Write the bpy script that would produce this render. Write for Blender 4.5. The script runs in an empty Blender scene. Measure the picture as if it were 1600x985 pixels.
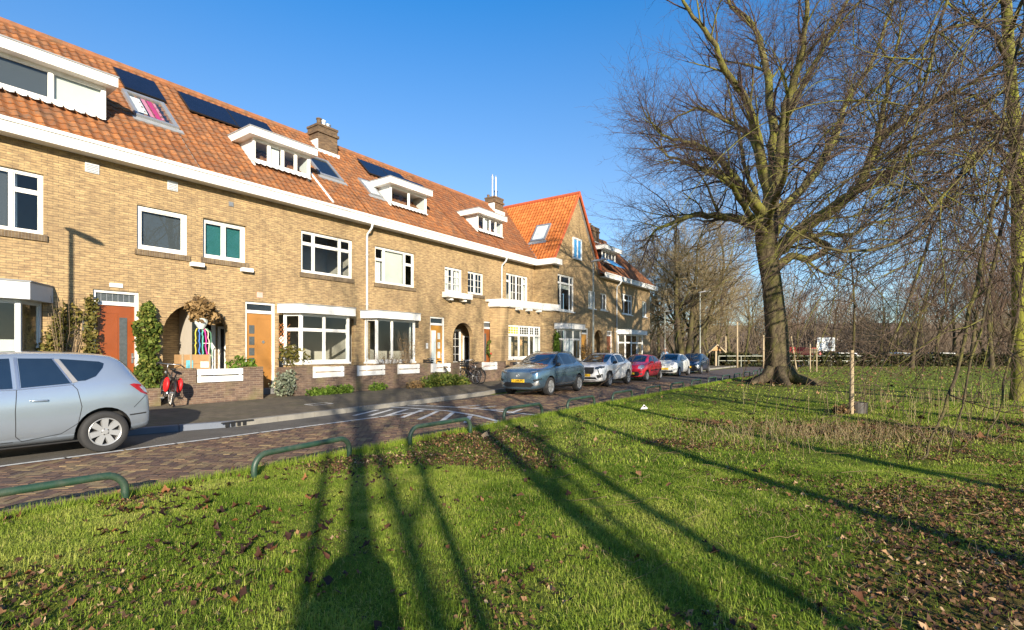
import bpy, bmesh, math, random
import numpy as np
from mathutils import Vector, Matrix
from mathutils.bvhtree import BVHTree

R = math.radians
scene = bpy.context.scene
COL = scene.collection

# ------------------------------------------------------------------ camera, sky, sun, exposure
CAM_H = 1.6
FPX, CX, HY = 810.0, 800.0, 550.0          # focal length, principal column and horizon row of the 1600 px photo
cam_data = bpy.data.cameras.new('camera')
cam_data.sensor_width = 36.0
cam_data.lens = 36.0 * FPX / 1600.0
cam_data.shift_y = (HY - 492.5) / 1600.0
cam_data.clip_start = 0.05
cam_data.clip_end = 2000
cam = bpy.data.objects.new('camera', cam_data)
COL.objects.link(cam)
cam.location = (0, 0, CAM_H)
cam.rotation_euler = (R(90), 0, 0)
scene.camera = cam

SUN_EL = R(17.0)
SUN_H = Vector((0.268, -0.963, 0)).normalized()        # horizontal direction towards the sun
SUN_DIR = Vector((SUN_H.x * math.cos(SUN_EL), SUN_H.y * math.cos(SUN_EL), math.sin(SUN_EL)))
world = bpy.data.worlds.new('World')
scene.world = world
world.use_nodes = True
wn = world.node_tree
bg = wn.nodes['Background']
sky = wn.nodes.new('ShaderNodeTexSky')
sky.sky_type = 'NISHITA'
sky.sun_disc = False
sky.sun_elevation = SUN_EL
sky.sun_rotation = math.atan2(SUN_H.x, SUN_H.y)
sky.altitude = 0
sky.air_density = 1.0
sky.dust_density = 0.2
sky.ozone_density = 4.2
bg.inputs['Strength'].default_value = 0.100
hs = wn.nodes.new('ShaderNodeHueSaturation')
# the zenith of this winter sky is deeper and more saturated than the model's
wtc = wn.nodes.new('ShaderNodeTexCoord'); wsx = wn.nodes.new('ShaderNodeSeparateXYZ')
wn.links.new(wtc.outputs['Generated'], wsx.inputs['Vector'])
for sock, lo, hi in (('Saturation', 1.0, 1.22), ('Value', 0.94, 1.24)):
    mr = wn.nodes.new('ShaderNodeMapRange'); mr.inputs['From Min'].default_value = 0.28; mr.inputs['From Max'].default_value = 0.56
    mr.inputs['To Min'].default_value = lo; mr.inputs['To Max'].default_value = hi
    wn.links.new(wsx.outputs['Z'], mr.inputs['Value']); wn.links.new(mr.outputs['Result'], hs.inputs[sock])
wn.links.new(sky.outputs['Color'], hs.inputs['Color'])
wn.links.new(hs.outputs['Color'], bg.inputs['Color'])
sd = bpy.data.lights.new('sun', 'SUN')
sd.energy = 5.0
sd.angle = R(0.55)
sd.color = (1.0, 0.88, 0.70)
sun = bpy.data.objects.new('sun', sd)
COL.objects.link(sun)
sun.rotation_euler = SUN_DIR.to_track_quat('Z', 'Y').to_euler()
scene.view_settings.view_transform = 'Standard'
scene.view_settings.look = 'None'
scene.view_settings.gamma = 1.0
scene.view_settings.exposure = 1.05
scene.cycles.max_bounces = 6
scene.cycles.diffuse_bounces = 3
scene.cycles.glossy_bounces = 3
scene.cycles.transparent_max_bounces = 12
scene.cycles.use_denoising = True

# ------------------------------------------------------------------ street frame
# u runs along the terrace, v from the camera towards the house fronts
TH = math.atan2(0.816, 0.578)
D = Vector((math.cos(TH), math.sin(TH), 0))
N = Vector((-math.sin(TH), math.cos(TH), 0))
def W(u, v, z=0.0):
    return Vector((u * D.x + v * N.x, u * D.y + v * N.y, z))
def street(x, y):
    return (x * D.x + y * D.y, x * N.x + y * N.y)
VF = 17.0                                   # facade plane of the row
def ray(px, py):
    return ((px - CX) / FPX, 1.0, -(py - HY) / FPX)
def on_v(px, py, v=VF):
    """measure a photo point on the upright plane at street distance v -> (u, z)"""
    a, _, c = ray(px, py)
    t = v / (a * N.x + N.y)
    return t * (a * D.x + D.y), CAM_H + c * t
def U(px, v=VF):
    return on_v(px, HY, v)[0]
def on_ground(px, py, z=0.0):
    a, _, c = ray(px, py)
    t = (z - CAM_H) / c
    return a * t, t
EAVE_V, EAVE_Z, RIDGE_V, RIDGE_Z = 16.6, 7.0, 21.0, 11.25
RS = (RIDGE_Z - EAVE_Z) / (RIDGE_V - EAVE_V)
def on_roof(px, py):
    a, _, c = ray(px, py)
    # z = EZ + RS (v - EV)
    vn = a * N.x + N.y
    t = (EAVE_Z - RS * EAVE_V - CAM_H) / (c - RS * vn)
    return t * (a * D.x + D.y), t * vn, CAM_H + c * t

# ------------------------------------------------------------------ materials
MATS = {}
def mat(name):
    m = bpy.data.materials.new(name)
    m.use_nodes = True
    MATS[name] = m
    nt = m.node_tree
    return m, nt, nt.nodes['Principled BSDF']
def nd(nt, t, **kw):
    n = nt.nodes.new(t)
    for k, v in kw.items():
        setattr(n, k, v)
    return n
def rgb(c):
    return (c[0], c[1], c[2], 1.0)
def plain(name, col, rough=0.5, metal=0.0, var=0.12, scale=6.0, coat=0.0, spec=0.5, bump=0.0, bscale=60.0, dirt=None, dirt_scale=1.5, dirt_amt=0.5):
    """a painted / metal / cloth surface with slight uneven tone, optional dirt blotches and bump"""
    m, nt, p = mat(name)
    L = nt.links.new
    tc = nd(nt, 'ShaderNodeTexCoord')
    nz = nd(nt, 'ShaderNodeTexNoise'); nz.inputs['Scale'].default_value = scale; nz.inputs['Detail'].default_value = 5
    L(tc.outputs['Object'], nz.inputs['Vector'])
    mx = nd(nt, 'ShaderNodeMix', data_type='RGBA')
    mx.inputs['A'].default_value = rgb([c * (1 - var) for c in col])
    mx.inputs['B'].default_value = rgb([min(1, c * (1 + var)) for c in col])
    L(nz.outputs['Fac'], mx.inputs['Factor'])
    out = mx.outputs['Result']
    if dirt:
        n2 = nd(nt, 'ShaderNodeTexNoise'); n2.inputs['Scale'].default_value = dirt_scale; n2.inputs['Detail'].default_value = 8
        n2.inputs['Roughness'].default_value = 0.65
        L(tc.outputs['Object'], n2.inputs['Vector'])
        cr = nd(nt, 'ShaderNodeValToRGB'); cr.color_ramp.elements[0].position = 0.45; cr.color_ramp.elements[1].position = 0.7
        cr.color_ramp.elements[1].color = (dirt_amt, dirt_amt, dirt_amt, 1)
        L(n2.outputs['Fac'], cr.inputs['Fac'])
        m2 = nd(nt, 'ShaderNodeMix', data_type='RGBA')
        L(cr.outputs['Color'], m2.inputs['Factor']); L(out, m2.inputs['A']); m2.inputs['B'].default_value = rgb(dirt)
        out = m2.outputs['Result']
    L(out, p.inputs['Base Color'])
    p.inputs['Roughness'].default_value = rough
    p.inputs['Metallic'].default_value = metal
    p.inputs['Specular IOR Level'].default_value = spec
    p.inputs['Coat Weight'].default_value = coat
    p.inputs['Coat Roughness'].default_value = 0.03
    if bump:
        n3 = nd(nt, 'ShaderNodeTexNoise'); n3.inputs['Scale'].default_value = bscale; n3.inputs['Detail'].default_value = 4
        L(tc.outputs['Object'], n3.inputs['Vector'])
        b = nd(nt, 'ShaderNodeBump'); b.inputs['Strength'].default_value = bump; b.inputs['Distance'].default_value = 0.02
        L(n3.outputs['Fac'], b.inputs['Height']); L(b.outputs['Normal'], p.inputs['Normal'])
    return m

def brick_mat(name, c1, c2, mortar, stain, bw=0.215, bh=0.062, stain_amt=0.55, moss=None, dist=0.006, flat=False, vary=False):
    m, nt, p = mat(name)
    L = nt.links.new
    tc = nd(nt, 'ShaderNodeTexCoord')
    sx = nd(nt, 'ShaderNodeSeparateXYZ'); L(tc.outputs['Object'], sx.inputs['Vector'])
    ad = nd(nt, 'ShaderNodeMath', operation='ADD'); L(sx.outputs['X'], ad.inputs[0]); L(sx.outputs['Y'], ad.inputs[1])
    cx = nd(nt, 'ShaderNodeCombineXYZ')
    if flat:
        L(sx.outputs['X'], cx.inputs['X']); L(sx.outputs['Y'], cx.inputs['Y'])
    else:
        L(ad.outputs[0], cx.inputs['X']); L(sx.outputs['Z'], cx.inputs['Y'])
    bt = nd(nt, 'ShaderNodeTexBrick')
    bt.offset = 0.5
    bt.inputs['Scale'].default_value = 1.0
    bt.inputs['Brick Width'].default_value = bw
    bt.inputs['Row Height'].default_value = bh
    bt.inputs['Mortar Size'].default_value = 0.006
    bt.inputs['Mortar Smooth'].default_value = 0.3
    bt.inputs['Bias'].default_value = 0.0
    bt.inputs['Color1'].default_value = rgb(c1)
    bt.inputs['Color2'].default_value = rgb(c2)
    bt.inputs['Mortar'].default_value = rgb(mortar)
    L(cx.outputs['Vector'], bt.inputs['Vector'])
    # second per-brick tone: streaky noise stretched along the courses
    mp = nd(nt, 'ShaderNodeMapping'); mp.inputs['Scale'].default_value = (4.5, 16.0, 1.0)
    L(cx.outputs['Vector'], mp.inputs['Vector'])
    nz = nd(nt, 'ShaderNodeTexNoise'); nz.inputs['Scale'].default_value = 1.0; nz.inputs['Detail'].default_value = 3
    L(mp.outputs['Vector'], nz.inputs['Vector'])
    cr = nd(nt, 'ShaderNodeValToRGB')
    cr.color_ramp.elements[0].position = 0.36; cr.color_ramp.elements[0].color = (0.66, 0.61, 0.60, 1)
    cr.color_ramp.elements[1].position = 0.62; cr.color_ramp.elements[1].color = (1.22, 1.16, 1.04, 1)
    L(nz.outputs['Fac'], cr.inputs['Fac'])
    mu = nd(nt, 'ShaderNodeMix', data_type='RGBA', blend_type='MULTIPLY'); mu.inputs['Factor'].default_value = 0.8
    L(bt.outputs['Color'], mu.inputs['A']); L(cr.outputs['Color'], mu.inputs['B'])
    # weather stains
    n2 = nd(nt, 'ShaderNodeTexNoise'); n2.inputs['Scale'].default_value = 0.55; n2.inputs['Detail'].default_value = 9; n2.inputs['Roughness'].default_value = 0.68
    L(tc.outputs['Object'], n2.inputs['Vector'])
    c2r = nd(nt, 'ShaderNodeValToRGB'); c2r.color_ramp.elements[0].position = 0.47; c2r.color_ramp.elements[1].position = 0.72
    c2r.color_ramp.elements[1].color = (stain_amt,) * 3 + (1,)
    L(n2.outputs['Fac'], c2r.inputs['Fac'])
    m2 = nd(nt, 'ShaderNodeMix', data_type='RGBA')
    L(c2r.outputs['Color'], m2.inputs['Factor']); L(mu.outputs['Result'], m2.inputs['A']); m2.inputs['B'].default_value = rgb(stain)
    out = m2.outputs['Result']
    if moss:
        n4 = nd(nt, 'ShaderNodeTexNoise'); n4.inputs['Scale'].default_value = 1.7; n4.inputs['Detail'].default_value = 8
        L(tc.outputs['Object'], n4.inputs['Vector'])
        c4 = nd(nt, 'ShaderNodeValToRGB'); c4.color_ramp.elements[0].position = 0.5; c4.color_ramp.elements[1].position = 0.75
        c4.color_ramp.elements[1].color = (.6, .6, .6, 1)
        L(n4.outputs['Fac'], c4.inputs['Fac'])
        m4 = nd(nt, 'ShaderNodeMix', data_type='RGBA')
        L(c4.outputs['Color'], m4.inputs['Factor']); L(out, m4.inputs['A']); m4.inputs['B'].default_value = rgb(moss)
        out = m4.outputs['Result']
    if vary:
        # rain streaks running down the wall, and a slightly different tone for every house
        ms = nd(nt, 'ShaderNodeMapping'); ms.inputs['Scale'].default_value = (2.6, 2.6, .22); L(tc.outputs['Object'], ms.inputs['Vector'])
        ns = nd(nt, 'ShaderNodeTexNoise'); ns.inputs['Scale'].default_value = 1.0; ns.inputs['Detail'].default_value = 7; ns.inputs['Roughness'].default_value = .6; L(ms.outputs['Vector'], ns.inputs['Vector'])
        cs = nd(nt, 'ShaderNodeValToRGB'); cs.color_ramp.elements[0].position = .52; cs.color_ramp.elements[1].position = .78; cs.color_ramp.elements[1].color = (.55, .55, .55, 1); L(ns.outputs['Fac'], cs.inputs['Fac'])
        m6 = nd(nt, 'ShaderNodeMix', data_type='RGBA'); L(cs.outputs['Color'], m6.inputs['Factor']); L(out, m6.inputs['A']); m6.inputs['B'].default_value = rgb(stain)
        oi = nd(nt, 'ShaderNodeObjectInfo'); mr = nd(nt, 'ShaderNodeMapRange'); mr.inputs['To Min'].default_value = .90; mr.inputs['To Max'].default_value = 1.06; L(oi.outputs['Random'], mr.inputs['Value'])
        m7 = nd(nt, 'ShaderNodeMix', data_type='RGBA', blend_type='MULTIPLY'); m7.inputs['Factor'].default_value = 1.0; L(m6.outputs['Result'], m7.inputs['A']); L(mr.outputs['Result'], m7.inputs['B'])
        out = m7.outputs['Result']
    L(out, p.inputs['Base Color'])
    p.inputs['Roughness'].default_value = 0.88
    p.inputs['Specular IOR Level'].default_value = 0.25
    inv = nd(nt, 'ShaderNodeMath', operation='SUBTRACT'); inv.inputs[0].default_value = 1.0; L(bt.outputs['Fac'], inv.inputs[1])
    mh = nd(nt, 'ShaderNodeMath', operation='MULTIPLY_ADD'); L(nz.outputs['Fac'], mh.inputs[0]); mh.inputs[1].default_value = 0.7; L(inv.outputs[0], mh.inputs[2])
    b = nd(nt, 'ShaderNodeBump'); b.inputs['Strength'].default_value = 0.7; b.inputs['Distance'].default_value = dist
    L(mh.outputs[0], b.inputs['Height']); L(b.outputs['Normal'], p.inputs['Normal'])
    return m

def cell_mat(name, stops, rough=0.8, stain=None, stain_scale=0.8, stain_lo=.45, stain_hi=.7, stain_amt=.7, bump=0.3, bscale=40, spec=0.3, fine=None):
    """colour by the random number stored per piece in the UV map (tile, paving brick, leaf, blade)"""
    m, nt, p = mat(name)
    L = nt.links.new
    uv = nd(nt, 'ShaderNodeUVMap'); uv.uv_map = 'cell'
    sx = nd(nt, 'ShaderNodeSeparateXYZ'); L(uv.outputs['UV'], sx.inputs['Vector'])
    cr = nd(nt, 'ShaderNodeValToRGB')
    el = cr.color_ramp.elements
    while len(el) < len(stops): el.new(0.5)
    for e, (pos, c) in zip(el, stops):
        e.position = pos; e.color = rgb(c)
    L(sx.outputs['X'], cr.inputs['Fac'])
    out = cr.outputs['Color']
    tc = nd(nt, 'ShaderNodeTexCoord')
    if fine:
        nf = nd(nt, 'ShaderNodeTexNoise'); nf.inputs['Scale'].default_value = fine[0]; nf.inputs['Detail'].default_value = 6
        L(tc.outputs['Object'], nf.inputs['Vector'])
        c5 = nd(nt, 'ShaderNodeValToRGB'); c5.color_ramp.elements[0].position = fine[1]; c5.color_ramp.elements[1].position = fine[2]
        L(nf.outputs['Fac'], c5.inputs['Fac'])
        m5 = nd(nt, 'ShaderNodeMix', data_type='RGBA'); L(c5.outputs['Color'], m5.inputs['Factor']); L(out, m5.inputs['A']); m5.inputs['B'].default_value = rgb(fine[3])
        out = m5.outputs['Result']
    if stain:
        n2 = nd(nt, 'ShaderNodeTexNoise'); n2.inputs['Scale'].default_value = stain_scale; n2.inputs['Detail'].default_value = 8; n2.inputs['Roughness'].default_value = 0.65
        L(tc.outputs['Object'], n2.inputs['Vector'])
        c2 = nd(nt, 'ShaderNodeValToRGB'); c2.color_ramp.elements[0].position = stain_lo; c2.color_ramp.elements[1].position = stain_hi
        c2.color_ramp.elements[1].color = (stain_amt,) * 3 + (1,)
        L(n2.outputs['Fac'], c2.inputs['Fac'])
        m2 = nd(nt, 'ShaderNodeMix', data_type='RGBA'); L(c2.outputs['Color'], m2.inputs['Factor']); L(out, m2.inputs['A']); m2.inputs['B'].default_value = rgb(stain)
        out = m2.outputs['Result']
    L(out, p.inputs['Base Color'])
    p.inputs['Roughness'].default_value = rough
    p.inputs['Specular IOR Level'].default_value = spec
    if bump:
        n3 = nd(nt, 'ShaderNodeTexNoise'); n3.inputs['Scale'].default_value = bscale; n3.inputs['Detail'].default_value = 4
        L(tc.outputs['Object'], n3.inputs['Vector'])
        b = nd(nt, 'ShaderNodeBump'); b.inputs['Strength'].default_value = bump; b.inputs['Distance'].default_value = 0.01
        L(n3.outputs['Fac'], b.inputs['Height']); L(b.outputs['Normal'], p.inputs['Normal'])
    return m

def leafy(name, stops, trans=0.35, rough=0.6):
    """thin leaf or blade: diffuse + translucent, tone from the per-piece UV number"""
    m, nt, p = mat(name)
    L = nt.links.new
    uv = nd(nt, 'ShaderNodeUVMap'); uv.uv_map = 'cell'
    sx = nd(nt, 'ShaderNodeSeparateXYZ'); L(uv.outputs['UV'], sx.inputs['Vector'])
    cr = nd(nt, 'ShaderNodeValToRGB'); el = cr.color_ramp.elements
    while len(el) < len(stops): el.new(0.5)
    for e, (pos, c) in zip(el, stops):
        e.position = pos; e.color = rgb(c)
    L(sx.outputs['X'], cr.inputs['Fac'])
    L(cr.outputs['Color'], p.inputs['Base Color'])
    p.inputs['Roughness'].default_value = rough
    p.inputs['Specular IOR Level'].default_value = 0.15
    t = nd(nt, 'ShaderNodeBsdfTranslucent'); L(cr.outputs['Color'], t.inputs['Color'])
    mx = nd(nt, 'ShaderNodeMixShader'); mx.inputs['Fac'].default_value = trans
    L(p.outputs[0], mx.inputs[1]); L(t.outputs[0], mx.inputs[2])
    L(mx.outputs[0], nt.nodes['Material Output'].inputs['Surface'])
    return m

def glass(name, tint=(0.9, 0.95, 0.95), refl=1.0, base=0.06):
    m, nt, p = mat(name)
    L = nt.links.new
    nt.nodes.remove(p)
    tr = nd(nt, 'ShaderNodeBsdfTransparent'); tr.inputs['Color'].default_value = rgb(tint)
    gl = nd(nt, 'ShaderNodeBsdfGlossy'); gl.inputs['Roughness'].default_value = 0.01
    tc = nd(nt, 'ShaderNodeTexCoord')
    nz = nd(nt, 'ShaderNodeTexNoise'); nz.inputs['Scale'].default_value = 0.9; nz.inputs['Detail'].default_value = 1
    L(tc.outputs['Object'], nz.inputs['Vector'])
    b = nd(nt, 'ShaderNodeBump'); b.inputs['Strength'].default_value = 0.12; b.inputs['Distance'].default_value = 0.05
    L(nz.outputs['Fac'], b.inputs['Height']); L(b.outputs['Normal'], gl.inputs['Normal'])
    lw = nd(nt, 'ShaderNodeLayerWeight'); lw.inputs['Blend'].default_value = .5
    pw = nd(nt, 'ShaderNodeMath', operation='POWER'); L(lw.outputs['Facing'], pw.inputs[0]); pw.inputs[1].default_value = 4.0
    ma = nd(nt, 'ShaderNodeMath', operation='MULTIPLY_ADD'); ma.inputs[1].default_value = .9 * refl; ma.inputs[2].default_value = base; ma.use_clamp = True
    L(pw.outputs[0], ma.inputs[0])
    mx = nd(nt, 'ShaderNodeMixShader'); L(ma.outputs[0], mx.inputs['Fac']); L(tr.outputs[0], mx.inputs[1]); L(gl.outputs[0], mx.inputs[2])
    L(mx.outputs[0], nt.nodes['Material Output'].inputs['Surface'])
    return m

M = {}
M['brick'] = brick_mat('yellow_brick', (0.45, 0.335, 0.180), (0.365, 0.258, 0.142), (0.225, 0.18, 0.12), (0.18, 0.13, 0.08), stain_amt=.5, vary=True)
M['brick_soldier'] = brick_mat('sill_brick', (0.20, 0.15, 0.09), (0.13, 0.095, 0.06), (0.22, 0.19, 0.15), (0.08, 0.06, 0.045), bw=0.06, bh=0.3)
M['brick_dark'] = brick_mat('garden_wall_brick', (0.19, 0.13, 0.095), (0.11, 0.075, 0.065), (0.24, 0.2, 0.16), (0.09, 0.07, 0.055), moss=(0.16, 0.15, 0.06))
M['brick_chim'] = brick_mat('chimney_brick', (0.20, 0.13, 0.075), (0.12, 0.08, 0.05), (0.17, 0.14, 0.1), (0.06, 0.045, 0.035))
M['roof_old'] = cell_mat('weathered_pantile', [(0, (0.20, 0.074, 0.028)), (.35, (0.27, 0.100, 0.033)), (.7, (0.315, 0.120, 0.038)), (1, (0.37, 0.150, 0.052))], rough=.88, stain=(0.125, 0.080, 0.052), stain_scale=2.6, stain_lo=.44, stain_hi=.70, stain_amt=.8, bump=.4, bscale=30, fine=(15, .50, .70, (0.15, 0.105, 0.07)))
M['roof_brown'] = cell_mat('brown_pantile', [(0, (0.175, 0.064, 0.027)), (.5, (0.24, 0.088, 0.032)), (1, (0.30, 0.115, 0.042))], rough=.88, stain=(0.12, 0.075, 0.05), stain_scale=1.9, stain_lo=.44, stain_hi=.74, stain_amt=.8, bump=.4, bscale=30, fine=(14, .52, .72, (0.14, 0.09, 0.06)))
M['roof_new'] = cell_mat('bright_pantile', [(0, (0.37, 0.11, 0.026)), (.5, (0.46, 0.145, 0.034)), (1, (0.53, 0.18, 0.048))], rough=.75, stain=(0.38, 0.10, 0.025), stain_scale=1.2, stain_lo=.5, stain_hi=.8, stain_amt=.6, bump=.2, bscale=30)
M['ridge'] = plain('ridge_tile', (0.30, 0.12, 0.05), .85, var=.35, scale=5, dirt=(0.10, 0.08, 0.05), dirt_scale=3, dirt_amt=.8)
M['ridge_new'] = plain('ridge_tile_red', (0.42, 0.09, 0.03), .8, var=.2, scale=5)
M['white'] = plain('white_paint', (0.80, 0.79, 0.75), .45, var=.04, scale=3, dirt=(0.50, 0.47, 0.41), dirt_scale=2.2, dirt_amt=.5)
M['white_old'] = plain('white_paint_worn', (0.74, 0.73, 0.70), .55, var=.06, scale=3, dirt=(0.42, 0.41, 0.38), dirt_scale=2.0, dirt_amt=.55)
M['soffit'] = plain('soffit_paint', (0.62, 0.56, 0.46), .6, var=.06)
M['grey_paint'] = plain('grey_white_paint', (0.60, 0.62, 0.62), .5, var=.05)
M['zinc'] = plain('zinc', (0.40, 0.42, 0.44), .45, metal=.6, var=.2, scale=4)
M['lead'] = plain('lead_sheet', (0.30, 0.31, 0.32), .6, metal=.2, var=.25, scale=5)
M['pipe'] = plain('grey_pipe', (0.55, 0.56, 0.56), .5, var=.1)
M['glass'] = glass('window_glass', base=.07)
M['cloth_pink'] = plain('pink_cloth', (.62, .22, .30), .9, var=.3, scale=9)
M['cloth_red'] = plain('magenta_cloth', (.50, .03, .14), .9, var=.3, scale=9)
M['glass_dark'] = plain('dark_glass', (0.012, 0.014, 0.017), .04, var=.3, spec=.9)
M['leaded'] = plain('leaded_glass', (0.07, 0.08, 0.085), .15, var=.5, scale=14, spec=.8)
M['leaded_y'] = plain('yellow_stained_glass', (0.62, 0.42, 0.03), .2, var=.3, scale=14, spec=.8)
M['frosted'] = plain('frosted_pane', (0.60, 0.66, 0.64), .25, var=.06, spec=.8)
M['interior'] = plain('room_wall', (0.42, 0.38, 0.32), .9, var=.08)
M['curtain'] = plain('white_curtain', (0.72, 0.72, 0.69), .85, var=.1, scale=12)
M['blind'] = plain('pale_blind', (0.56, 0.56, 0.50), .8, var=.04)
M['blind_teal'] = plain('teal_blind', (0.010, 0.105, 0.105), .7, var=.1)
M['blind_grey'] = plain('grey_blind', (0.045, 0.052, 0.060), .7, var=.1)  # added dark sheet behind panes, standing in for dim rooms and reflections
M['blue_cloth'] = plain('blue_blind', (0.06, 0.30, 0.62), .7, var=.1)
M['door_red'] = plain('varnished_red_wood', (0.235, 0.058, 0.015), .35, var=.25, scale=2.5, coat=.3)
M['door_gold'] = plain('varnished_golden_wood', (0.335, 0.155, 0.038), .38, var=.22, scale=2.5, coat=.3)
M['door_yellow'] = plain('varnished_yellow_wood', (0.42, 0.20, 0.025), .38, var=.15, scale=2.5, coat=.3)
M['door_dkred'] = plain('varnished_brown_wood', (0.27, 0.085, 0.022), .35, var=.2, scale=2.5, coat=.3)
M['door_green'] = plain('dark_green_paint', (0.012, 0.05, 0.04), .3, var=.1)
M['step'] = plain('step_stone', (0.18, 0.18, 0.18), .8, var=.2)
M['metal'] = plain('brushed_metal', (0.55, 0.55, 0.54), .35, metal=.9, var=.1)
M['black'] = plain('black_plastic', (0.015, 0.015, 0.016), .5, var=.2)
M['rubber'] = plain('tyre_rubber', (0.022, 0.022, 0.023), .8, var=.3, scale=20)
M['solar'] = plain('solar_cell', (0.008, 0.010, 0.022), .25, var=.3, scale=3, spec=.45)
M['solar_edge'] = plain('solar_frame', (0.02, 0.02, 0.022), .4, var=.1)
M['wood'] = plain('weathered_wood', (0.36, 0.21, 0.09), .8, var=.3, scale=7, bump=.2)
M['stake'] = plain('pale_stake_wood', (0.33, 0.26, 0.165), .85, var=.25, scale=8, bump=.3)
M['trellis'] = plain('orange_brown_trellis', (0.36, 0.13, 0.035), .8, var=.2, scale=8)
M['hoop'] = plain('green_enamel', (0.020, 0.052, 0.032), .45, var=.35, scale=5, dirt=(0.075, 0.085, 0.06), dirt_scale=7, dirt_amt=.7, bump=.15, bscale=120)
M['lamp_post'] = plain('grey_green_post', (0.33, 0.34, 0.28), .55, metal=.2, var=.12)
M['lamp_head'] = plain('lamp_housing', (0.45, 0.45, 0.43), .45, metal=.2, var=.1)
M['kerb'] = plain('kerb_stone', (0.25, 0.235, 0.205), .85, var=.2, scale=3, bump=.3, dirt=(0.14, 0.13, 0.11), dirt_scale=1.6, dirt_amt=.7)
M['kerb_blue'] = plain('blue_kerb_stone', (0.13, 0.15, 0.19), .8, var=.2, scale=3, bump=.3)
M['paint_road'] = plain('road_paint', (0.62, 0.62, 0.59), .7, var=.12, scale=10, dirt=(0.16, 0.15, 0.14), dirt_scale=9, dirt_amt=.75)
M['asphalt'] = plain('worn_asphalt', (0.10, 0.092, 0.08), .9, var=.3, scale=2.0, bump=.4, bscale=90, dirt=(0.06, 0.05, 0.042), dirt_scale=.9, dirt_amt=.8)
M['tiles'] = brick_mat('pavement_slabs', (0.150, 0.130, 0.100), (0.115, 0.102, 0.080), (0.060, 0.058, 0.036), (0.075, 0.070, 0.048), bw=.30, bh=.30, stain_amt=.8, moss=(0.095, 0.092, 0.042), flat=True)
M['pave'] = cell_mat('paving_brick', [(0, (0.080, 0.054, 0.045)), (.25, (0.130, 0.077, 0.055)), (.55, (0.170, 0.102, 0.062)), (.8, (0.205, 0.138, 0.075)), (1, (0.27, 0.20, 0.10))], rough=.75, stain=(0.06, 0.046, 0.042), stain_scale=.6, stain_lo=.45, stain_hi=.8, stain_amt=.7, bump=.35, bscale=60)
M['joint'] = plain('sand_joint', (0.05, 0.042, 0.034), .95, var=.3, scale=8)

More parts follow.
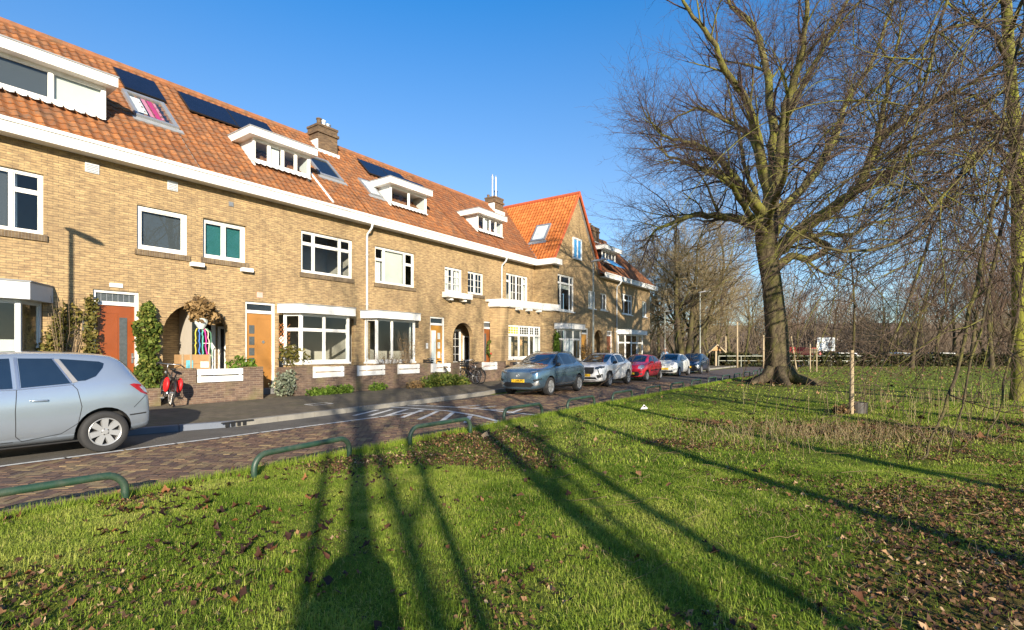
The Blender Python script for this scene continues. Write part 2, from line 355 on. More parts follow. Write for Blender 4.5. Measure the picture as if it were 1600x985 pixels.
# ------------------------------------------------------------------ mesh builder and scene bookkeeping
class MB:
    def __init__(s):
        s.v, s.f, s.uv = [], [], []
    def add(s, vs, fs, cell=None):
        o = len(s.v)
        s.v += [tuple(p) for p in vs]
        for f in fs:
            s.f.append(tuple(i + o for i in f)); s.uv.append(cell)
        return s
    def quad(s, a, b, c, d):
        return s.add([a, b, c, d], [(0, 1, 2, 3)])
    def box(s, x0, x1, y0, y1, z0, z1):
        return s.add([(x0, y0, z0), (x1, y0, z0), (x1, y1, z0), (x0, y1, z0), (x0, y0, z1), (x1, y0, z1), (x1, y1, z1), (x0, y1, z1)],
                     [(0, 3, 2, 1), (4, 5, 6, 7), (0, 1, 5, 4), (1, 2, 6, 5), (2, 3, 7, 6), (3, 0, 4, 7)])
    def obox(s, p0, p1, s0, s1, d0, d1, z0, z1):
        """box along the line p0->p1: s along it, d to its left (into the wall), z upright"""
        ex = Vector((p1[0] - p0[0], p1[1] - p0[1])).normalized(); ey = Vector((-ex.y, ex.x)); o = Vector((p0[0], p0[1]))
        q = [o + ex * a + ey * b for a, b in ((s0, d0), (s1, d0), (s1, d1), (s0, d1))]
        return s.add([(p.x, p.y, z0) for p in q] + [(p.x, p.y, z1) for p in q],
                     [(0, 3, 2, 1), (4, 5, 6, 7), (0, 1, 5, 4), (1, 2, 6, 5), (2, 3, 7, 6), (3, 0, 4, 7)])
    def oquad(s, p0, p1, s0, s1, d, z0, z1):
        ex = Vector((p1[0] - p0[0], p1[1] - p0[1])).normalized(); ey = Vector((-ex.y, ex.x)); o = Vector((p0[0], p0[1]))
        a, b = o + ex * s0 + ey * d, o + ex * s1 + ey * d
        return s.quad((a.x, a.y, z0), (b.x, b.y, z0), (b.x, b.y, z1), (a.x, a.y, z1))
    def prism(s, poly, z0, z1):
        n = len(poly)
        return s.add([(p[0], p[1], z0) for p in poly] + [(p[0], p[1], z1) for p in poly],
                     [tuple(range(n - 1, -1, -1)), tuple(range(n, 2 * n))] + [(i, (i + 1) % n, n + (i + 1) % n, n + i) for i in range(n)])
    def prism_x(s, poly, x0, x1):
        n = len(poly)                                       # poly in (y, z)
        return s.add([(x0, p[0], p[1]) for p in poly] + [(x1, p[0], p[1]) for p in poly],
                     [tuple(range(n)), tuple(range(2 * n - 1, n - 1, -1))] + [(n + i, n + (i + 1) % n, (i + 1) % n, i) for i in range(n)])
    def prism_y(s, poly, y0, y1):
        n = len(poly)                                       # poly in (x, z), counter-clockwise seen from -y
        return s.add([(p[0], y0, p[1]) for p in poly] + [(p[0], y1, p[1]) for p in poly],
                     [tuple(range(n)), tuple(range(2 * n - 1, n - 1, -1))] + [(n + i, n + (i + 1) % n, (i + 1) % n, i) for i in range(n)])
    def tube(s, pts, r, k=8, cap=True, closed=False):
        pts = [Vector(p) for p in pts]; n = len(pts)
        rr = r if isinstance(r, (list, tuple)) else [r] * n
        vs, fs = [], []
        pn = None
        for i, p in enumerate(pts):
            if closed: t = pts[(i + 1) % n] - pts[i - 1]
            else: t = pts[min(i + 1, n - 1)] - pts[max(i - 1, 0)]
            if t.length < 1e-9: t = Vector((0, 0, 1))
            t.normalize()
            if pn is None:
                pn = t.orthogonal().normalized()
            else:
                pn = pn - t * pn.dot(t)
                pn = pn.normalized() if pn.length > 1e-6 else t.orthogonal().normalized()
            b = t.cross(pn)
            for j in range(k):
                a = 2 * math.pi * j / k
                vs.append(p + (pn * math.cos(a) + b * math.sin(a)) * rr[i])
        m = n if closed else n - 1
        for i in range(m):
            for j in range(k):
                i2 = (i + 1) % n
                fs.append((i * k + j, i * k + (j + 1) % k, i2 * k + (j + 1) % k, i2 * k + j))
        if cap and not closed:
            fs.append(tuple(range(k - 1, -1, -1))); fs.append(tuple(range((n - 1) * k, n * k)))
        return s.add(vs, fs)
    def lathe(s, c, prof, k=16, axis='z'):
        """prof: (r, h) from bottom to top about an axis through c"""
        vs, fs = [], []
        for r, h in prof:
            for j in range(k):
                a = 2 * math.pi * j / k
                x, y = r * math.cos(a), r * math.sin(a)
                vs.append((c[0] + x, c[1] + y, c[2] + h) if axis == 'z' else (c[0] + x, c[1] - h, c[2] + y) if axis == 'y' else (c[0] + h, c[1] + x, c[2] + y))
        n = len(prof)
        for i in range(n - 1):
            for j in range(k):
                fs.append((i * k + j, i * k + (j + 1) % k, (i + 1) * k + (j + 1) % k, (i + 1) * k + j))
        if prof[0][0] > 1e-4: fs.append(tuple(range(k - 1, -1, -1)))
        if prof[-1][0] > 1e-4: fs.append(tuple(range((n - 1) * k, n * k)))
        return s.add(vs, fs)
    def ball(s, c, r, k=12, m=8):
        rx, ry, rz = r if isinstance(r, tuple) else (r, r, r)
        vs, fs = [(c[0], c[1], c[2] - rz)], []
        for i in range(1, m):
            a = math.pi * i / m
            for j in range(k):
                b = 2 * math.pi * j / k
                vs.append((c[0] + rx * math.sin(a) * math.cos(b), c[1] + ry * math.sin(a) * math.sin(b), c[2] - rz * math.cos(a)))
        vs.append((c[0], c[1], c[2] + rz))
        for j in range(k): fs.append((0, 1 + (j + 1) % k, 1 + j))
        for i in range(m - 2):
            for j in range(k):
                a, b = 1 + i * k + j, 1 + i * k + (j + 1) % k
                fs.append((a, b, b + k, a + k))
        o = 1 + (m - 2) * k
        for j in range(k): fs.append((o + j, o + (j + 1) % k, len(vs) - 1))
        return s.add(vs, fs)
    def mesh(s, name, origin=(0, 0, 0)):
        me = bpy.data.meshes.new(name)
        ox, oy, oz = origin
        me.from_pydata([(a - ox, b - oy, c - oz) for a, b, c in s.v], [], s.f)
        if any(c is not None for c in s.uv):
            lay = me.uv_layers.new(name='cell')
            arr = np.zeros((len(me.loops), 2), np.float32)
            tot = np.array([len(f) for f in s.f]); cc = np.array([c if c is not None else 0.5 for c in s.uv], np.float32)
            arr[:, 0] = np.repeat(cc, tot); arr[:, 1] = arr[:, 0]
            lay.data.foreach_set('uv', arr.ravel())
        me.update()
        return me

def link(name, me, m, parent=None, loc=(0, 0, 0), rot=0.0, smooth=False):
    o = bpy.data.objects.new(name, me)
    COL.objects.link(o)
    if me is not None and m is not None:
        for mm in (m if isinstance(m, list) else [m]): me.materials.append(mm)
    if smooth and me is not None:
        me.polygons.foreach_set('use_smooth', [True] * len(me.polygons))
    if parent is not None:
        o.parent = parent
    else:
        o.location = loc; o.rotation_euler = (0, 0, rot)
    return o
def tag(o, label=None, cat=None, group=None, kind=None):
    if label: o['label'] = label
    if cat: o['category'] = cat
    if group: o['group'] = group
    if kind: o['kind'] = kind
    return o
ORG = {}
def sthing(name, u, v, z, label, cat, group=None):
    """an Empty in the street frame; its parts' meshes are given in street coordinates"""
    o = link(name, None, None, loc=W(u, v, z), rot=TH)
    ORG[o.name] = (u, v, z)
    return tag(o, label, cat, group)
def part(name, mb, m, parent, smooth=False):
    o = link(name, mb.mesh(name, ORG[parent.name]), m, parent=parent, smooth=smooth)
    ORG[o.name] = ORG[parent.name]
    return o
def single(name, mb, m, u, v, z, label=None, cat=None, group=None, kind=None, smooth=False):
    o = link(name, mb.mesh(name, (u, v, z)), m, loc=W(u, v, z), rot=TH, smooth=smooth)
    ORG[o.name] = (u, v, z)
    return tag(o, label, cat, group, kind)
def wthing(name, loc, label, cat, group=None, rot=0.0):
    """an Empty whose parts' meshes are in its own local frame"""
    o = link(name, None, None, loc=loc, rot=rot)
    ORG[o.name] = (0, 0, 0)
    return tag(o, label, cat, group)
def lpart(name, mb, m, parent, smooth=False):
    o = link(name, mb.mesh(name), m, parent=parent, smooth=smooth)
    ORG[o.name] = (0, 0, 0)
    return o
def copy_tree(o, parent=None):
    c = o.copy(); COL.objects.link(c)
    for k in ('label',):
        pass
    if parent is not None: c.parent = parent
    for ch in list(o.children): copy_tree(ch, c)
    return c
def np_mesh(name, verts, faces, cell=None, nper=3):
    """fast mesh from arrays; all faces have nper corners; cell: one number per face"""
    me = bpy.data.meshes.new(name)
    nf = len(faces)
    me.vertices.add(len(verts)); me.vertices.foreach_set('co', np.ascontiguousarray(verts, np.float32).ravel())
    me.loops.add(nf * nper); me.loops.foreach_set('vertex_index', np.ascontiguousarray(faces, np.int32).ravel())
    me.polygons.add(nf)
    me.polygons.foreach_set('loop_start', np.arange(0, nf * nper, nper, dtype=np.int32))
    try: me.polygons.foreach_set('loop_total', np.full(nf, nper, dtype=np.int32))
    except Exception: pass
    if cell is not None:
        lay = me.uv_layers.new(name='cell')
        a = np.repeat(np.asarray(cell, np.float32), nper)
        lay.data.foreach_set('uv', np.stack([a, a], 1).ravel())
    me.update(calc_edges=True)
    return me
ONES = ['zeroth', 'first', 'second', 'third', 'fourth', 'fifth', 'sixth', 'seventh', 'eighth', 'ninth', 'tenth', 'eleventh', 'twelfth', 'thirteenth',
        'fourteenth', 'fifteenth', 'sixteenth', 'seventeenth', 'eighteenth', 'nineteenth', 'twentieth', 'twenty-first', 'twenty-second', 'twenty-third',
        'twenty-fourth', 'twenty-fifth', 'twenty-sixth', 'twenty-seventh', 'twenty-eighth', 'twenty-ninth', 'thirtieth', 'thirty-first', 'thirty-second',
        'thirty-third', 'thirty-fourth', 'thirty-fifth', 'thirty-sixth']

# ------------------------------------------------------------------ building parts
def wall_grid(mb, p0, p1, z0, z1, holes, depth=0.14, arches=()):
    """upright wall along p0->p1 with rectangular holes (s0, s1, za, zb) and round-headed openings (s0, s1, za, zspring); reveals go inwards"""
    ex = Vector((p1[0] - p0[0], p1[1] - p0[1])); Lw = ex.length; ex.normalize(); ey = Vector((-ex.y, ex.x)); o = Vector((p0[0], p0[1]))
    def P(s, z, d=0.0):
        q = o + ex * s + ey * d
        return (q.x, q.y, z)
    allh = [tuple(h) + (depth,) if len(h) == 4 else tuple(h) for h in holes]
    for a in arches:
        allh.append((a[0], a[1], a[2], a[3] + (a[1] - a[0]) / 2, 0))
    xs = sorted(set([0.0, Lw] + [min(max(x, 0), Lw) for h in allh for x in h[:2]]))
    zs = sorted(set([z0, z1] + [min(max(z, z0), z1) for h in allh for z in h[2:4]]))
    for i in range(len(xs) - 1):
        for j in range(len(zs) - 1):
            mx, mz = (xs[i] + xs[i + 1]) / 2, (zs[j] + zs[j + 1]) / 2
            if any(h[0] < mx < h[1] and h[2] < mz < h[3] for h in allh): continue
            mb.quad(P(xs[i], zs[j]), P(xs[i + 1], zs[j]), P(xs[i + 1], zs[j + 1]), P(xs[i], zs[j + 1]))
    for h in allh:
        d = h[4]
        if d <= 0: continue
        a, b, c, e = h[:4]
        c2 = max(c, z0)
        mb.quad(P(a, c2), P(a, e), P(a, e, d), P(a, c2, d))
        mb.quad(P(b, c2), P(b, c2, d), P(b, e, d), P(b, e))
        mb.quad(P(a, e), P(b, e), P(b, e, d), P(a, e, d))
        if c > z0: mb.quad(P(a, c), P(a, c, d), P(b, c, d), P(b, c))
    for a0, a1, za, zsp in arches:
        r = (a1 - a0) / 2; cx = (a0 + a1) / 2; top = zsp + r; K = 14; dd = 0.24
        for k in range(K):
            t0, t1 = math.pi * k / K, math.pi * (k + 1) / K
            xa, zaa, xb, zb = cx - r * math.cos(t0), zsp + r * math.sin(t0), cx - r * math.cos(t1), zsp + r * math.sin(t1)
            mb.quad(P(xa, zaa), P(xb, zb), P(xb, top), P(xa, top))
            mb.quad(P(xa, zaa), P(xa, zaa, dd), P(xb, zb, dd), P(xb, zb))
        mb.quad(P(a0, za), P(a0, zsp), P(a0, zsp, dd), P(a0, za, dd))
        mb.quad(P(a1, za), P(a1, za, dd), P(a1, zsp, dd), P(a1, zsp))

def frame_panel(fm, gm, p0, p1, z0, z1, cols, fw=0.065, inset=0.06, depth=0.07, bars=None, special=None):
    """joinery in an upright plane p0->p1: cols = [(width fraction, [row fractions from below])]; bars = {(col, row): (nx, ny)} glazing bars.
    special collects {(col,row): MB} for cells glazed by another sheet"""
    Lw = math.hypot(p1[0] - p0[0], p1[1] - p0[1])
    d0, d1 = inset, inset + depth
    fm.obox(p0, p1, 0, Lw, d0, d1, z0, z0 + fw); fm.obox(p0, p1, 0, Lw, d0, d1, z1 - fw, z1)
    fm.obox(p0, p1, 0, fw, d0 + .003, d1, z0 + fw, z1 - fw); fm.obox(p0, p1, Lw - fw, Lw, d0 + .003, d1, z0 + fw, z1 - fw)
    iw, ih = Lw - 2 * fw, z1 - z0 - 2 * fw
    tot = sum(c[0] for c in cols); x = fw; mw = fw * 0.85
    for i, (cw, rows) in enumerate(cols):
        xa, xb = x, x + iw * cw / tot
        x = xb
        if i < len(cols) - 1: fm.obox(p0, p1, xb - mw / 2, xb + mw / 2, d0 + .006, d1, z0 + fw, z1 - fw)
        la = xa + (mw / 2 if i else 0); lb = xb - (mw / 2 if i < len(cols) - 1 else 0)
        rt = sum(rows); z = z0 + fw
        for j, rh in enumerate(rows):
            za, zb = z, z + ih * rh / rt
            z = zb
            if j < len(rows) - 1: fm.obox(p0, p1, la, lb, d0 + .010, d1, zb - mw / 2, zb + mw / 2)
            ca, cb = za + (mw / 2 if j else 0), zb - (mw / 2 if j < len(rows) - 1 else 0)
            # sash: a slimmer inner frame
            sw = 0.028
            fm.obox(p0, p1, la, lb, d0 + .022, d1 - .004, ca, ca + sw); fm.obox(p0, p1, la, lb, d0 + .022, d1 - .004, cb - sw, cb)
            fm.obox(p0, p1, la, la + sw, d0 + .024, d1 - .004, ca + sw, cb - sw); fm.obox(p0, p1, lb - sw, lb, d0 + .024, d1 - .004, ca + sw, cb - sw)
            tgt = special[(i, j)] if special and (i, j) in special else gm
            tgt.oquad(p0, p1, la + sw, lb - sw, d0 + .046, ca + sw, cb - sw)
            if bars and (i, j) in bars:
                nx, ny = bars[(i, j)]
                for q in range(1, nx):
                    xx = la + (lb - la) * q / nx; fm.obox(p0, p1, xx - .011, xx + .011, d0 + .03, d0 + .058, ca + sw, cb - sw)
                for q in range(1, ny):
                    zz = ca + (cb - ca) * q / ny; fm.obox(p0, p1, la + sw, lb - sw, d0 + .032, d0 + .056, zz - .011, zz + .011)

def window(house, p0, p1, z0, z1, cols, bars=None, sill='brick', fw=0.065, inset=0.06, behind=None, panes=None, label=None, frame_m='white', pane_m='glass', backing=None):
    """window part > pane, sill, curtain (behind: list of (material, s0, s1, t0, t1) as fractions)"""
    fm, gm = MB(), MB()
    special = {k: MB() for k in panes} if panes else None
    frame_panel(fm, gm, p0, p1, z0, z1, cols, fw=fw, inset=inset, bars=bars, special=special)
    w = part('window', fm, M[frame_m], house)
    if label: w['label'] = label
    if gm.f: part('pane', gm, M[pane_m], w)
    if panes:
        for k, mm in panes.items(): part('pane', special[k], M[mm], w)
    Lw = math.hypot(p1[0] - p0[0], p1[1] - p0[1])
    if sill == 'brick':
        sm = MB(); sm.obox(p0, p1, -.06, Lw + .06, -.05, .05, z0 - .17, z0 - .01); part('sill', sm, M['brick_soldier'], w)
    elif sill == 'white':
        sm = MB(); sm.obox(p0, p1, -.05, Lw + .05, -.06, .06, z0 - .07, z0 - .003); part('sill', sm, M['white'], w)
    for q in (behind or []):
        mm, s0, s1, t0, t1 = q[:5]; d = q[5] if len(q) > 5 else inset + .12
        cm = MB()
        nfold = max(2, int((s1 - s0) * Lw / .05)) if mm == 'curtain' else 1
        za, zb = z0 + (z1 - z0) * t0, z0 + (z1 - z0) * t1
        for i in range(nfold):
            a = s0 * Lw + (s1 - s0) * Lw * i / nfold; b = s0 * Lw + (s1 - s0) * Lw * (i + 1) / nfold
            cm.obox(p0, p1, a, b, d + (.02 if i % 2 else 0), d + .01 + (.02 if i % 2 else 0), za, zb)
        part('curtain' if mm == 'curtain' else 'blind', cm, M[mm], w)
    return w

def tile_roof(mb, u0, u1, e, r, tile=0.235, row=0.285, clip=None, axis='u', seed=0, phase=0.0):
    """S-shaped pantiles as real geometry. e, r: eave and ridge (cross, z). axis 'u': tiles repeat along u and climb along v; 'v': the other way"""
    rng = random.Random(seed)
    L = math.hypot(r[0] - e[0], r[1] - e[1]); nr = int(round(L / row)); row = L / nr
    cs, sn = (r[0] - e[0]) / L, (r[1] - e[1]) / L           # up-slope direction (cross, z)
    nx, nz = -sn, cs                                        # outward normal for slopes rising with +cross
    if nz < 0: nx, nz = -nx, -nz
    SEG = 6
    prof = [0.030, 0.016, 0.000, -0.006, 0.004, 0.022]
    def P(s, t, h):
        c = e[0] + cs * t + nx * h; z = e[1] + sn * t + nz * h
        return (s, c, z) if axis == 'u' else (c, s, z)
    flip = (cs > 0) != (axis == 'u')
    for j in range(nr):
        t0, t1 = j * row, (j + 1) * row + .03
        a, b = u0, u1
        if clip: a, b = clip(u0, u1, (e[0] + cs * (t0 + row / 2)))
        if b - a < tile: continue
        i0 = math.floor((a - phase) / tile); i1 = math.ceil((b - phase) / tile)
        for i in range(i0, i1):
            s0 = phase + i * tile
            if s0 < a - tile * .7 or s0 + tile > b + tile * .7: continue
            dz = rng.uniform(-.004, .004); dt = rng.uniform(-.012, .012); cell = rng.random()
            vs = []
            for q in range(SEG + 1):
                s = s0 + tile * q / SEG; h = prof[q % SEG]
                s = min(max(s, a), b)
                vs += [P(s, t0 + dt, h + dz + .034), P(s, t1, h + .006), P(s, t0 + dt, h + dz - .004)]
            fs = []
            for q in range(SEG):
                k = q * 3
                fs += [(k, k + 3, k + 4, k + 1), (k + 2, k + 5, k + 3, k)]
            if flip: fs = [f[::-1] for f in fs]
            mb.add(vs, fs, cell)
    return mb

def slab(mb, poly, z0, z1):
    return mb.prism(poly, z0, z1)

def door(house, u0, u1, z0, ztop, leaf_m, transom=0.36, glazing=(), v=VF, inset=0.10, panels=(), knocker=None, handle=True, transom_m='leaded', wreath=False):
    """door part > frame, transom light, leaf panels and glazing"""
    p0, p1 = (u0, v), (u1, v); Lw = u1 - u0; fw = .075
    f = MB()
    f.obox(p0, p1, 0, fw, inset - .05, inset + .06, z0, ztop); f.obox(p0, p1, Lw - fw, Lw, inset - .05, inset + .06, z0, ztop)
    f.obox(p0, p1, fw, Lw - fw, inset - .047, inset + .06, ztop - fw, ztop)
    zt = ztop - transom
    f.obox(p0, p1, fw, Lw - fw, inset - .044, inset + .06, zt - .10, zt)
    lf = MB(); lf.obox(p0, p1, fw, Lw - fw, inset, inset + .045, z0, zt - .10)
    d = part('door', lf, M[leaf_m], house)
    iw = Lw - 2 * fw; ih = zt - .10 - z0
    for (a, b, c, e) in panels:
        q = MB(); w = .022
        x0, x1, y0, y1 = fw + iw * a, fw + iw * b, z0 + ih * c, z0 + ih * e
        q.obox(p0, p1, x0, x1, inset - .008, inset - .001, y0, y0 + w); q.obox(p0, p1, x0, x1, inset - .008, inset - .001, y1 - w, y1)
        q.obox(p0, p1, x0, x0 + w, inset - .008, inset - .001, y0 + w, y1 - w); q.obox(p0, p1, x1 - w, x1, inset - .008, inset - .001, y0 + w, y1 - w)
        part('moulding', q, M[leaf_m], d)
    part('door_frame', f, M['white'], d)
    t = MB(); t.obox(p0, p1, fw, Lw - fw, inset + .01, inset + .02, zt, ztop - fw); part('transom_light', t, M[transom_m], d)
    if transom_m == 'leaded':
        q = MB()
        for k in range(1, 7): x = fw + iw * k / 7; q.obox(p0, p1, x - .006, x + .006, inset + .002, inset + .009, zt, ztop - fw)
        part('glazing_bar', q, M['zinc'], d)
    for (a, b, c, e, mm) in glazing:
        g = MB(); g.obox(p0, p1, fw + iw * a, fw + iw * b, inset - .010, inset - .002, z0 + ih * c, z0 + ih * e); part('glazing', g, M[mm], d)
    if handle:
        h = MB(); hx = fw + iw * (.93 if handle is True else handle)
        h.obox(p0, p1, hx - .025, hx + .025, inset - .012, inset - .002, z0 + .92, z0 + 1.2); h.ball((u0 + hx, v + inset - .05, z0 + 1.08), .03)
        part('handle', h, M['metal'], d)
    if knocker:
        h = MB(); kx, kz = u0 + fw + iw * knocker[0], z0 + ih * knocker[1]
        h.prism_y([(kx - .06, kz), (kx, kz - .06), (kx + .06, kz), (kx, kz + .06)], v + inset - .02, v + inset - .002); part('knocker', h, M['metal'], d)
    st = MB(); st.box(u0 - .05, u1 + .05, v - .30, v + .12, z0 - .22, z0 - .004); part('doorstep', st, M['step'], house)
    return d

def bay(house, uA, uB, zs, zt, zh, cant=0.5, proj=0.55, cols=None, side_cols=None, base=0.2, v=VF, frame_m='white', hood_m='white', over=0.22, behind=None, bars=None, panes=None, hood_h=0.26, side_r=True, label=None):
    """canted bay window part: brick apron, frame, panes; hood slab above. uA..uB: front edge of the bay at v - proj"""
    vf = v - proj
    A0, A1, B1, B0 = (uA - cant, v), (uA, vf), (uB, vf), (uB + cant, v)
    fm, gm = MB(), MB()
    special = {k: MB() for k in panes} if panes else None
    frame_panel(fm, gm, A1, B1, zs, zt, cols, inset=.0, bars=bars, special=special)
    sc = side_cols or [(1, [c for c in cols[0][1]])]
    frame_panel(fm, gm, A0, A1, zs, zt, sc, inset=.0); frame_panel(fm, gm, B1, B0, zs, zt, sc, inset=.0)
    w = part('bay_window', fm, M[frame_m], house)
    if label: w['label'] = label
    part('pane', gm, M['glass'], w)
    if panes:
        for k, mm in panes.items(): part('pane', special[k], M[mm], w)
    ap = MB(); ap.prism([A0, A1, B1, B0], base - .15, zs - .07); part('apron', ap, M['brick'], w)
    sl = MB(); o = .05
    sl.prism([(A0[0] - o, v), (A1[0] - o * .5, vf - o), (B1[0] + o * .5, vf - o), (B0[0] + o, v)], zs - .068, zs - .002); part('sill', sl, M[hood_m], w)
    h = MB(); o = over
    h.prism([(A0[0] - o, v - .001), (A1[0] - o * .55, vf - o), (B1[0] + o * .55, vf - o), (B0[0] + o, v - .001)], zt + .002, zh); part('hood', h, M[hood_m], w)
    h = MB(); h.prism([(A0[0] - o - .02, v - .003), (A1[0] - o * .55 - .015, vf - o - .02), (B1[0] + o * .55 + .015, vf - o - .02), (B0[0] + o + .02, v - .003)], zh + .002, zh + .035); part('flashing', h, M['lead'], w)
    for q in (behind or []):
        mm, s0, s1, t0, t1 = q[:5]
        cm = MB(); Lw = uB - uA
        n = max(2, int((s1 - s0) * Lw / .06)) if mm == 'curtain' else 1
        for i in range(n):
            a = s0 * Lw + (s1 - s0) * Lw * i / n; b = s0 * Lw + (s1 - s0) * Lw * (i + 1) / n
            cm.obox(A1, B1, a, b, .12 + (.02 if i % 2 else 0), .13 + (.02 if i % 2 else 0), zs + (zt - zs) * t0, zs + (zt - zs) * t1)
        part('curtain' if mm == 'curtain' else 'blind', cm, M[mm], w)
    return w

def dormer(house, u0, u1, vf, z0, z1, zh, cols, over_l=.35, over_r=.35, over_f=.4, behind=None, back=None, cheek_m='grey_paint', panes=None, bars=None):
    """flat-roofed dormer part: cheeks; window > pane; hood"""
    depth_v = EAVE_V + (zh - EAVE_Z) / RS + .35
    ch = MB(); ch.box(u0 + .02, u0 + .10, vf + .02, depth_v, z0 - .4, z1); ch.box(u1 - .10, u1 - .02, vf + .02, depth_v, z0 - .4, z1)
    ch.box(u0 + .10, u1 - .10, vf + 1.1, vf + 1.15, z0 - .4, z1)
    d = part('dormer', ch, M[cheek_m], house)
    ORG[d.name] = ORG[house.name]
    fm, gm = MB(), MB()
    special = {k: MB() for k in panes} if panes else None
    frame_panel(fm, gm, (u0, vf), (u1, vf), z0, z1, cols, fw=.075, inset=0, special=special, bars=bars)
    part('window_frame', fm, M['white'], d); part('pane', gm, M['glass'], d)
    if panes:
        for k, mm in panes.items(): part('pane', special[k], M[mm], d)
    h = MB(); h.box(u0 - over_l, u1 + over_r, vf - over_f, depth_v, z1 + .003, zh); part('dormer_roof', h, M['white'], d)
    h = MB(); h.box(u0 - over_l - .02, u1 + over_r + .02, vf - over_f - .02, depth_v, zh + .003, zh + .04); part('flashing', h, M['lead'], d)
    # scalloped apron flashing dressed over the tiles
    a = MB(); n = int((u1 - u0) / .235)
    for i in range(n + 1):
        s = u0 + (u1 - u0) * i / (n + 1)
        a.add([(s, vf - .012, z0 + .02), (s + .2, vf - .012, z0 + .02), (s + .2, vf - .13, z0 - .085), (s + .1, vf - .17, z0 - .125), (s, vf - .13, z0 - .085)], [(0, 4, 3, 2, 1)])
    part('apron_flashing', a, M['white_old'], d)
    for q in (behind or []):
        mm, s0, s1, t0, t1 = q
        b = MB(); b.box(u0 + (u1 - u0) * s0, u0 + (u1 - u0) * s1, vf + .12, vf + .13, z0 + (z1 - z0) * t0, z0 + (z1 - z0) * t1)
        part('blind', b, M[mm], d)
    return d

def roof_panel(house, name, u0, u1, t0, t1, m, edge_m, h=0.10, frame=0.0, pane_m=None, e=(EAVE_V, EAVE_Z), r=(RIDGE_V, RIDGE_Z), axis='u', thick=.05):
    """a flat thing lying on the roof slope: skylight or solar panel; t along the slope"""
    L = math.hypot(r[0] - e[0], r[1] - e[1]); cs, sn = (r[0] - e[0]) / L, (r[1] - e[1]) / L; nx, nz = -sn, cs
    if nz < 0: nx, nz = -nx, -nz
    def P(s, t, hh):
        c = e[0] + cs * t + nx * hh; z = e[1] + sn * t + nz * hh
        return (s, c, z) if axis == 'u' else (c, s, z)
    def bx(mb, a, b, c, d, h0, h1):
        mb.add([P(a, c, h0), P(b, c, h0), P(b, d, h0), P(a, d, h0), P(a, c, h1), P(b, c, h1), P(b, d, h1), P(a, d, h1)],
               [(0, 3, 2, 1), (4, 5, 6, 7), (0, 1, 5, 4), (1, 2, 6, 5), (2, 3, 7, 6), (3, 0, 4, 7)])
    if frame:
        f = MB(); w = frame
        bx(f, u0, u1, t0, t0 + w, .0, h); bx(f, u0, u1, t1 - w, t1, .0, h)
        bx(f, u0, u0 + w, t0 + w, t1 - w, .0, h - .003); bx(f, u1 - w, u1, t0 + w, t1 - w, .0, h - .003)
        o = part(name, f, M[edge_m], house)
        g = MB(); q = [P(u0 + w, t0 + w, h - .045), P(u1 - w, t0 + w, h - .045), P(u1 - w, t1 - w, h - .045), P(u0 + w, t1 - w, h - .045)]
        if (Vector(q[1]) - Vector(q[0])).cross(Vector(q[3]) - Vector(q[0])).z < 0: q = q[::-1]
        g.quad(*q); part('pane', g, M[pane_m], o)
        if pane_m == 'glass':
            g = MB(); g.quad(P(u0 + w, t0 + w, h - .10), P(u1 - w, t0 + w, h - .10), P(u1 - w, t1 - w, h - .10), P(u0 + w, t1 - w, h - .10)); part('dark_room', g, M['glass_dark'], o)  # dark sheet painted in for the unlit room under the glass
            for (fa, fb, ta, tb, cc) in ((.10, .36, .25, .85, 'curtain'), (.40, .50, .2, .9, 'cloth_pink'), (.53, .66, .15, .9, 'cloth_red'), (.68, .74, .2, .88, 'cloth_pink')):
                g = MB(); uu_, tt_ = u1 - u0, t1 - t0
                g.quad(P(u0 + uu_ * fa, t0 + tt_ * ta, h - .08), P(u0 + uu_ * fb, t0 + tt_ * ta, h - .08), P(u0 + uu_ * fb, t0 + tt_ * tb, h - .07), P(u0 + uu_ * fa, t0 + tt_ * tb, h - .07)); part('laundry', g, M[cc], o)
        a = MB(); bx(a, u0 - .1, u1 + .1, t0 - .22, t0 - .002, .0, .062); part('apron_flashing', a, M['lead'], o)
        return o
    f = MB(); bx(f, u0, u1, t0, t1, h - thick, h - .004)
    o = part(name, f, M[edge_m], house)
    g = MB(); w = .02; bx(g, u0 + w, u1 - w, t0 + w, t1 - w, h - .006, h)
    part('solar_cells', g, M[m], o)
    return o
def slope_t(u, v, z):
    return math.hypot(v - EAVE_V, z - EAVE_Z)
def roof_rect(pts):
    """photo corners on the main roof slope -> u0, u1, t0, t1"""
    q = [on_roof(*p) for p in pts]
    us = sorted(p[0] for p in q); ts = sorted(slope_t(*p) for p in q)
    return (us[0] + us[1]) / 2, (us[-1] + us[-2]) / 2, (ts[0] + ts[1]) / 2, (ts[-1] + ts[-2]) / 2
def chimney(house, u0, u1, v0, v1, z0, z1, pots, kind='cap'):
    c = MB(); c.box(u0, u1, v0, v1, z0, z1); c.box(u0 - .06, u1 + .06, v0 - .06, v1 + .06, z1 - .30, z1 - .18); c.box(u0 - .03, u1 + .03, v0 - .03, v1 + .03, z1 + .002, z1 + .1)
    ch = part('chimney', c, M['brick_chim'], house)
    for (pu, pv, ph, pr, mm) in pots:
        p = MB(); p.lathe((pu, pv, z1 + .1), [(pr, 0), (pr, ph * .75), (pr * 1.25, ph * .76), (pr * 1.25, ph * .9), (pr * .5, ph)], 12)
        part('chimney_pot', p, M[mm], ch, smooth=False)
    f = MB(); f.box(u0 - .05, u1 + .05, v0 - .10, v0 - .002, z0 - .1, z0 + .55); f.box(u0 - .07, u0 - .002, v0, v1, z0, z0 + 1.0); part('flashing', f, M['white_old'], ch)
    return ch
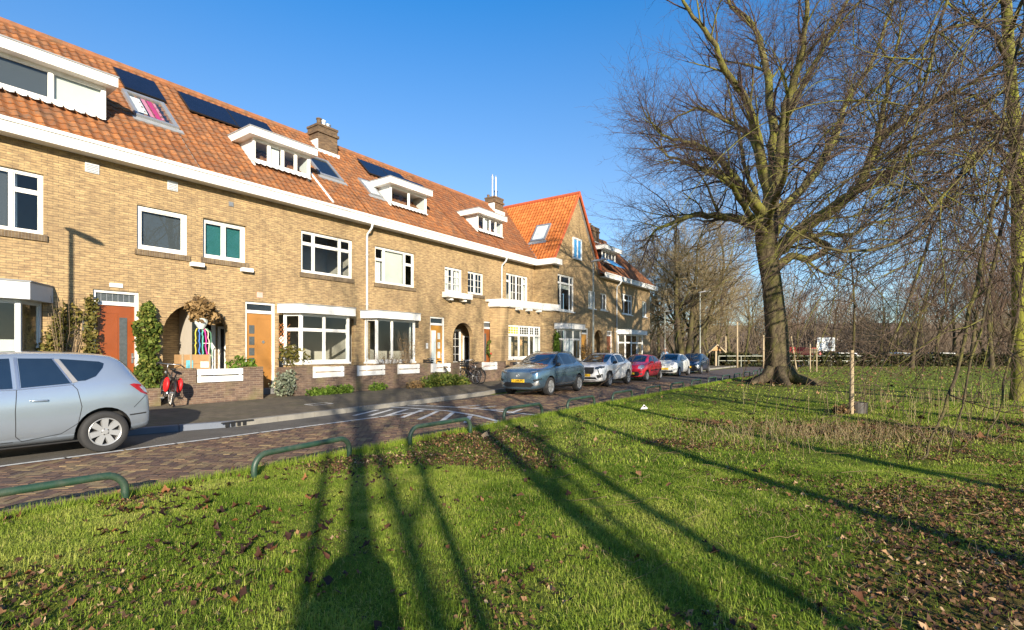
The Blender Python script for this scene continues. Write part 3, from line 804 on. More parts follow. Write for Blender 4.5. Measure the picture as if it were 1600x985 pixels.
def downpipe(house, u, v, z0, z1):
    p = MB(); p.tube([(u, v - .42, z1 + .02), (u, v - .36, z1 - .15), (u, v - .10, z1 - .35), (u, v - .07, z1 - .5), (u, v - .07, z0)], .045, 10)
    for z in (z0 + 1.0, (z0 + z1) / 2, z1 - 1.2): p.lathe((u, v - .07, z), [(.058, -.03), (.058, .03)], 10)
    p.lathe((u, v - .07, z0 + 2.65), [(.05, 0), (.10, .06), (.10, .16), (.05, .2)], 10)
    p.box(u - .01, u + .01, v - .07, v, z0 + 1.0, z0 + 1.03)
    return part('downpipe', p, M['pipe'], house, smooth=True)
def interior(house, u0, u1, v0=VF + .2, v1=19.6, ztop=6.6, low=None):
    m = MB(); ua = u0
    for (za, zb) in ((.36, 3.28), (3.42, ztop)):
        u0 = low if (low is not None and za < 1) else ua
        m.quad((u0, v1, za), (u1, v1, za), (u1, v1, zb), (u0, v1, zb)); m.quad((u0, v0, za), (u1, v0, za), (u1, v1, za), (u0, v1, za))
        m.quad((u0, v0, zb), (u0, v1, zb), (u1, v1, zb), (u1, v0, zb)); m.quad((u0, v0, za), (u0, v1, za), (u0, v1, zb), (u0, v0, zb)); m.quad((u1, v0, za), (u1, v0, zb), (u1, v1, zb), (u1, v1, za))
    return part('room_wall', m, M['interior'], house)

# ------------------------------------------------------------------ ground, road, pavement
def sheet(name, mb, m, kind='structure', z=0.0):
    return single(name, mb, m, 0, 0, 0, kind=kind)
ROAD_V0, ROAD_V1 = 6.80, 11.55
def ground_mat():
    m, nt, p = mat('lawn_soil')
    L = nt.links.new
    tc = nd(nt, 'ShaderNodeTexCoord')
    n1 = nd(nt, 'ShaderNodeTexNoise'); n1.inputs['Scale'].default_value = 0.35; n1.inputs['Detail'].default_value = 9; n1.inputs['Roughness'].default_value = .65
    n2 = nd(nt, 'ShaderNodeTexNoise'); n2.inputs['Scale'].default_value = 9.0; n2.inputs['Detail'].default_value = 8; n2.inputs['Roughness'].default_value = .7
    L(tc.outputs['Object'], n1.inputs['Vector']); L(tc.outputs['Object'], n2.inputs['Vector'])
    c1 = nd(nt, 'ShaderNodeValToRGB'); e = c1.color_ramp.elements
    e[0].position = .3; e[0].color = rgb((0.060, 0.080, 0.014)); e[1].position = .7; e[1].color = rgb((0.200, 0.235, 0.032))
    L(n2.outputs['Fac'], c1.inputs['Fac'])
    c2 = nd(nt, 'ShaderNodeValToRGB'); e = c2.color_ramp.elements; e[0].position = .52; e[1].position = .70
    L(n1.outputs['Fac'], c2.inputs['Fac'])
    mx = nd(nt, 'ShaderNodeMix', data_type='RGBA'); L(c2.outputs['Color'], mx.inputs['Factor']); L(c1.outputs['Color'], mx.inputs['A']); mx.inputs['B'].default_value = rgb((0.105, 0.065, 0.03))
    L(mx.outputs['Result'], p.inputs['Base Color']); p.inputs['Roughness'].default_value = .95; p.inputs['Specular IOR Level'].default_value = .1
    b = nd(nt, 'ShaderNodeBump'); b.inputs['Strength'].default_value = .9; b.inputs['Distance'].default_value = .06
    L(n2.outputs['Fac'], b.inputs['Height']); L(b.outputs['Normal'], p.inputs['Normal'])
    return m
M['soil'] = ground_mat()
g = MB(); g.quad((-600, -600, -.03), (600, -600, -.03), (600, 600, -.03), (-600, 600, -.03))
gr = link('ground', g.mesh('ground'), M['soil']); tag(gr, kind='structure')
# lawn: a gently uneven sheet up to the road edge
def lawn_h(x, y):
    return 0.02 * math.sin(x * .9 + 1.3) * math.cos(y * .7) + 0.012 * math.sin(x * 2.3 + y * 1.7)
def lawn_h_np(x, y):
    return 0.02 * np.sin(x * .9 + 1.3) * np.cos(y * .7) + 0.012 * np.sin(x * 2.3 + y * 1.7)
lm = MB()
us = [-20 + i * .8 for i in range(120)]; vs_ = [ROAD_V0 - .02 - (j * .4 if j < 60 else 24 + (j - 60) * 4) for j in range(74)]
pts = []
for uu in us:
    for vv in vs_:
        w = W(uu, vv); e = min(1.0, (ROAD_V0 - vv) / .8)
        pts.append((uu, vv, .012 + .03 * e + lawn_h(w.x, w.y) * e))
nv = len(vs_)
lm.add(pts, [(i * nv + j, i * nv + j + 1, (i + 1) * nv + j + 1, (i + 1) * nv + j) for i in range(len(us) - 1) for j in range(nv - 1)])
lawn = single('lawn', lm, M['soil'], 0, 0, 0, kind='structure', smooth=True)

rd = MB(); rd.quad((-30, ROAD_V0 - .03, -.016), (110, ROAD_V0 - .03, -.016), (110, ROAD_V1 + .3, -.016), (-30, ROAD_V1 + .3, -.016))
single('road_bed', rd, M['joint'], 0, 0, 0, kind='structure')
def in_hatch(u, v):
    return False
# paving bricks laid in herringbone, real bricks as far as they can be told apart
rng = random.Random(5)
bl, bw_ = 0.205, 0.1025
pb = MB()
c45, s45 = math.cos(R(45)), math.sin(R(45))
def pbrick(x0, y0, x1, y1):
    cx, cy = (x0 + x1) / 2, (y0 + y1) / 2
    u = cx * c45 - cy * s45; v = cx * s45 + cy * c45 + 9.0
    if not (-3.5 < u < 33.0 and ROAD_V0 - .02 < v < ROAD_V1 - .12): return
    if v > 10.0 and u < 11.5: return
    g_ = .004; z = rng.uniform(-.006, .0); k = []
    tl = rng.uniform(-.003, .003)
    for (x, y) in ((x0 + g_, y0 + g_), (x1 - g_, y0 + g_), (x1 - g_, y1 - g_), (x0 + g_, y1 - g_)):
        k.append((x * c45 - y * s45, x * s45 + y * c45 + 9.0))
    vs = [(a, b, -.016) for a, b in k] + [(k[0][0], k[0][1], z + tl), (k[1][0], k[1][1], z - tl), (k[2][0], k[2][1], z - tl), (k[3][0], k[3][1], z + tl)]
    pb.add(vs, [(4, 5, 6, 7), (0, 1, 5, 4), (1, 2, 6, 5), (2, 3, 7, 6), (3, 0, 4, 7)], rng.random())
NB = 190
for i in range(-NB, NB):
    for j in range(-NB, NB):
        # classic 2:1 herringbone on a grid of brick widths
        x = i * bw_; y = j * bw_
        k = (i - j) % 4
        if k == 0: pbrick(x, y, x + bl, y + bw_)
        elif k == 3: pbrick(x, y, x + bw_, y + bl)
single('brick_road', pb, M['pave'], 0, 0, 0, kind='structure')
# the farther road and the parking strip as flat sheets
fr = MB(); fr.quad((33.0, ROAD_V0 - .03, -.004), (110, ROAD_V0 - .03, -.004), (110, ROAD_V1 + .3, -.004), (33.0, ROAD_V1 + .3, -.004))
m, nt, p = mat('far_paving')
L = nt.links.new
tc = nd(nt, 'ShaderNodeTexCoord'); nz = nd(nt, 'ShaderNodeTexNoise'); nz.inputs['Scale'].default_value = 6; nz.inputs['Detail'].default_value = 9; nz.inputs['Roughness'].default_value = .75
L(tc.outputs['Object'], nz.inputs['Vector']); cr = nd(nt, 'ShaderNodeValToRGB'); e = cr.color_ramp.elements
e[0].position = .3; e[0].color = rgb((.07, .05, .047)); e[1].position = .7; e[1].color = rgb((.13, .095, .072)); L(nz.outputs['Fac'], cr.inputs['Fac']); L(cr.outputs['Color'], p.inputs['Base Color']); p.inputs['Roughness'].default_value = .8
M['far_pave'] = m
single('far_road', fr, M['far_pave'], 0, 0, 0, kind='structure')
pk = MB(); pk.quad((-30, 10.02, -.003), (11.3, 10.02, -.003), (11.3, ROAD_V1 + .2, -.003), (-30, ROAD_V1 + .2, -.003))
single('parking_strip', pk, M['asphalt'], 0, 0, 0, kind='structure')
# kerb: a long line of stones, bulging out between the parking bays
kl = [(-12, 11.95), (2.4, 11.85), (4.3, 11.72), (5.0, 11.35), (5.6, 11.22), (8.0, 11.35), (11, 11.55), (14.0, 11.8), (15.6, 12.0), (16.2, 12.3), (60, 12.4), (110, 12.4)]
def kerb_v(u):
    for (a, b), (c, d) in zip(kl, kl[1:]):
        if a <= u <= c: return b + (d - b) * (u - a) / (c - a)
    return 12.4
kb, kbl = MB(), MB()
u = -12.0
while u < 60:
    step = .98
    a, b = (u, kerb_v(u)), (u + step - .012, kerb_v(u + step - .012))
    tgt = kbl if (3.0 < u < 5.3) else kb
    tgt.obox(a, b, 0, math.hypot(b[0] - a[0], b[1] - a[1]), 0, .16, -.02, .115 + .004 * math.sin(u * 7))
    u += step
single('kerb', kb, M['kerb'], 0, 0, 0, kind='structure')
single('blue_kerb', kbl, M['kerb_blue'], 0, 0, 0, kind='structure')
# pavement from the kerb to the garden walls, small front yards behind, a little higher
pv = MB()
uu = [-30 + i * 1.0 for i in range(141)]
for a, b in zip(uu, uu[1:]):
    pv.quad((a, kerb_v(max(a, -11.9)) + .13, .105), (b, kerb_v(max(b, -11.9)) + .13, .105), (b, 15.55, .125), (a, 15.55, .125))
    pv.quad((a, 15.55, .125), (b, 15.55, .125), (b, 17.3 if b < 26.3 else 16.0, .22), (a, 17.3 if a < 26.2 else 16.0, .22))
single('pavement', pv, M['tiles'], 0, 0, 0, kind='structure')
# gully in the kerb
dr = MB()
gu = 5.42
for k in range(4):
    dr.obox((gu + k * .12, 11.24), (gu + 1 + k * .12, 11.24), 0, .07, -.03, .005, .01, .09)
dr.obox((gu - .1, 11.19), (gu + 1, 11.19), 0, .68, 0, .015, .095, .122)
single('kerb_gully', dr, M['black'], gu, 11.2, 0, 'black slotted gully inlet in the kerb behind the silver car', 'gully')
# white painted hatching where the kerb comes out, plus the painted bay sign on the pavement
def photo_uv(px, py, z=0.0):
    x, y = on_ground(px, py, z); return street(x, y)
def stripe(mb, p, q, w, z=.006):
    d = Vector((q[0] - p[0], q[1] - p[1])); 
    if d.length < .01: return
    n = Vector((-d.y, d.x)).normalized() * w / 2
    mb.quad((p[0] - n.x, p[1] - n.y, z), (q[0] - n.x, q[1] - n.y, z), (q[0] + n.x, q[1] + n.y, z), (p[0] + n.x, p[1] + n.y, z))
hm = MB()
curve = [photo_uv(*p) for p in ((566, 640), (606, 636.5), (640, 638), (700, 642.5), (745, 650), (781, 659.5))]
for a, b in zip(curve, curve[1:]): stripe(hm, a, b, .13, .005)
for (a, b) in (((590, 641), (553, 650)), ((612, 640.5), (578, 650)), ((636, 640), (604, 650)), ((660, 641), (628, 653)), ((684, 643), (655, 656)), ((708, 645), (687, 661)), ((735, 650), (728, 661)), ((776, 660), (732, 671))):
    stripe(hm, photo_uv(*a), photo_uv(*b), .12, .0062)
curve = [photo_uv(*p) for p in ((637, 634.2), (680, 635), (725, 637.5), (765, 641), (800, 645.5), (850, 650))]
for a, b in zip(curve, curve[1:]): stripe(hm, a, b, .12, .005)
for (a, b) in (((790, 640), (762, 641)), ((800, 644), (775, 642.5)), ((775, 635), (740, 638)), ((815, 640), (800, 645)), ((750, 633.5), (715, 636.5))):
    stripe(hm, photo_uv(*a), photo_uv(*b), .10, .0062)
single('road_marking', hm, M['paint_road'], 0, 0, 0, kind='structure')
ln = MB()
for k in range(16):
    stripe(ln, (-2 + k * .75, 10.0), (-2 + k * .75 + .72, 10.0), .10, .0055)
single('parking_line', ln, M['paint_road'], 0, 0, 0, kind='structure')
sg = MB()
a = photo_uv(490, 634, .11); z = .118
for (p, q) in (((0, 0), (.62, 0)), ((0, .42), (.62, .42)), ((0, 0), (0, .42)), ((.62, 0), (.62, .42))):
    stripe(sg, (a[0] + p[0], a[1] + p[1]), (a[0] + q[0], a[1] + q[1]), .07, z)
single('pavement_marking', sg, M['paint_road'], 0, 0, 0, kind='structure')

# ------------------------------------------------------------------ the terrace
V = VF
def S(u): return u
def facade(house, u0, u1, zlo, zhi, holes, arches=(), v=VF, label=None, name='wall'):
    mb = MB()
    wall_grid(mb, (u0, v), (u1, v), zlo, zhi, [(h[0] - u0, h[1] - u0) + tuple(h[2:]) for h in holes], arches=[(a[0] - u0, a[1] - u0, a[2], a[3]) for a in arches])
    return mb
def roof_deck(mb, u0, u1, e=(EAVE_V, EAVE_Z), r=(RIDGE_V, RIDGE_Z), back=True):
    mb.quad((u0, e[0], e[1] - .06), (u1, e[0], e[1] - .06), (u1, r[0], r[1] - .06), (u0, r[0], r[1] - .06))
    if back:
        mb.quad((u0, r[0], r[1] - .06), (u1, r[0], r[1] - .06), (u1, 2 * r[0] - e[0], e[1]), (u0, 2 * r[0] - e[0], e[1]))
        mb.quad((u0, 2 * r[0] - e[0] - .3, 0), (u0, 2 * r[0] - e[0] - .3, e[1]), (u1, 2 * r[0] - e[0] - .3, e[1]), (u1, 2 * r[0] - e[0] - .3, 0))
def main_roof(house, u0, u1, m, seed, e=(EAVE_V, EAVE_Z), r=(RIDGE_V, RIDGE_Z), ridge=True):
    t = MB(); tile_roof(t, u0, u1, e, r, seed=seed)
    o = part('roof', t, M[m], house)
    d = MB(); roof_deck(d, u0, u1, e, r); part('roof_deck', d, M['lead'], o)
    rt = MB(); n = int((u1 - u0) / .38); 
    for i in range(n):
        a = u0 + (u1 - u0) * i / n; b = u0 + (u1 - u0) * (i + 1) / n
        rt.tube([(a, r[0], r[1] + .0), (b + .03, r[0], r[1] + .012)], [.15, .135], 10)
    part('ridge_tiles', rt, M['ridge'], o)
    return o
def fascia(house, u0, u1, v0=16.58, v1=16.995, z0=6.73, z1=7.06):
    f = MB(); f.box(u0, u1, v0, v0 + .05, z0, z1); f.box(u0, u1, v0 + .05, v1, z0 + .012, z0 + .05)
    f.box(u0, u1, v0 - .035, v0 - .002, z1 - .07, z1 + .02)
    o = part('fascia', f, M['white'], house)
    g_ = MB(); g_.box(u0, u1, v0 + .02, v0 + .14, z1 + .003, z1 + .03); part('gutter', g_, M['lead'], o)
    return o
def vent(house, u0, u1, z0, z1, v=VF, m='grey_paint'):
    f = MB(); f.box(u0, u1, v - .02, v + .02, z0, z1)
    o = part('air_vent', f, M[m], house)
    s_ = MB(); n = 5
    for i in range(n):
        zz = z0 + .02 + (z1 - z0 - .04) * i / n; s_.box(u0 + .02, u1 - .02, v - .028, v - .021, zz, zz + .018)
    part('louvre', s_, M['zinc'], o)
def corbel(house, u, z, v=VF):
    f = MB(); f.box(u - .18, u + .18, v - .16, v + .01, z - .06, z + .06); part('corbel', f, M['white'], house)
def porch(house, u0, u1, door_u, light_u, v0=VF, depth=.85, z0=.3, zt=3.2, left=.0):
    """recess behind a round arch: brick lining, glazed inner door and a narrow side light in its back wall"""
    b = MB(); a0, a1 = u0 - left, max(u1 + .1, light_u[1] + .12); vi = v0 + .24; vb = vi + depth
    b.quad((a0, vi, z0), (a0, vi, zt), (a0, vb, zt), (a0, vb, z0)); b.quad((a1, vi, z0), (a1, vb, z0), (a1, vb, zt), (a1, vi, zt))
    b.quad((a0, vb, z0), (a0, vb, zt), (a1, vb, zt), (a1, vb, z0)); b.quad((a0, vi, zt), (a1, vi, zt), (a1, vb, zt), (a0, vb, zt))
    b.quad((a0, v0 - .02, z0), (a0, vb, z0), (a1, vb, z0), (a1, v0 - .02, z0)); b.quad((u1, vi, z0), (a1, vi, z0), (a1, vi, zt), (u1, vi, zt))
    o = part('porch', b, M['brick'], house)
    f, g_ = MB(), MB(); vd = vb - .10
    frame_panel(f, g_, (door_u[0], vd), (door_u[1], vd), z0 + .02, zt - .42, [(1, [.6, 1.6])], fw=.09, inset=0, bars={(0, 1): (2, 4)})
    frame_panel(f, g_, (light_u[0], vd), (light_u[1], vd), z0 + .55, zt - .75, [(1, [1])], fw=.05, inset=0)
    part('porch_door', f, M['white'], o); part('pane', g_, M['glass_dark'], o)
    return o
# ---- first house, cut by the left edge
h1 = sthing('terraced_house', 0, V, 0, 'brick house at the left edge with long white dormer and red-brown front door', 'house', 'terraced houses of the brick row')
wl = facade(h1, -8, 7.33, 3.35, 6.9, [(1.55, 3.8, 4.52, 6.02), (5.79, 7.09, 4.5, 5.74), (-6, -3.5, 4.5, 6.0)])
wl2 = facade(h1, -8, 6.13, .1, 3.35, [(-1.9, 3.78, .36, 2.88), (4.79, 5.84, .2, 3.27), (-6, -5, .3, 3.2)])
wl.add(wl2.v, wl2.f)
wl.quad((-8, V, 0), (-8, V, 7), (-8, 25, 7), (-8, 25, 0)); wl.add([(-8, 16.7, 6.9), (-8, 25.3, 6.9), (-8, 21, 11.1)], [(0, 2, 1)])
part('wall', wl, M['brick'], h1)
main_roof(h1, -8, 7.33, 'roof_old', 1)
fascia(h1, -8.2, 7.33)
interior(h1, -7.9, 7.3)
window(h1, (1.55, V), (3.8, V), 4.52, 6.02, [(.55, [1.05, .45]), (1.2, [1]), (.55, [1.05, .45])], behind=[('blind_grey', .0, .72, .0, 1.0), ('curtain', .76, .80, .0, 1.0)])
window(h1, (-6, V), (-3.5, V), 4.5, 6.0, [(1, [1, .4]), (1, [1, .4])])
window(h1, (5.79, V), (7.09, V), 4.5, 5.74, [(1, [1])], fw=.11, behind=[('blind_grey', 0, 1, 0, 1)], sill='brick')
bay(h1, -1.35, 3.24, .95, 2.82, 3.22, cant=.52, proj=.66, cols=[(1, [1]), (1, [1]), (1, [1]), (1, [1])], frame_m='grey_paint', hood_m='grey_paint', behind=[('blind', .0, 1.0, .0, .5)])
door(h1, 4.79, 5.84, .36, 3.27, 'door_red', transom=.30, glazing=[(.60, .80, .06, .87, 'leaded')], panels=[(.06, .56, .05, .92)], handle=.94)
vent(h1, 4.62, 4.92, 6.33, 6.58); vent(h1, 6.55, 6.82, 6.35, 6.62)
pl = MB(); pl.box(5.15, 5.45, V - .02, V + .005, 3.36, 3.47); part('name_plate', pl, M['white_old'], h1)
pl = MB(); pl.box(4.55, 4.72, V - .05, V + .005, 2.15, 2.5); part('wall_lantern', pl, M['metal'], h1)
dormer(h1, .6, 5.26, 17.62, 8.12, 8.98, 9.24, [(1, [1]), (1, [1]), (.95, [1]), (.95, [1])], behind=[('blind', .76, .985, .04, .98), ('blind_grey', .0, .74, .0, 1)], over_f=.27, over_r=.2)
for k in range(9): pass
o = roof_panel(h1, 'skylight', 6.2, 7.38, 2.40, 4.02, None, 'zinc', h=.13, frame=.10, pane_m='glass')
roof_panel(h1, 'solar_panel', 6.30, 7.48, 4.14, 5.52, 'solar', 'solar_edge', h=.16)

# ---- second house
h2 = sthing('terraced_house', 10.5, V, 0, 'brick house with golden wood door, orange trellis and the larger four-pane dormer', 'house', 'terraced houses of the brick row')
ARC = (6.43, 8.32, .2, 2.115)
wl = facade(h2, 7.33, 13.72, 3.35, 6.9, [(7.53, 8.87, 4.52, 5.74), (10.85, 13.09, 4.48, 6.0)])
wl2 = facade(h2, 6.13, 13.72, .1, 3.35, [(8.83, 9.87, .2, 3.27), (10.0, 13.15, .36, 2.9)], arches=[ARC])
wl.add(wl2.v, wl2.f); part('wall', wl, M['brick'], h2)
main_roof(h2, 7.33, 13.72, 'roof_old', 2)
fascia(h2, 7.33, 13.72)
interior(h2, 7.4, 13.70, low=8.85)
porch(h2, 6.43, 8.32, (7.50, 8.36), (8.46, 8.74))
window(h2, (7.53, V), (8.87, V), 4.52, 5.74, [(1, [1]), (1, [1])], fw=.10, inset=.10, behind=[('blind_teal', .0, 1, .0, .88)])
window(h2, (10.85, V), (13.09, V), 4.48, 6.0, [(.5, [1.0, .38]), (1.2, [1.0, .38]), (.5, [1.0, .38])], fw=.075)
door(h2, 8.83, 9.87, .37, 3.27, 'door_gold', transom=.28, glazing=[(.12, .32, .73, .84, 'leaded'), (.12, .32, .58, .69, 'leaded'), (.12, .32, .44, .54, 'leaded'), (.12, .32, .32, .41, 'leaded')], panels=[(.40, .95, .05, .94)], knocker=(.66, .62), handle=False, transom_m='glass_dark')
bay(h2, 10.49, 12.52, 1.22, 2.95, 3.24, cant=.32, proj=.55, cols=[(1, [1.35, .62]), (1.15, [1.35, .62])])
nm = MB(); nm.prism_y([(10.10 + .09 * math.cos(k * math.pi / 4), 2.02 + .13 * math.sin(k * math.pi / 4)) for k in range(8)], V - .02, V + .005); part('number_plate', nm, M['white'], h2)
nm = MB(); nm.box(9.22, 9.42, V - .015, V + .005, 3.42, 3.6); part('name_plate', nm, plain('pink_plate', (.62, .36, .30), .6), h2)
corbel(h2, 7.33, 4.25); corbel(h2, 8.85, 4.28)
vent(h2, 8.3, 8.45, 6.27, 6.42, m='step')
vent(h2, 7.35 + .05, 7.62, 6.40, 6.62) if False else None
tr = MB()
for k in range(-6, 9):
    for sgn in (1, -1):
        x0 = 10.0; w_, h_ = .42, 1.05; zb = 1.55
        pts = []
        for q in range(41):
            x = w_ * q / 40; zz = (k * .15 + sgn * x * 1.0)
            if 0 <= zz <= h_: pts.append((9.98 + x, zz + zb))
        if len(pts) > 1:
            (xa, za), (xb, zb2) = pts[0], pts[-1]
            tr.tube([(xa, V - .03 - (.012 if sgn > 0 else 0), za), (xb, V - .03 - (.012 if sgn > 0 else 0), zb2)], .011, 4)
part('trellis', tr, M['trellis'], h2)
dormer(h2, 9.45, 11.66, 17.66, 8.22, 9.02, 9.27, [(1, [1]), (1, [1]), (1, [1]), (1, [1])], over_f=.27, over_l=.25, over_r=.13, behind=[('curtain', .32, .46, .0, 1.0)])
roof_panel(h2, 'solar_panel', 8.20, 9.85, 4.14, 5.50, 'solar', 'solar_edge', h=.16); roof_panel(h2, 'solar_panel', 9.88, 11.5, 4.14, 5.50, 'solar', 'solar_edge', h=.16)
roof_panel(h2, 'skylight', 12.5, 13.62, 2.38, 3.92, None, 'zinc', h=.12, frame=.09, pane_m='glass_dark')
chimney(h2, 13.72, 14.72, 20.2, 21.0, 10.0, 11.62, [(13.9, 20.4, .32, .1, 'brick_chim'), (14.2, 20.5, .36, .08, 'white_old'), (14.5, 20.6, .3, .11, 'zinc')])
vp = MB(); L0 = on_roof(493, 275); L1 = on_roof(509, 318)
vp.tube([(12.02, L0[1], L0[2] + .06), (12.02, 16.75, 7.22)], .045, 6); part('rain_pipe', vp, M['white'], h2)
downpipe(h2, 13.74, V, .3, 6.72)

# ---- third house
h3 = sthing('terraced_house', 16.5, V, 0, 'brick house with yellow door and two-pane dormer between the two downpipes', 'house', 'terraced houses of the brick row')
wl = facade(h3, 13.72, 19.88, 3.35, 6.9, [(14.21, 16.44, 4.47, 5.99), (18.42, 19.69, 4.5, 5.71)])
wl2 = facade(h3, 13.72, 18.76, .1, 3.35, [(17.43, 18.42, .2, 3.25), (13.95, 16.45, .36, 2.9)])
wl.add(wl2.v, wl2.f); part('wall', wl, M['brick'], h3)
main_roof(h3, 13.72, 19.88, 'roof_old', 3)
fascia(h3, 13.72, 19.88)
interior(h3, 13.74, 18.9)
window(h3, (14.21, V), (16.44, V), 4.47, 5.99, [(.5, [1.0, .5]), (1.25, [1]), (.5, [1.0, .5])], behind=[('blind', .22, .74, .0, .96), ('curtain', .0, .2, 0, .7)], fw=.07)
window(h3, (18.42, V), (19.69, V), 4.5, 5.71, [(1, [1]), (1, [1])], bars={(0, 0): (2, 3), (1, 0): (2, 3)}, sill=None, fw=.08, behind=[('curtain', 0, .3, 0, 1), ('curtain', .7, 1, 0, 1)])
bx_ = MB(); bx_.box(18.22, 20.02, V - .42, V - .02, 4.2, 4.46); bx_.box(18.5, 18.7, V - .3, V, 4.08, 4.198); bx_.box(19.5, 19.7, V - .3, V, 4.08, 4.198); part('window_box', bx_, M['white'], h3)
bay(h3, 13.88, 15.99, 1.19, 2.95, 3.24, cant=.2, proj=.5, cols=[(.62, [1]), (1, [1])], over=.22)
door(h3, 17.43, 18.42, .36, 3.25, 'door_yellow', transom=.30, glazing=[(.12, .48, .08, .90, 'frosted'), (.62, .82, .74, .86, 'frosted'), (.62, .82, .56, .68, 'frosted'), (.62, .82, .38, .50, 'frosted'), (.62, .82, .2, .32, 'frosted')], transom_m='glass_dark')
dormer(h3, 15.62, 17.87, 17.66, 8.2, 9.0, 9.26, [(1, [1]), (1, [1])], over_f=.27, over_l=.25, over_r=.13)
roof_panel(h3, 'solar_panel', 15.95, 17.3, 4.14, 5.40, 'solar', 'solar_edge', h=.16); roof_panel(h3, 'solar_panel', 17.33, 18.7, 4.14, 5.40, 'solar', 'solar_edge', h=.16)
roof_panel(h3, 'solar_panel', 18.73, 20.0, 4.14, 5.0, 'solar', 'solar_edge', h=.16)
roof_panel(h3, 'skylight', 14.8, 15.48, 2.0, 3.24, None, 'zinc', h=.12, frame=.08, pane_m='frosted')
nm = MB(); nm.box(17.15, 17.28, V - .02, V + .005, 1.75, 2.0); part('number_plate', nm, M['white'], h3)

# ---- fourth house, with the arched porch
h4 = sthing('terraced_house', 21.0, V, 0, 'narrow brick house with arched porch and brown door, left of the corner house', 'house', 'terraced houses of the brick row')
wl = facade(h4, 19.88, 22.9, 3.35, 6.9, [(20.13, 21.40, 4.56, 5.70)])
wl2 = facade(h4, 18.76, 22.9, .1, 3.35, [(21.43, 22.40, .2, 3.22)], arches=[(19.02, 20.55, .2, 2.29)])
wl.add(wl2.v, wl2.f); part('wall', wl, M['brick'], h4)
main_roof(h4, 19.88, 22.9, 'roof_brown', 4)
fascia(h4, 19.88, 22.9)
porch(h4, 19.02, 20.55, (19.9, 20.75), (20.95, 21.5))
interior(h4, 19.9, 22.88, low=21.65)
window(h4, (20.13, V), (21.40, V), 4.56, 5.70, [(1, [1]), (1, [1])], bars={(0, 0): (2, 3), (1, 0): (2, 3)}, fw=.07)
corbel(h4, 21.75, 4.32)
door(h4, 21.43, 22.40, .36, 3.22, 'door_dkred', transom=.30, glazing=[(.12, .30, .3, .9, 'leaded'), (.70, .88, .3, .9, 'leaded')], transom_m='leaded')
dormer(h4, 21.72, 23.98, 17.66, 8.2, 9.02, 9.28, [(1, [1]), (1, [1]), (1, [1]), (1, [1])], over_f=.27, over_l=.25, over_r=.1, behind=[('curtain', .28, .44, 0, 1)])
downpipe(h4, 22.93, V, .3, 6.72)

# ---- corner wing with the street gable
GV = 15.7; GU0, GU1, GA, GZ = 26.3, 32.3, 29.25, 11.62
h5 = sthing('corner_house', 28.0, GV, 0, 'corner house with bright orange gabled roof and blue-curtained attic window', 'house', 'terraced houses of the brick row')
wl = facade(h5, 22.9, 26.3, .1, 6.9, [(23.43, 25.63, 4.0, 6.03)])
side = MB(); wall_grid(side, (GU0, VF), (GU0, GV), .1, 7.05, [])
wl.add(side.v, side.f)
fr_ = facade(h5, GU0, GU1, 3.35, 7.05, [(26.9, 28.95, 4.1, 6.3), (30.9, 32.0, 4.5, 5.68)], v=GV); wl.add(fr_.v, fr_.f)
fr_ = facade(h5, GU0, 31.45, .1, 3.35, [(26.75, 29.3, .4, 2.95), (29.95, 30.9, .2, 3.15)], v=GV); wl.add(fr_.v, fr_.f)
wl.add([(GU0, GV, 7.05), (GU1, GV, 7.05), (GA, GV, GZ - .08)], [(0, 1, 2)])
part('wall', wl, M['brick'], h5)
main_roof(h5, 22.9, 28.9, 'roof_brown', 5)
fascia(h5, 22.9, 25.93)
f = MB(); f.box(25.9, 26.30, 15.30, 16.578, 6.732, 7.058); f.box(26.30, 26.75, 15.30, 15.68, 6.734, 7.056); part('fascia', f, M['white'], h5)
# the wing roof: two steep slopes with the ridge running back from the street
t = MB(); tile_roof(t, GV - .22, 21.6, (26.05, 6.95), (GA, GZ), seed=8, axis='v', tile=.22, row=.3)
o = part('wing_roof', t, M['roof_new'], h5)
t = MB(); tile_roof(t, GV - .22, 21.6, (2 * GA - 26.05 - .1, 6.95), (GA, GZ), seed=9, axis='v', tile=.22, row=.3)
part('right_slope', t, M['roof_new'], o)
d = MB(); d.quad((26.1, GV - .12, 6.9), (26.1, 21.6, 6.9), (GA, 21.6, GZ - .06), (GA, GV - .12, GZ - .06)); d.quad((GA, GV - .12, GZ - .06), (GA, 21.6, GZ - .06), (2 * GA - 26.1, 21.6, 6.9), (2 * GA - 26.1, GV - .12, 6.9))
part('roof_deck', d, M['lead'], o)
rt = MB()
for i in range(16):
    a = GV - .25 + i * .37; rt.tube([(GA, a, GZ + .02), (GA, a + .4, GZ + .03)], [.13, .115], 10)
part('ridge_tiles', rt, M['ridge_new'], o)
vg = MB()
for (ua, sgn) in ((26.05, 1), (2 * GA - 26.05, -1)):
    n = 18
    for i in range(n):
        a = i / n; b = (i + 1) / n
        p = (ua + (GA - ua) * a, GV - .24, 6.95 + (GZ - 6.95) * a); q = (ua + (GA - ua) * b, GV - .24, 6.95 + (GZ - 6.95) * b)
        vg.tube([p, q], [.075, .065], 6)
part('verge_tiles', vg, M['ridge_new'], o)
vl = MB(); vl.tube([(26.15, 16.65, 7.06), (29.1, 20.95, 11.22)], .07, 6); part('valley_gutter', vl, M['lead'], o)
e5, r5 = (26.05, 6.95), (GA, GZ)
def on_wing(px, py):
    a, _, c = ray(px, py); sl = (r5[1] - e5[1]) / (r5[0] - e5[0])
    un = a * D.x + D.y; vn = a * N.x + N.y
    t_ = (e5[1] - sl * e5[0] - CAM_H) / (c - sl * un)
    return t_ * un, t_ * vn, CAM_H + c * t_
q = [on_wing(*p) for p in ((840, 354), (860, 352), (854, 376.5), (830, 379))]
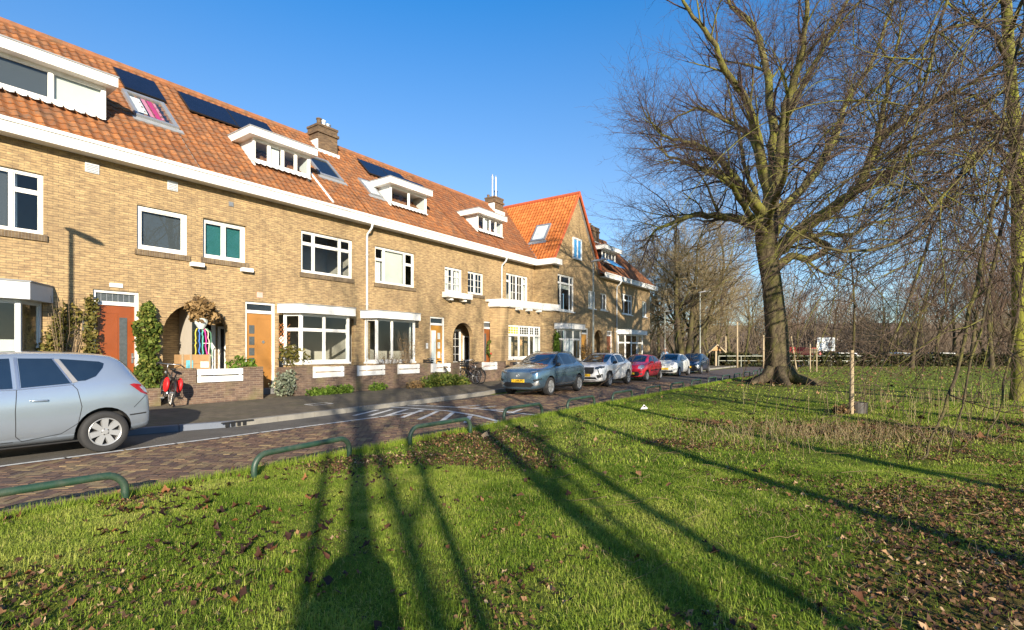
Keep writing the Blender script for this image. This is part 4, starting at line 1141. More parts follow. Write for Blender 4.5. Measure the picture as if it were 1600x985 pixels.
ts = sorted(math.hypot(p[0] - e5[0], p[2] - e5[1]) for p in q); vs2 = sorted(p[1] for p in q)
roof_panel(h5, 'skylight', (vs2[0] + vs2[1]) / 2, (vs2[2] + vs2[3]) / 2, (ts[0] + ts[1]) / 2, (ts[2] + ts[3]) / 2, None, 'zinc', h=.13, frame=.11, pane_m='frosted', e=e5, r=r5, axis='v')
interior(h5, 22.95, 26.2); 
im = MB()
for za, zb in ((.36, 3.28), (3.42, 6.7)):
    im.quad((GU0 + .1, 18.5, za), (32.2, 18.5, za), (32.2, 18.5, zb), (GU0 + .1, 18.5, zb)); im.quad((GU0 + .1, GV + .2, za), (32.2, GV + .2, za), (32.2, 18.5, za), (GU0 + .1, 18.5, za))
    im.quad((GU0 + .1, GV + .2, zb), (GU0 + .1, 18.5, zb), (32.2, 18.5, zb), (32.2, GV + .2, zb))
part('room_wall', im, M['interior'], h5)
window(h5, (23.43, V), (25.63, V), 4.0, 6.03, [(.4, [1.5, .36]), (.62, [1]), (.62, [1]), (.4, [1.5, .36])], bars={(1, 0): (2, 4), (2, 0): (2, 4)}, sill=None, fw=.075, behind=[('curtain', .0, .12, 0, 1), ('curtain', .88, 1, 0, 1)])
# rounded brick bay in the corner with a white balcony band on top
cbp = [(21.95, 16.99), (22.12, 16.45), (22.45, 16.2), (25.55, 15.98), (26.05, 15.80), (26.42, 15.69)]
cb = MB()
for i, (p, q) in enumerate(zip(cbp, cbp[1:])):
    Ls = math.hypot(q[0] - p[0], q[1] - p[1])
    wall_grid(cb, p, q, .1, 4.0, [(.08, Ls - .08, 1.24, 3.06)] if i == 2 else [])
bayp = part('corner_bay', cb, M['brick'], h5)
f2, g2, y2 = MB(), MB(), MB()
sp = {(0, 1): y2}
p, q = cbp[2], cbp[3]; ex = Vector((q[0] - p[0], q[1] - p[1])); Lb = ex.length; ex.normalize()
pa = (p[0] + ex.x * .08, p[1] + ex.y * .08); pb_ = (q[0] - ex.x * .08, q[1] - ex.y * .08)
frame_panel(f2, g2, pa, pb_, 1.24, 3.06, [(1, [1.3, .5]), (1, [1.3, .5]), (.5, [1.3, .5]), (.5, [1.3, .5])], fw=.08, special=sp, bars={(1, 1): (4, 3), (2, 1): (2, 3), (3, 1): (2, 3), (0, 1): (4, 3)})
part('bay_frame', f2, M['white'], bayp); part('pane', g2, M['glass'], bayp); part('stained_pane', y2, M['leaded_y'], bayp)
cu = MB()
for (s0, s1) in ((.02, .16), (.84, .98)):
    for i in range(8):
        a = Lb * (s0 + (s1 - s0) * i / 8); b = Lb * (s0 + (s1 - s0) * (i + 1) / 8); cu.obox(pa, pb_, a, b, .2 + .02 * (i % 2), .21 + .02 * (i % 2), 1.3, 2.5)
part('curtain', cu, M['curtain'], bayp)
sm_ = MB(); sm_.obox(pa, pb_, -.05, Lb - .1, -.06, .08, 1.16, 1.236); part('sill', sm_, M['white'], bayp)
st_ = MB(); c0 = Vector(pa) + ex * (Lb * .41); 
pts = []
for k in range(16):
    rr_ = .24 if k % 2 == 0 else .10
    pts.append((rr_ * math.cos(k * math.pi / 8), rr_ * math.sin(k * math.pi / 8)))
st_.add([(c0.x + a, c0.y + .16, 2.12 + b) for a, b in pts] + [(c0.x, c0.y + .10, 2.12)] + [(c0.x, c0.y + .22, 2.12)], [(i, (i + 1) % 16, 16) for i in range(16)] + [((i + 1) % 16, i, 17) for i in range(16)])
part('paper_star', st_, plain('orange_paper', (.70, .36, .16), .7), bayp)
bn = MB()
off = [(21.80, 16.99), (21.96, 16.33), (22.35, 16.02), (25.5, 15.80), (26.0, 15.62), (26.9, 15.5)]
for i, (p, q) in enumerate(zip(off, off[1:])):
    bn.obox(p, q, 0, math.hypot(q[0] - p[0], q[1] - p[1]), 0, .12, 4.02 + .002 * i, 4.40)
bn.prism([(21.85, 16.985), (22.0, 16.36), (22.38, 16.06), (25.5, 15.84), (26.0, 15.66), (26.28, 15.66), (26.28, 16.985)], 3.99, 4.018)
for s_ in (0.2, .5, .8):
    bn.box(22.4 + 3.2 * s_, 22.55 + 3.2 * s_, 15.70, 15.9 + .2, 3.86, 3.985)
part('balcony', bn, M['white_old'], h5)
window(h5, (26.9, GV), (28.95, GV), 4.1, 6.3, [(.34, [1.5, .4]), (1, [1.5, .4]), (.34, [1.5, .4])], sill='white', fw=.08, behind=[('blind', .2, .8, .62, .80)])
window(h5, (30.9, GV), (32.0, GV), 4.5, 5.68, [(1, [1]), (1, [1])], sill='white', behind=[('curtain', 0, .9, 0, 1)])
fm, gm = MB(), MB(); frame_panel(fm, gm, (28.70, GV - .09), (29.85, GV - .09), 7.45, 8.80, [(1, [1]), (1, [1])], fw=.08, inset=0, depth=.088)
aw = part('attic_window', fm, M['white'], h5); part('pane', gm, M['blue_cloth'], aw)
bay(h5, 27.05, 29.0, 1.1, 2.97, 3.28, cant=.3, proj=.45, cols=[(1, [1.2, .55]), (1, [1.2, .55])], v=GV, hood_m='white_old', panes={(0, 1): 'leaded', (1, 1): 'leaded', (0, 0): 'frosted'}, over=.24)
door(h5, 29.95, 30.9, .36, 3.15, 'door_yellow', transom=.30, v=GV, panels=[(.1, .9, .1, .9)], transom_m='glass_dark')
chimney(h5, 26.85, 27.8, 20.4, 21.2, 10.3, 11.65, [(27.0, 20.7, 1.5, .05, 'zinc'), (27.5, 20.8, 1.55, .05, 'zinc'), (27.25, 20.6, .5, .09, 'solar'), (26.95, 21.0, .2, .08, 'brick_chim'), (27.7, 21.0, .22, .08, 'brick_chim')])

# ---- last house of the row
h6 = sthing('terraced_house', 38, GV, 0, 'last brick house at the far end of the row, blue awning below its dormer', 'house', 'terraced houses of the brick row')
e6, r6 = (15.3, 7.0), (19.9, 11.3)
wl = facade(h6, 32.3, 42.2, 3.35, 7.0, [(32.75, 33.8, 4.5, 5.68), (36.4, 38.4, 4.45, 6.0), (40.5, 41.5, 4.45, 5.75)], v=GV)
wl2 = facade(h6, 31.45, 42.2, .1, 3.35, [(33.75, 34.65, .2, 3.1), (35.6, 39.6, .4, 2.9)], v=GV, arches=[(31.75, 33.15, .2, 2.4)])
wl.add(wl2.v, wl2.f); wl.quad((42.2, GV, 0), (42.2, 24, 0), (42.2, 24, 7), (42.2, GV, 7)); wl.add([(42.2, 15.4, 7.0), (42.2, 24.4, 7.0), (42.2, 19.9, 11.2)], [(0, 1, 2)])
part('wall', wl, M['brick'], h6)
main_roof(h6, 32.0, 42.5, 'roof_brown', 12, e=e6, r=r6)
fascia(h6, 32.6, 42.9, v0=15.26, v1=15.69, z0=6.72, z1=7.05)
porch(h6, 31.75, 33.15, (32.3, 33.0), (33.1, 33.4), v0=GV)
im = MB()
for za, zb in ((.36, 3.28), (3.42, 6.7)):
    im.quad((33.5, 18.5, za), (42.1, 18.5, za), (42.1, 18.5, zb), (33.5, 18.5, zb)); im.quad((33.5, GV + .2, za), (42.1, GV + .2, za), (42.1, 18.5, za), (33.5, 18.5, za))
part('room_wall', im, M['interior'], h6)
window(h6, (32.75, GV), (33.8, GV), 4.5, 5.68, [(1, [1]), (1, [1])], sill='white')
window(h6, (36.4, GV), (38.4, GV), 4.45, 6.0, [(.5, [1.2, .5]), (1, [1.2, .5]), (.5, [1.2, .5])], sill='white')
window(h6, (40.5, GV), (41.5, GV), 4.45, 5.75, [(1, [1])], sill='white', behind=[('blind', 0, 1, 0, 1)])
door(h6, 33.75, 34.65, .36, 3.1, 'door_red', transom=.28, v=GV, transom_m='glass_dark')
bay(h6, 35.9, 39.3, 1.0, 2.9, 3.22, cant=.3, proj=.5, cols=[(1, [1.2, .55]), (1, [1.2, .55]), (1, [1.2, .55])], v=GV, hood_m='white_old', over=.3)
dormer(h6, 34.6, 36.9, 16.45, 8.25, 9.05, 9.32, [(1, [1]), (1, [1]), (1, [1]), (1, [1])], over_f=.4, cheek_m='black')
aw = MB(); aw.add([(33.3, 15.9, 8.25), (35.2, 15.9, 8.25), (35.2, 15.0, 7.62), (33.3, 15.0, 7.62), (33.3, 15.9, 8.22), (35.2, 15.9, 8.22), (35.2, 15.0, 7.59), (33.3, 15.0, 7.59)], [(0, 3, 2, 1), (4, 5, 6, 7), (0, 1, 5, 4), (1, 2, 6, 5), (2, 3, 7, 6), (3, 0, 4, 7)])
part('awning', aw, M['blue_cloth'], h6)
roof_panel(h6, 'skylight', 37.5, 38.3, 3.0, 4.0, None, 'zinc', h=.12, frame=.08, pane_m='blue_cloth', e=e6, r=r6)
chimney(h6, 38.6, 40.0, 19.3, 20.5, 10.2, 11.9, [(38.9, 19.6, .3, .1, 'brick_chim'), (39.6, 19.8, .3, .1, 'brick_chim')])
downpipe(h6, 35.3, GV, .3, 6.72)

# ------------------------------------------------------------------ garden walls with white boards
def garden_wall(u0, u1, v, ztop, label, boards=(), zlow=None, th=.22, ret0=False, ret1=False, base=.08):
    zl = ztop - .43 if zlow is None else zlow
    o = sthing('garden_wall', (u0 + u1) / 2, v, 0, label, 'garden wall', 'low brick garden walls along the pavement')
    mb = MB(); x = u0
    for (a, b) in boards:
        mb.box(x, a, v, v + th, base - .1, ztop - .045); mb.box(a, b, v, v + th, base - .1, zl); x = b
    mb.box(x, u1, v, v + th, base - .1, ztop - .045)
    if ret0: mb.box(u0, u0 + th, v + th, 16.9, base - .1, ztop - .05)
    if ret1: mb.box(u1 - th, u1, v + th, 16.9, base - .1, ztop - .05)
    part('brickwork', mb, M['brick_dark'], o)
    cp = MB(); x = u0
    segs = []
    for (a, b) in boards: segs.append((x, a)); x = b
    segs.append((x, u1))
    for (a, b) in segs: cp.box(a, b - .001, v - .012, v + th + .012, ztop - .043, ztop)
    part('coping', cp, M['brick_soldier'], o)
    r_ = random.Random(int(u0 * 10))
    for (a, b) in boards:
        for k in range(2):
            bd = MB(); z0 = zl + .02 + k * (ztop - zl - .02) / 2; z1 = z0 + (ztop - zl) / 2 - .045
            t = r_.uniform(-.012, .012)
            bd.add([(a + .02, v - .028, z0 + t), (b - .02, v - .028, z0 - t), (b - .02, v - .003, z0 - t), (a + .02, v - .003, z0 + t),
                    (a + .02, v - .028, z1 + t), (b - .02, v - .028, z1 - t), (b - .02, v - .003, z1 - t), (a + .02, v - .003, z1 + t)],
                   [(0, 3, 2, 1), (4, 5, 6, 7), (0, 1, 5, 4), (1, 2, 6, 5), (2, 3, 7, 6), (3, 0, 4, 7)])
            part('white_board', bd, M['white_old'], o)
        ps = MB(); ps.box(a + .05, a + .12, v + .002, v + .06, zl + .01, ztop - .03); ps.box(b - .12, b - .05, v + .002, v + .06, zl + .01, ztop - .03); part('board_post', ps, M['white_old'], o)
    return o
garden_wall(6.15, 8.72, 15.7, 1.14, 'dark brick garden wall with one white board pair, before the arched porch and dry hanging plant', [(6.78, 8.1)], ret0=False, ret1=True)
garden_wall(3.9, 5.95, 15.85, .62, 'lowest dark brick garden wall, under the ivy behind the silver car', [])
garden_wall(9.86, 18.14, 15.8, 1.12, 'long dark brick garden wall with four pairs of white boards', [(10.51, 11.80), (12.35, 13.7), (14.33, 15.57), (16.23, 17.5)], ret0=True)
garden_wall(19.05, 21.75, 15.8, 1.12, 'short dark brick garden wall with one white board pair, right of the leaning bicycles', [(19.75, 21.0)])
garden_wall(21.85, 26.2, 15.4, 1.10, 'dark brick garden wall with white boards below the stained glass bay window', [(22.1, 23.4), (24.0, 25.6)])
garden_wall(27.0, 31.2, 14.9, 1.0, 'dark brick garden wall behind the white car, at the gabled house', [(27.6, 29.0)])

# ------------------------------------------------------------------ green tube hoops along the lawn
def hoop_mesh():
    h = MB(); r = .18; Lh = 1.55; top = .33; pts = []
    pts.append((0, 0, -.1)); pts.append((0, 0, top - r))
    for k in range(1, 9):
        a = math.pi / 2 * k / 8; pts.append((r - r * math.cos(a), 0, top - r + r * math.sin(a)))
    for k in range(0, 9):
        a = math.pi / 2 * k / 8; pts.append((Lh - r + r * math.sin(a), 0, top - r + r * math.cos(a)))
    pts.append((Lh, 0, -.1))
    h.tube(pts, .038, 12)
    return h.mesh('barrier_hoop')
hm_ = None
r_ = random.Random(3)
hoop_at = [(.56, 6.50, 0), (3.39, 6.31, R(6)), (6.15, 6.47, 0), (9.38, 6.86, R(-2)), (12.1, 6.76, 0)] + [(14.92 + 2.81 * k, 6.76 + .01 * k, 0) for k in range(10)]
for k, (u0, v0, yw) in enumerate(hoop_at):
    if hm_ is None:
        hm_ = hoop_mesh(); o = link('barrier_hoop', hm_, M['hoop'], smooth=True); h0 = o
    else:
        o = h0.copy(); COL.objects.link(o)
    o.location = W(u0, v0, -.01); o.rotation_euler = (r_.uniform(-.04, .04), 0, TH + yw + r_.uniform(-.02, .02))
    lab = 'green tube hoop cut off by the left edge, beside the brick road' if k == 0 else f'{ONES[k + 1]} green tube hoop from the left along the lawn edge'
    tag(o, lab, 'barrier hoop', 'green tube hoops along the lawn edge')

# ------------------------------------------------------------------ street lamps
def street_lamp(u, v, h, label, arm=True):
    o = sthing('street_lamp', u, v, .1, label, 'street lamp', 'street lamps along the pavement')
    p = MB(); p.tube([(u, v, -.1), (u, v, 1.0), (u, v, 1.02), (u, v, h)], [.075, .075, .055, .042], 10); part('pole', p, M['lamp_post'], o, smooth=True)
    d = MB(); d.box(u - .04, u + .04, v - .079, v - .07, .45, .8); part('hatch', d, M['lamp_head'], o)
    hd = MB()
    prof = [(-.12, .05), (.0, .10), (.35, .13), (.7, .11), (.82, .05)]
    vs, fs = [], []
    for (x, w) in prof:                                      # head reaches out over the road
        for (a, b) in ((-1, 0), (-.7, .07), (0, .09), (.7, .07), (1, 0), (.7, -.03), (-.7, -.03)):
            vs.append((u + a * w, v - x, h + .02 + b * (w / .13) + .06 * x))
    n = 7
    for i in range(len(prof) - 1):
        for j in range(n): fs.append((i * n + j, i * n + (j + 1) % n, (i + 1) * n + (j + 1) % n, (i + 1) * n + j))
    fs.append(tuple(range(n))); fs.append(tuple(range((len(prof) - 1) * n, len(prof) * n))[::-1])
    hd.add(vs, fs); part('lamp_head', hd, M['lamp_head'], o, smooth=False)
    return o
street_lamp(1.45, 13.45, 6.1, 'street lamp out of view, whose long shadow falls beside the red-brown door')
street_lamp(on_v(927, 500, 12.6)[0], 12.6, 6.45, 'grey street lamp before the gabled corner house, between blue-grey and white cars')
street_lamp(on_v(1094, 500, 11.9)[0], 11.9, 6.4, 'grey street lamp behind the dark blue car, nearest the park trees')
street_lamp(on_v(1039, 500, 17.5)[0], 17.5, 5.6, 'farthest thin street lamp, above the walking person')

# ------------------------------------------------------------------ foliage helpers
M['ivy'] = leafy('ivy_leaf', [(0, (0.035, 0.06, 0.012)), (.5, (0.085, 0.125, 0.022)), (.85, (0.17, 0.20, 0.04)), (1, (0.26, 0.24, 0.06))], .2)
M['shrub'] = leafy('shrub_leaf', [(0, (0.05, 0.10, 0.012)), (.6, (0.12, 0.20, 0.025)), (1, (0.20, 0.28, 0.05))], .3)
M['grey_leaf'] = leafy('lavender_leaf', [(0, (0.13, 0.16, 0.10)), (.6, (0.24, 0.27, 0.19)), (1, (0.36, 0.38, 0.28))], .2)
M['olive_leaf'] = leafy('olive_leaf', [(0, (0.06, 0.055, 0.015)), (.5, (0.13, 0.13, 0.03)), (1, (0.24, 0.18, 0.05))], .25)
M['dry_leaf'] = leafy('dry_leaf', [(0, (0.10, 0.06, 0.025)), (.5, (0.22, 0.14, 0.06)), (1, (0.36, 0.24, 0.11))], .15)
M['hedge_leaf'] = leafy('hedge_leaf', [(0, (0.018, 0.024, 0.010)), (.6, (0.045, 0.05, 0.018)), (1, (0.10, 0.075, 0.03))], .15)
M['twig'] = plain('twig_bark', (0.17, 0.125, 0.08), .9, var=.3)
nrng = np.random.default_rng(11)
def leaf_quads(P_, size, jitter=.5, nrm=None, seed=0):
    """one small bent leaf (two triangles) at each point"""
    r = np.random.default_rng(seed); n = len(P_)
    a = r.normal(size=(n, 3)); a /= np.linalg.norm(a, axis=1, keepdims=True)
    b = np.cross(a, r.normal(size=(n, 3))); b /= np.linalg.norm(b, axis=1, keepdims=True)
    s = size * (1 + jitter * (r.random((n, 1)) - .5) * 2)
    v = np.stack([P_ - a * s, P_ + b * s * .55, P_ + a * s, P_ - b * s * .55], 1).reshape(-1, 3)
    f = np.arange(4 * n).reshape(n, 4)
    return v, f, r.random(n)
def plant(name, u, v, z, label, cat, pts, size, m, stems=None, group=None, seed=0, stem_m='twig'):
    """pts: leaf positions in street coordinates relative to (u,v,z)"""
    o = sthing(name, u, v, z, label, cat, group)
    vs, f, c = leaf_quads(np.asarray(pts), size, seed=seed)
    me = np_mesh('foliage', vs, f, c, 4)
    l_ = link('foliage', me, M[m], parent=o); ORG[l_.name] = ORG[o.name]
    if stems:
        sm2 = MB()
        for s_, rr in stems: sm2.tube(s_, rr, 5, cap=False)
        q = link('stems', sm2.mesh('stems'), M[stem_m], parent=o)
    return o
def clump(n, c, r, seed, shell=.55):
    g_ = np.random.default_rng(seed); d = g_.normal(size=(n, 3)); d /= np.linalg.norm(d, axis=1, keepdims=True)
    rad = shell + (1 - shell) * g_.random((n, 1)) ** .6
    # lumpy outline
    lump = 1 + .22 * np.sin(d[:, :1] * 5 + seed) * np.cos(d[:, 2:] * 6 + seed * 2)
    return np.asarray(c) + d * rad * lump * np.asarray(r)
def twigs(n, c, spread, h, seed, r=.008, segs=4, base=.06):
    rg = random.Random(seed); out = []
    for i in range(n):
        a = rg.uniform(0, 2 * math.pi); s_ = rg.random() ** .6
        p0 = (c[0] + base * math.cos(a), c[1] + base * math.sin(a), c[2]); pts = [p0]
        for k in range(1, segs + 1):
            t = k / segs
            pts.append((c[0] + spread * s_ * t ** 1.3 * math.cos(a) + rg.uniform(-.03, .03), c[1] + spread * s_ * t ** 1.3 * math.sin(a) * .6 + rg.uniform(-.03, .03), c[2] + h * t * rg.uniform(.75, 1.0)))
        out.append((pts, [r * (1 - .7 * k / segs) for k in range(segs + 1)]))
    return out
# ivy column right of the red-brown door
pts = np.concatenate([clump(700, (0, .0, .55 + k * .42), (.30 + .10 * math.sin(k * 2.1), .2, .36), 20 + k) for k in range(6)])
plant('ivy', 6.0, 16.88, 0, 'column of green ivy between the red-brown door and the arched porch', 'ivy', pts, .055, 'ivy', twigs(7, (0, .05, .1), .15, 2.7, 4, .014), seed=2)
# climbing rose on the wall left of that door, with its rack
tr = MB()
rose_pts = np.concatenate([clump(160, (-.55 + .1 * k, .0, 1.2 + .27 * k), (.32, .10, .3), 40 + k, .2) for k in range(6)] + [clump(150, (.42, 0, 1.6 + .4 * k), (.2, .1, .28), 60 + k, .2) for k in range(4)])
plant('climbing_rose', 4.3, 16.9, 0, 'thorny climbing rose with sparse olive leaves left of the red-brown door', 'climber', rose_pts, .05, 'olive_leaf', twigs(26, (-.1, .02, .2), .62, 3.0, 9, .012, 6, .25), seed=3)
pts = clump(420, (0, 0, .55), (.42, .3, .55), 71)
plant('shrub', 3.55, 16.1, .35, 'leafy light green shrub above the silver car roof', 'shrub', pts, .06, 'shrub', twigs(6, (0, 0, 0), .2, .8, 2), seed=4)
# dry hanging plant with coloured cords
o = sthing('hanging_plant', 7.28, 16.55, 0, 'dry brown hanging plant with coloured cords under it, before the arch', 'hanging plant')
pv_ = np.concatenate([clump(900, (0, 0, 2.88), (.36, .36, .36), 81, .35), clump(250, (.1, 0, 2.62), (.46, .3, .2), 82, .3)])
v_, f_, c_ = leaf_quads(pv_, .075, seed=5); v_ = v_
l_ = link('dry_foliage', np_mesh('dry_foliage', v_, f_, c_, 4), M['dry_leaf'], parent=o)
b_ = MB(); 
for s_, rr in twigs(50, (0, 0, 2.7), .5, .62, 8, .006, 3, .2): b_.tube([(p[0], p[1] * 1.6, p[2]) for p in s_], rr, 4, cap=False)
link('dry_twigs', b_.mesh('dry_twigs'), M['twig'], parent=o)
b_ = MB(); b_.lathe((0, 0, 2.28), [(.07, 0), (.17, .16), (.20, .32)], 14); link('pot', b_.mesh('pot'), M['frosted'], parent=o)
b_ = MB(); b_.tube([(0, .45, 3.35), (0, .05, 3.3), (0, 0, 3.0)], .012, 6); link('hanging_hook', b_.mesh('hanging_hook'), M['black'], parent=o)
for k, (dx, col, zb) in enumerate(((-.16, (.55, .45, .05), 1.35), (-.06, (.06, .18, .55), 1.3), (.02, (.10, .45, .35), 1.25), (.10, (.75, .04, .30), .62), (.16, (.6, .5, .4), 1.1), (.22, (.08, .2, .12), .55))):
    b_ = MB(); rg = random.Random(k); pts = [(dx * .7, 0, 2.3)]
    for q in range(1, 14): pts.append((dx + rg.uniform(-.02, .02) + (.05 * q / 13 if k > 2 else 0), -.02 * k + rg.uniform(-.01, .01), 2.3 - (2.3 - zb) * q / 13))
    b_.tube(pts, .016, 5); link('cord', b_.mesh('cord'), plain('cord_colour', col, .7, var=.3, scale=30), parent=o)
# shrubs by the golden door
plant('shrub', 8.35, 16.15, .55, 'round light green shrub behind the wall, left of the golden wood door', 'shrub', np.concatenate([clump(620, (0, 0, .45), (.52, .36, .45), 91, .3), clump(220, (-.35, 0, .25), (.35, .3, .3), 92, .3)]), .06, 'shrub', twigs(10, (0, 0, -.2), .3, .8, 5), seed=6)
plant('lavender', 9.55, 15.9, .12, 'pale grey lavender bush at the pavement right of the golden wood door', 'bush', np.concatenate([clump(700, (0, 0, .4), (.40, .36, .45), 94, .2), clump(260, (.15, 0, .62), (.32, .3, .28), 95, .2)]), .05, 'grey_leaf', twigs(26, (0, 0, 0), .3, .95, 6, .006), seed=7)
plant('climber', 10.3, 16.55, 1.1, 'climber with mixed green and rusty leaves below the orange trellis', 'climber', np.concatenate([clump(420, (0, .1, .40), (.50, .25, .42), 97, .2), clump(160, (.35, 0, .22), (.3, .25, .35), 98, .2)]), .055, 'olive_leaf', twigs(16, (0, .1, -.7), .5, 1.5, 7, .008), seed=8)
plant('bare_shrub', 14.2, 16.15, .3, 'bare twiggy shrub in front of the flat-hooded bay window', 'shrub', clump(90, (0, 0, .9), (.7, .3, .4), 99, .2), .035, 'dry_leaf', twigs(70, (0, 0, 0), .95, 1.35, 8, .008, 4, .3), seed=9)
plant('tall_shrub', 15.1, 16.1, .3, 'tall bare shrub with reddish yellow buds before the bay window', 'shrub', clump(170, (0, 0, 1.35), (.5, .3, .75), 101, .1), .03, 'dry_leaf', twigs(55, (0, 0, 0), .65, 2.25, 9, .008, 5, .2), seed=10)
plant('weeds', 10.9, 15.55, .11, 'green weeds at the foot of the long garden wall, leftmost clump', 'weeds', np.concatenate([clump(220, (-.5 + .33 * k, 0, .12), (.3, .16, .2), 110 + k, .2) for k in range(5)]), .05, 'shrub', seed=11, group='weeds at the foot of the garden wall')
plant('weeds', 13.2, 15.6, .11, 'small green weed tuft below the second pair of white boards', 'weeds', clump(300, (0, 0, .14), (.5, .15, .22), 121, .2), .045, 'shrub', seed=12, group='weeds at the foot of the garden wall')
plant('pavement_shrub', 16.6, 15.35, .11, 'spreading dark green shrub at the foot of the long wall, left of the bicycles', 'shrub', np.concatenate([clump(420, (-.9 + .5 * k, 0, .2 + .10 * math.sin(k)), (.48, .32, .32), 130 + k, .2) for k in range(5)]), .055, 'ivy', seed=13)
plant('dry_shrub', 15.0, 15.45, .11, 'low brown dry plant beside the spreading green shrub', 'shrub', clump(300, (0, 0, .12), (.5, .2, .2), 141, .2), .045, 'dry_leaf', twigs(20, (0, 0, 0), .4, .4, 3, .005), seed=14)
plant('ivy', 26.35, 15.5, .2, 'narrow green climber between the rounded bay and the gable bay window', 'climber', np.concatenate([clump(260, (0, -.05, .6 + .42 * k), (.26, .16, .34), 150 + k, .2) for k in range(5)]), .06, 'shrub', twigs(5, (0, 0, 0), .12, 2.3, 3, .012), seed=15)
plant('forsythia', 29.2, 14.9, .15, 'straw coloured twiggy shrub before the yellow door of the gabled house', 'shrub', clump(500, (0, 0, 1.3), (.6, .45, .95), 161, .1), .055, 'dry_leaf', twigs(60, (0, 0, 0), .7, 2.5, 12, .01, 5, .2), seed=16)
plant('ochre_shrub', 31.8, 14.8, .15, 'ochre shrub before the far arched porch', 'shrub', clump(420, (0, 0, 1.1), (.65, .45, .85), 171, .1), .055, 'olive_leaf', twigs(50, (0, 0, 0), .7, 2.1, 13, .01, 5, .2), seed=17)
# wreath on the brown door
o = sthing('wreath', 21.92, 16.98, 1.9, 'green wreath hanging on the brown door', 'wreath')
a_ = np.linspace(0, 2 * np.pi, 500, endpoint=False); g_ = np.random.default_rng(5)
pw = np.stack([.22 * np.cos(a_) + g_.normal(0, .04, 500), g_.normal(-.02, .03, 500), .34 * np.sin(a_) + g_.normal(0, .05, 500) - .1], 1)
v_, f_, c_ = leaf_quads(pw, .05, seed=9); link('greenery', np_mesh('greenery', v_, f_, c_, 4), M['ivy'], parent=o)
b_ = MB(); b_.ball((0, -.06, -.4), .06); b_.ball((.1, -.06, -.34), .04); link('ribbon', b_.mesh('ribbon'), plain('red_ribbon', (.5, .03, .03), .6), parent=o)

# wooden crate on the wall, with two pictures stuck on it
o = sthing('wooden_crate', 6.85, 15.98, 0, 'old wooden crate with pictures on it, standing behind the garden wall', 'crate')
c_ = MB(); u0, u1, v0, v1, z0, z1 = 6.5, 7.28, 15.96, 16.4, .72, 1.52
for k in range(3): c_.box(u0, u1, v0, v0 + .02, z0 + k * .27, z0 + k * .27 + .26); c_.box(u0, u0 + .02, v0 + .02, v1, z0 + k * .27, z0 + k * .27 + .26); c_.box(u1 - .02, u1, v0 + .02, v1, z0 + k * .27, z0 + k * .27 + .26); c_.box(u0, u1, v1, v1 + .02, z0 + k * .27, z0 + k * .27 + .26)
part('boards', c_, M['wood'], o)
c_ = MB()
for x in (u0, u0 + .22, u1 - .06): c_.box(x, x + .05, v0 - .015, v0 - .001, z0, z1 + .02)
part('battens', c_, M['stake'], o)
for (x, w, h_, col) in ((6.62, .18, .22, (.12, .38, .45)), (7.0, .22, .18, (.55, .55, .52))):
    c_ = MB(); c_.box(x, x + w, v0 - .012, v0 - .002, z0 + .42, z0 + .42 + h_); part('picture', c_, plain('picture_print', col, .6, var=.7, scale=14), o)

# ------------------------------------------------------------------ park furniture
def wat(px, Y, z=0.0):
    """world point in the column px at depth Y"""
    return Vector(((px - CX) / FPX * Y, Y, z))
# white notice board on a post beyond the hedge
p = wat(1290, 62)
o = wthing('notice_board', p, 'white notice board on a post beyond the hedge', 'sign')
b_ = MB(); b_.box(-1.0, 1.1, -.03, .03, 1.7, 3.3); lpart('board', b_, M['white'], o)
b_ = MB(); b_.box(-.03, .6, -.04, -.031, 2.35, 2.75); b_.box(.3, .95, -.04, -.031, 2.0, 2.2); b_.box(-.85, -.3, -.04, -.031, 2.2, 2.3); lpart('print', b_, plain('grey_print', (.25, .27, .28), .6), o)
b_ = MB(); b_.tube([(-.2, .06, 0), (-.2, .06, 3.2)], .06, 6); lpart('post', b_, M['lamp_post'], o)
# small roofed wooden information post
p = wat(1119, 55)
o = wthing('bird_table', p, 'small wooden roofed post beside the dark hedge block', 'bird table')
b_ = MB(); b_.box(-.12, .12, -.1, .1, 0, 1.9); lpart('post', b_, M['stake'], o)
b_ = MB(); b_.prism_y([(-.95, 1.55), (-.85, 1.48), (0, 2.28), (.85, 1.48), (.95, 1.55), (0, 2.42)], -.4, .4); lpart('roof', b_, M['stake'], o)
b_ = MB(); b_.prism_y([(-.6, 1.72), (.6, 1.72), (0, 2.24)], -.2, .2); lpart('gable_board', b_, M['wood'], o)
# park fence: long rail in front of the dark hedge
def hedge(name, x0, x1, Y0, Y1, h, n, label, seed, m='hedge_leaf', size=.16):
    r = np.random.default_rng(seed); t = r.random(n)
    P_ = np.stack([x0 + (x1 - x0) * t, Y0 + (Y1 - Y0) * t + r.normal(0, .35, n), h * r.random(n) ** .7 * (1 + .12 * np.sin(t * 60) + .08 * np.sin(t * 173))], 1)
    v_, f_, c_ = leaf_quads(P_, size, seed=seed)
    o = link(name, np_mesh(name, v_, f_, c_, 4), M[m]); tag(o, label, 'hedge'); return o
hedge('park_hedge', 23, 72, 56, 54, 1.35, 15000, 'long dark hedge across the far side of the park lawn', 3)
hedge('clipped_hedge', wat(1108, 57).x, wat(1136, 57).x, 57, 57, 1.25, 2600, 'dark clipped hedge block right of the dark blue car', 4, size=.12)
f_ = MB(); xs = np.arange(22, 74, 2.4)
for x in xs: f_.tube([(x, 55.2, 0), (x, 55.2, 1.15)], .045, 5)
f_.tube([(22, 55.2, 1.15), (73, 55.2, 1.15)], .05, 6); f_.tube([(22, 55.2, .65), (73, 55.2, .65)], .035, 5)
o = link('park_railing', f_.mesh('park_railing'), M['lamp_post']); tag(o, 'thin grey railing in front of the long dark hedge', 'railing')
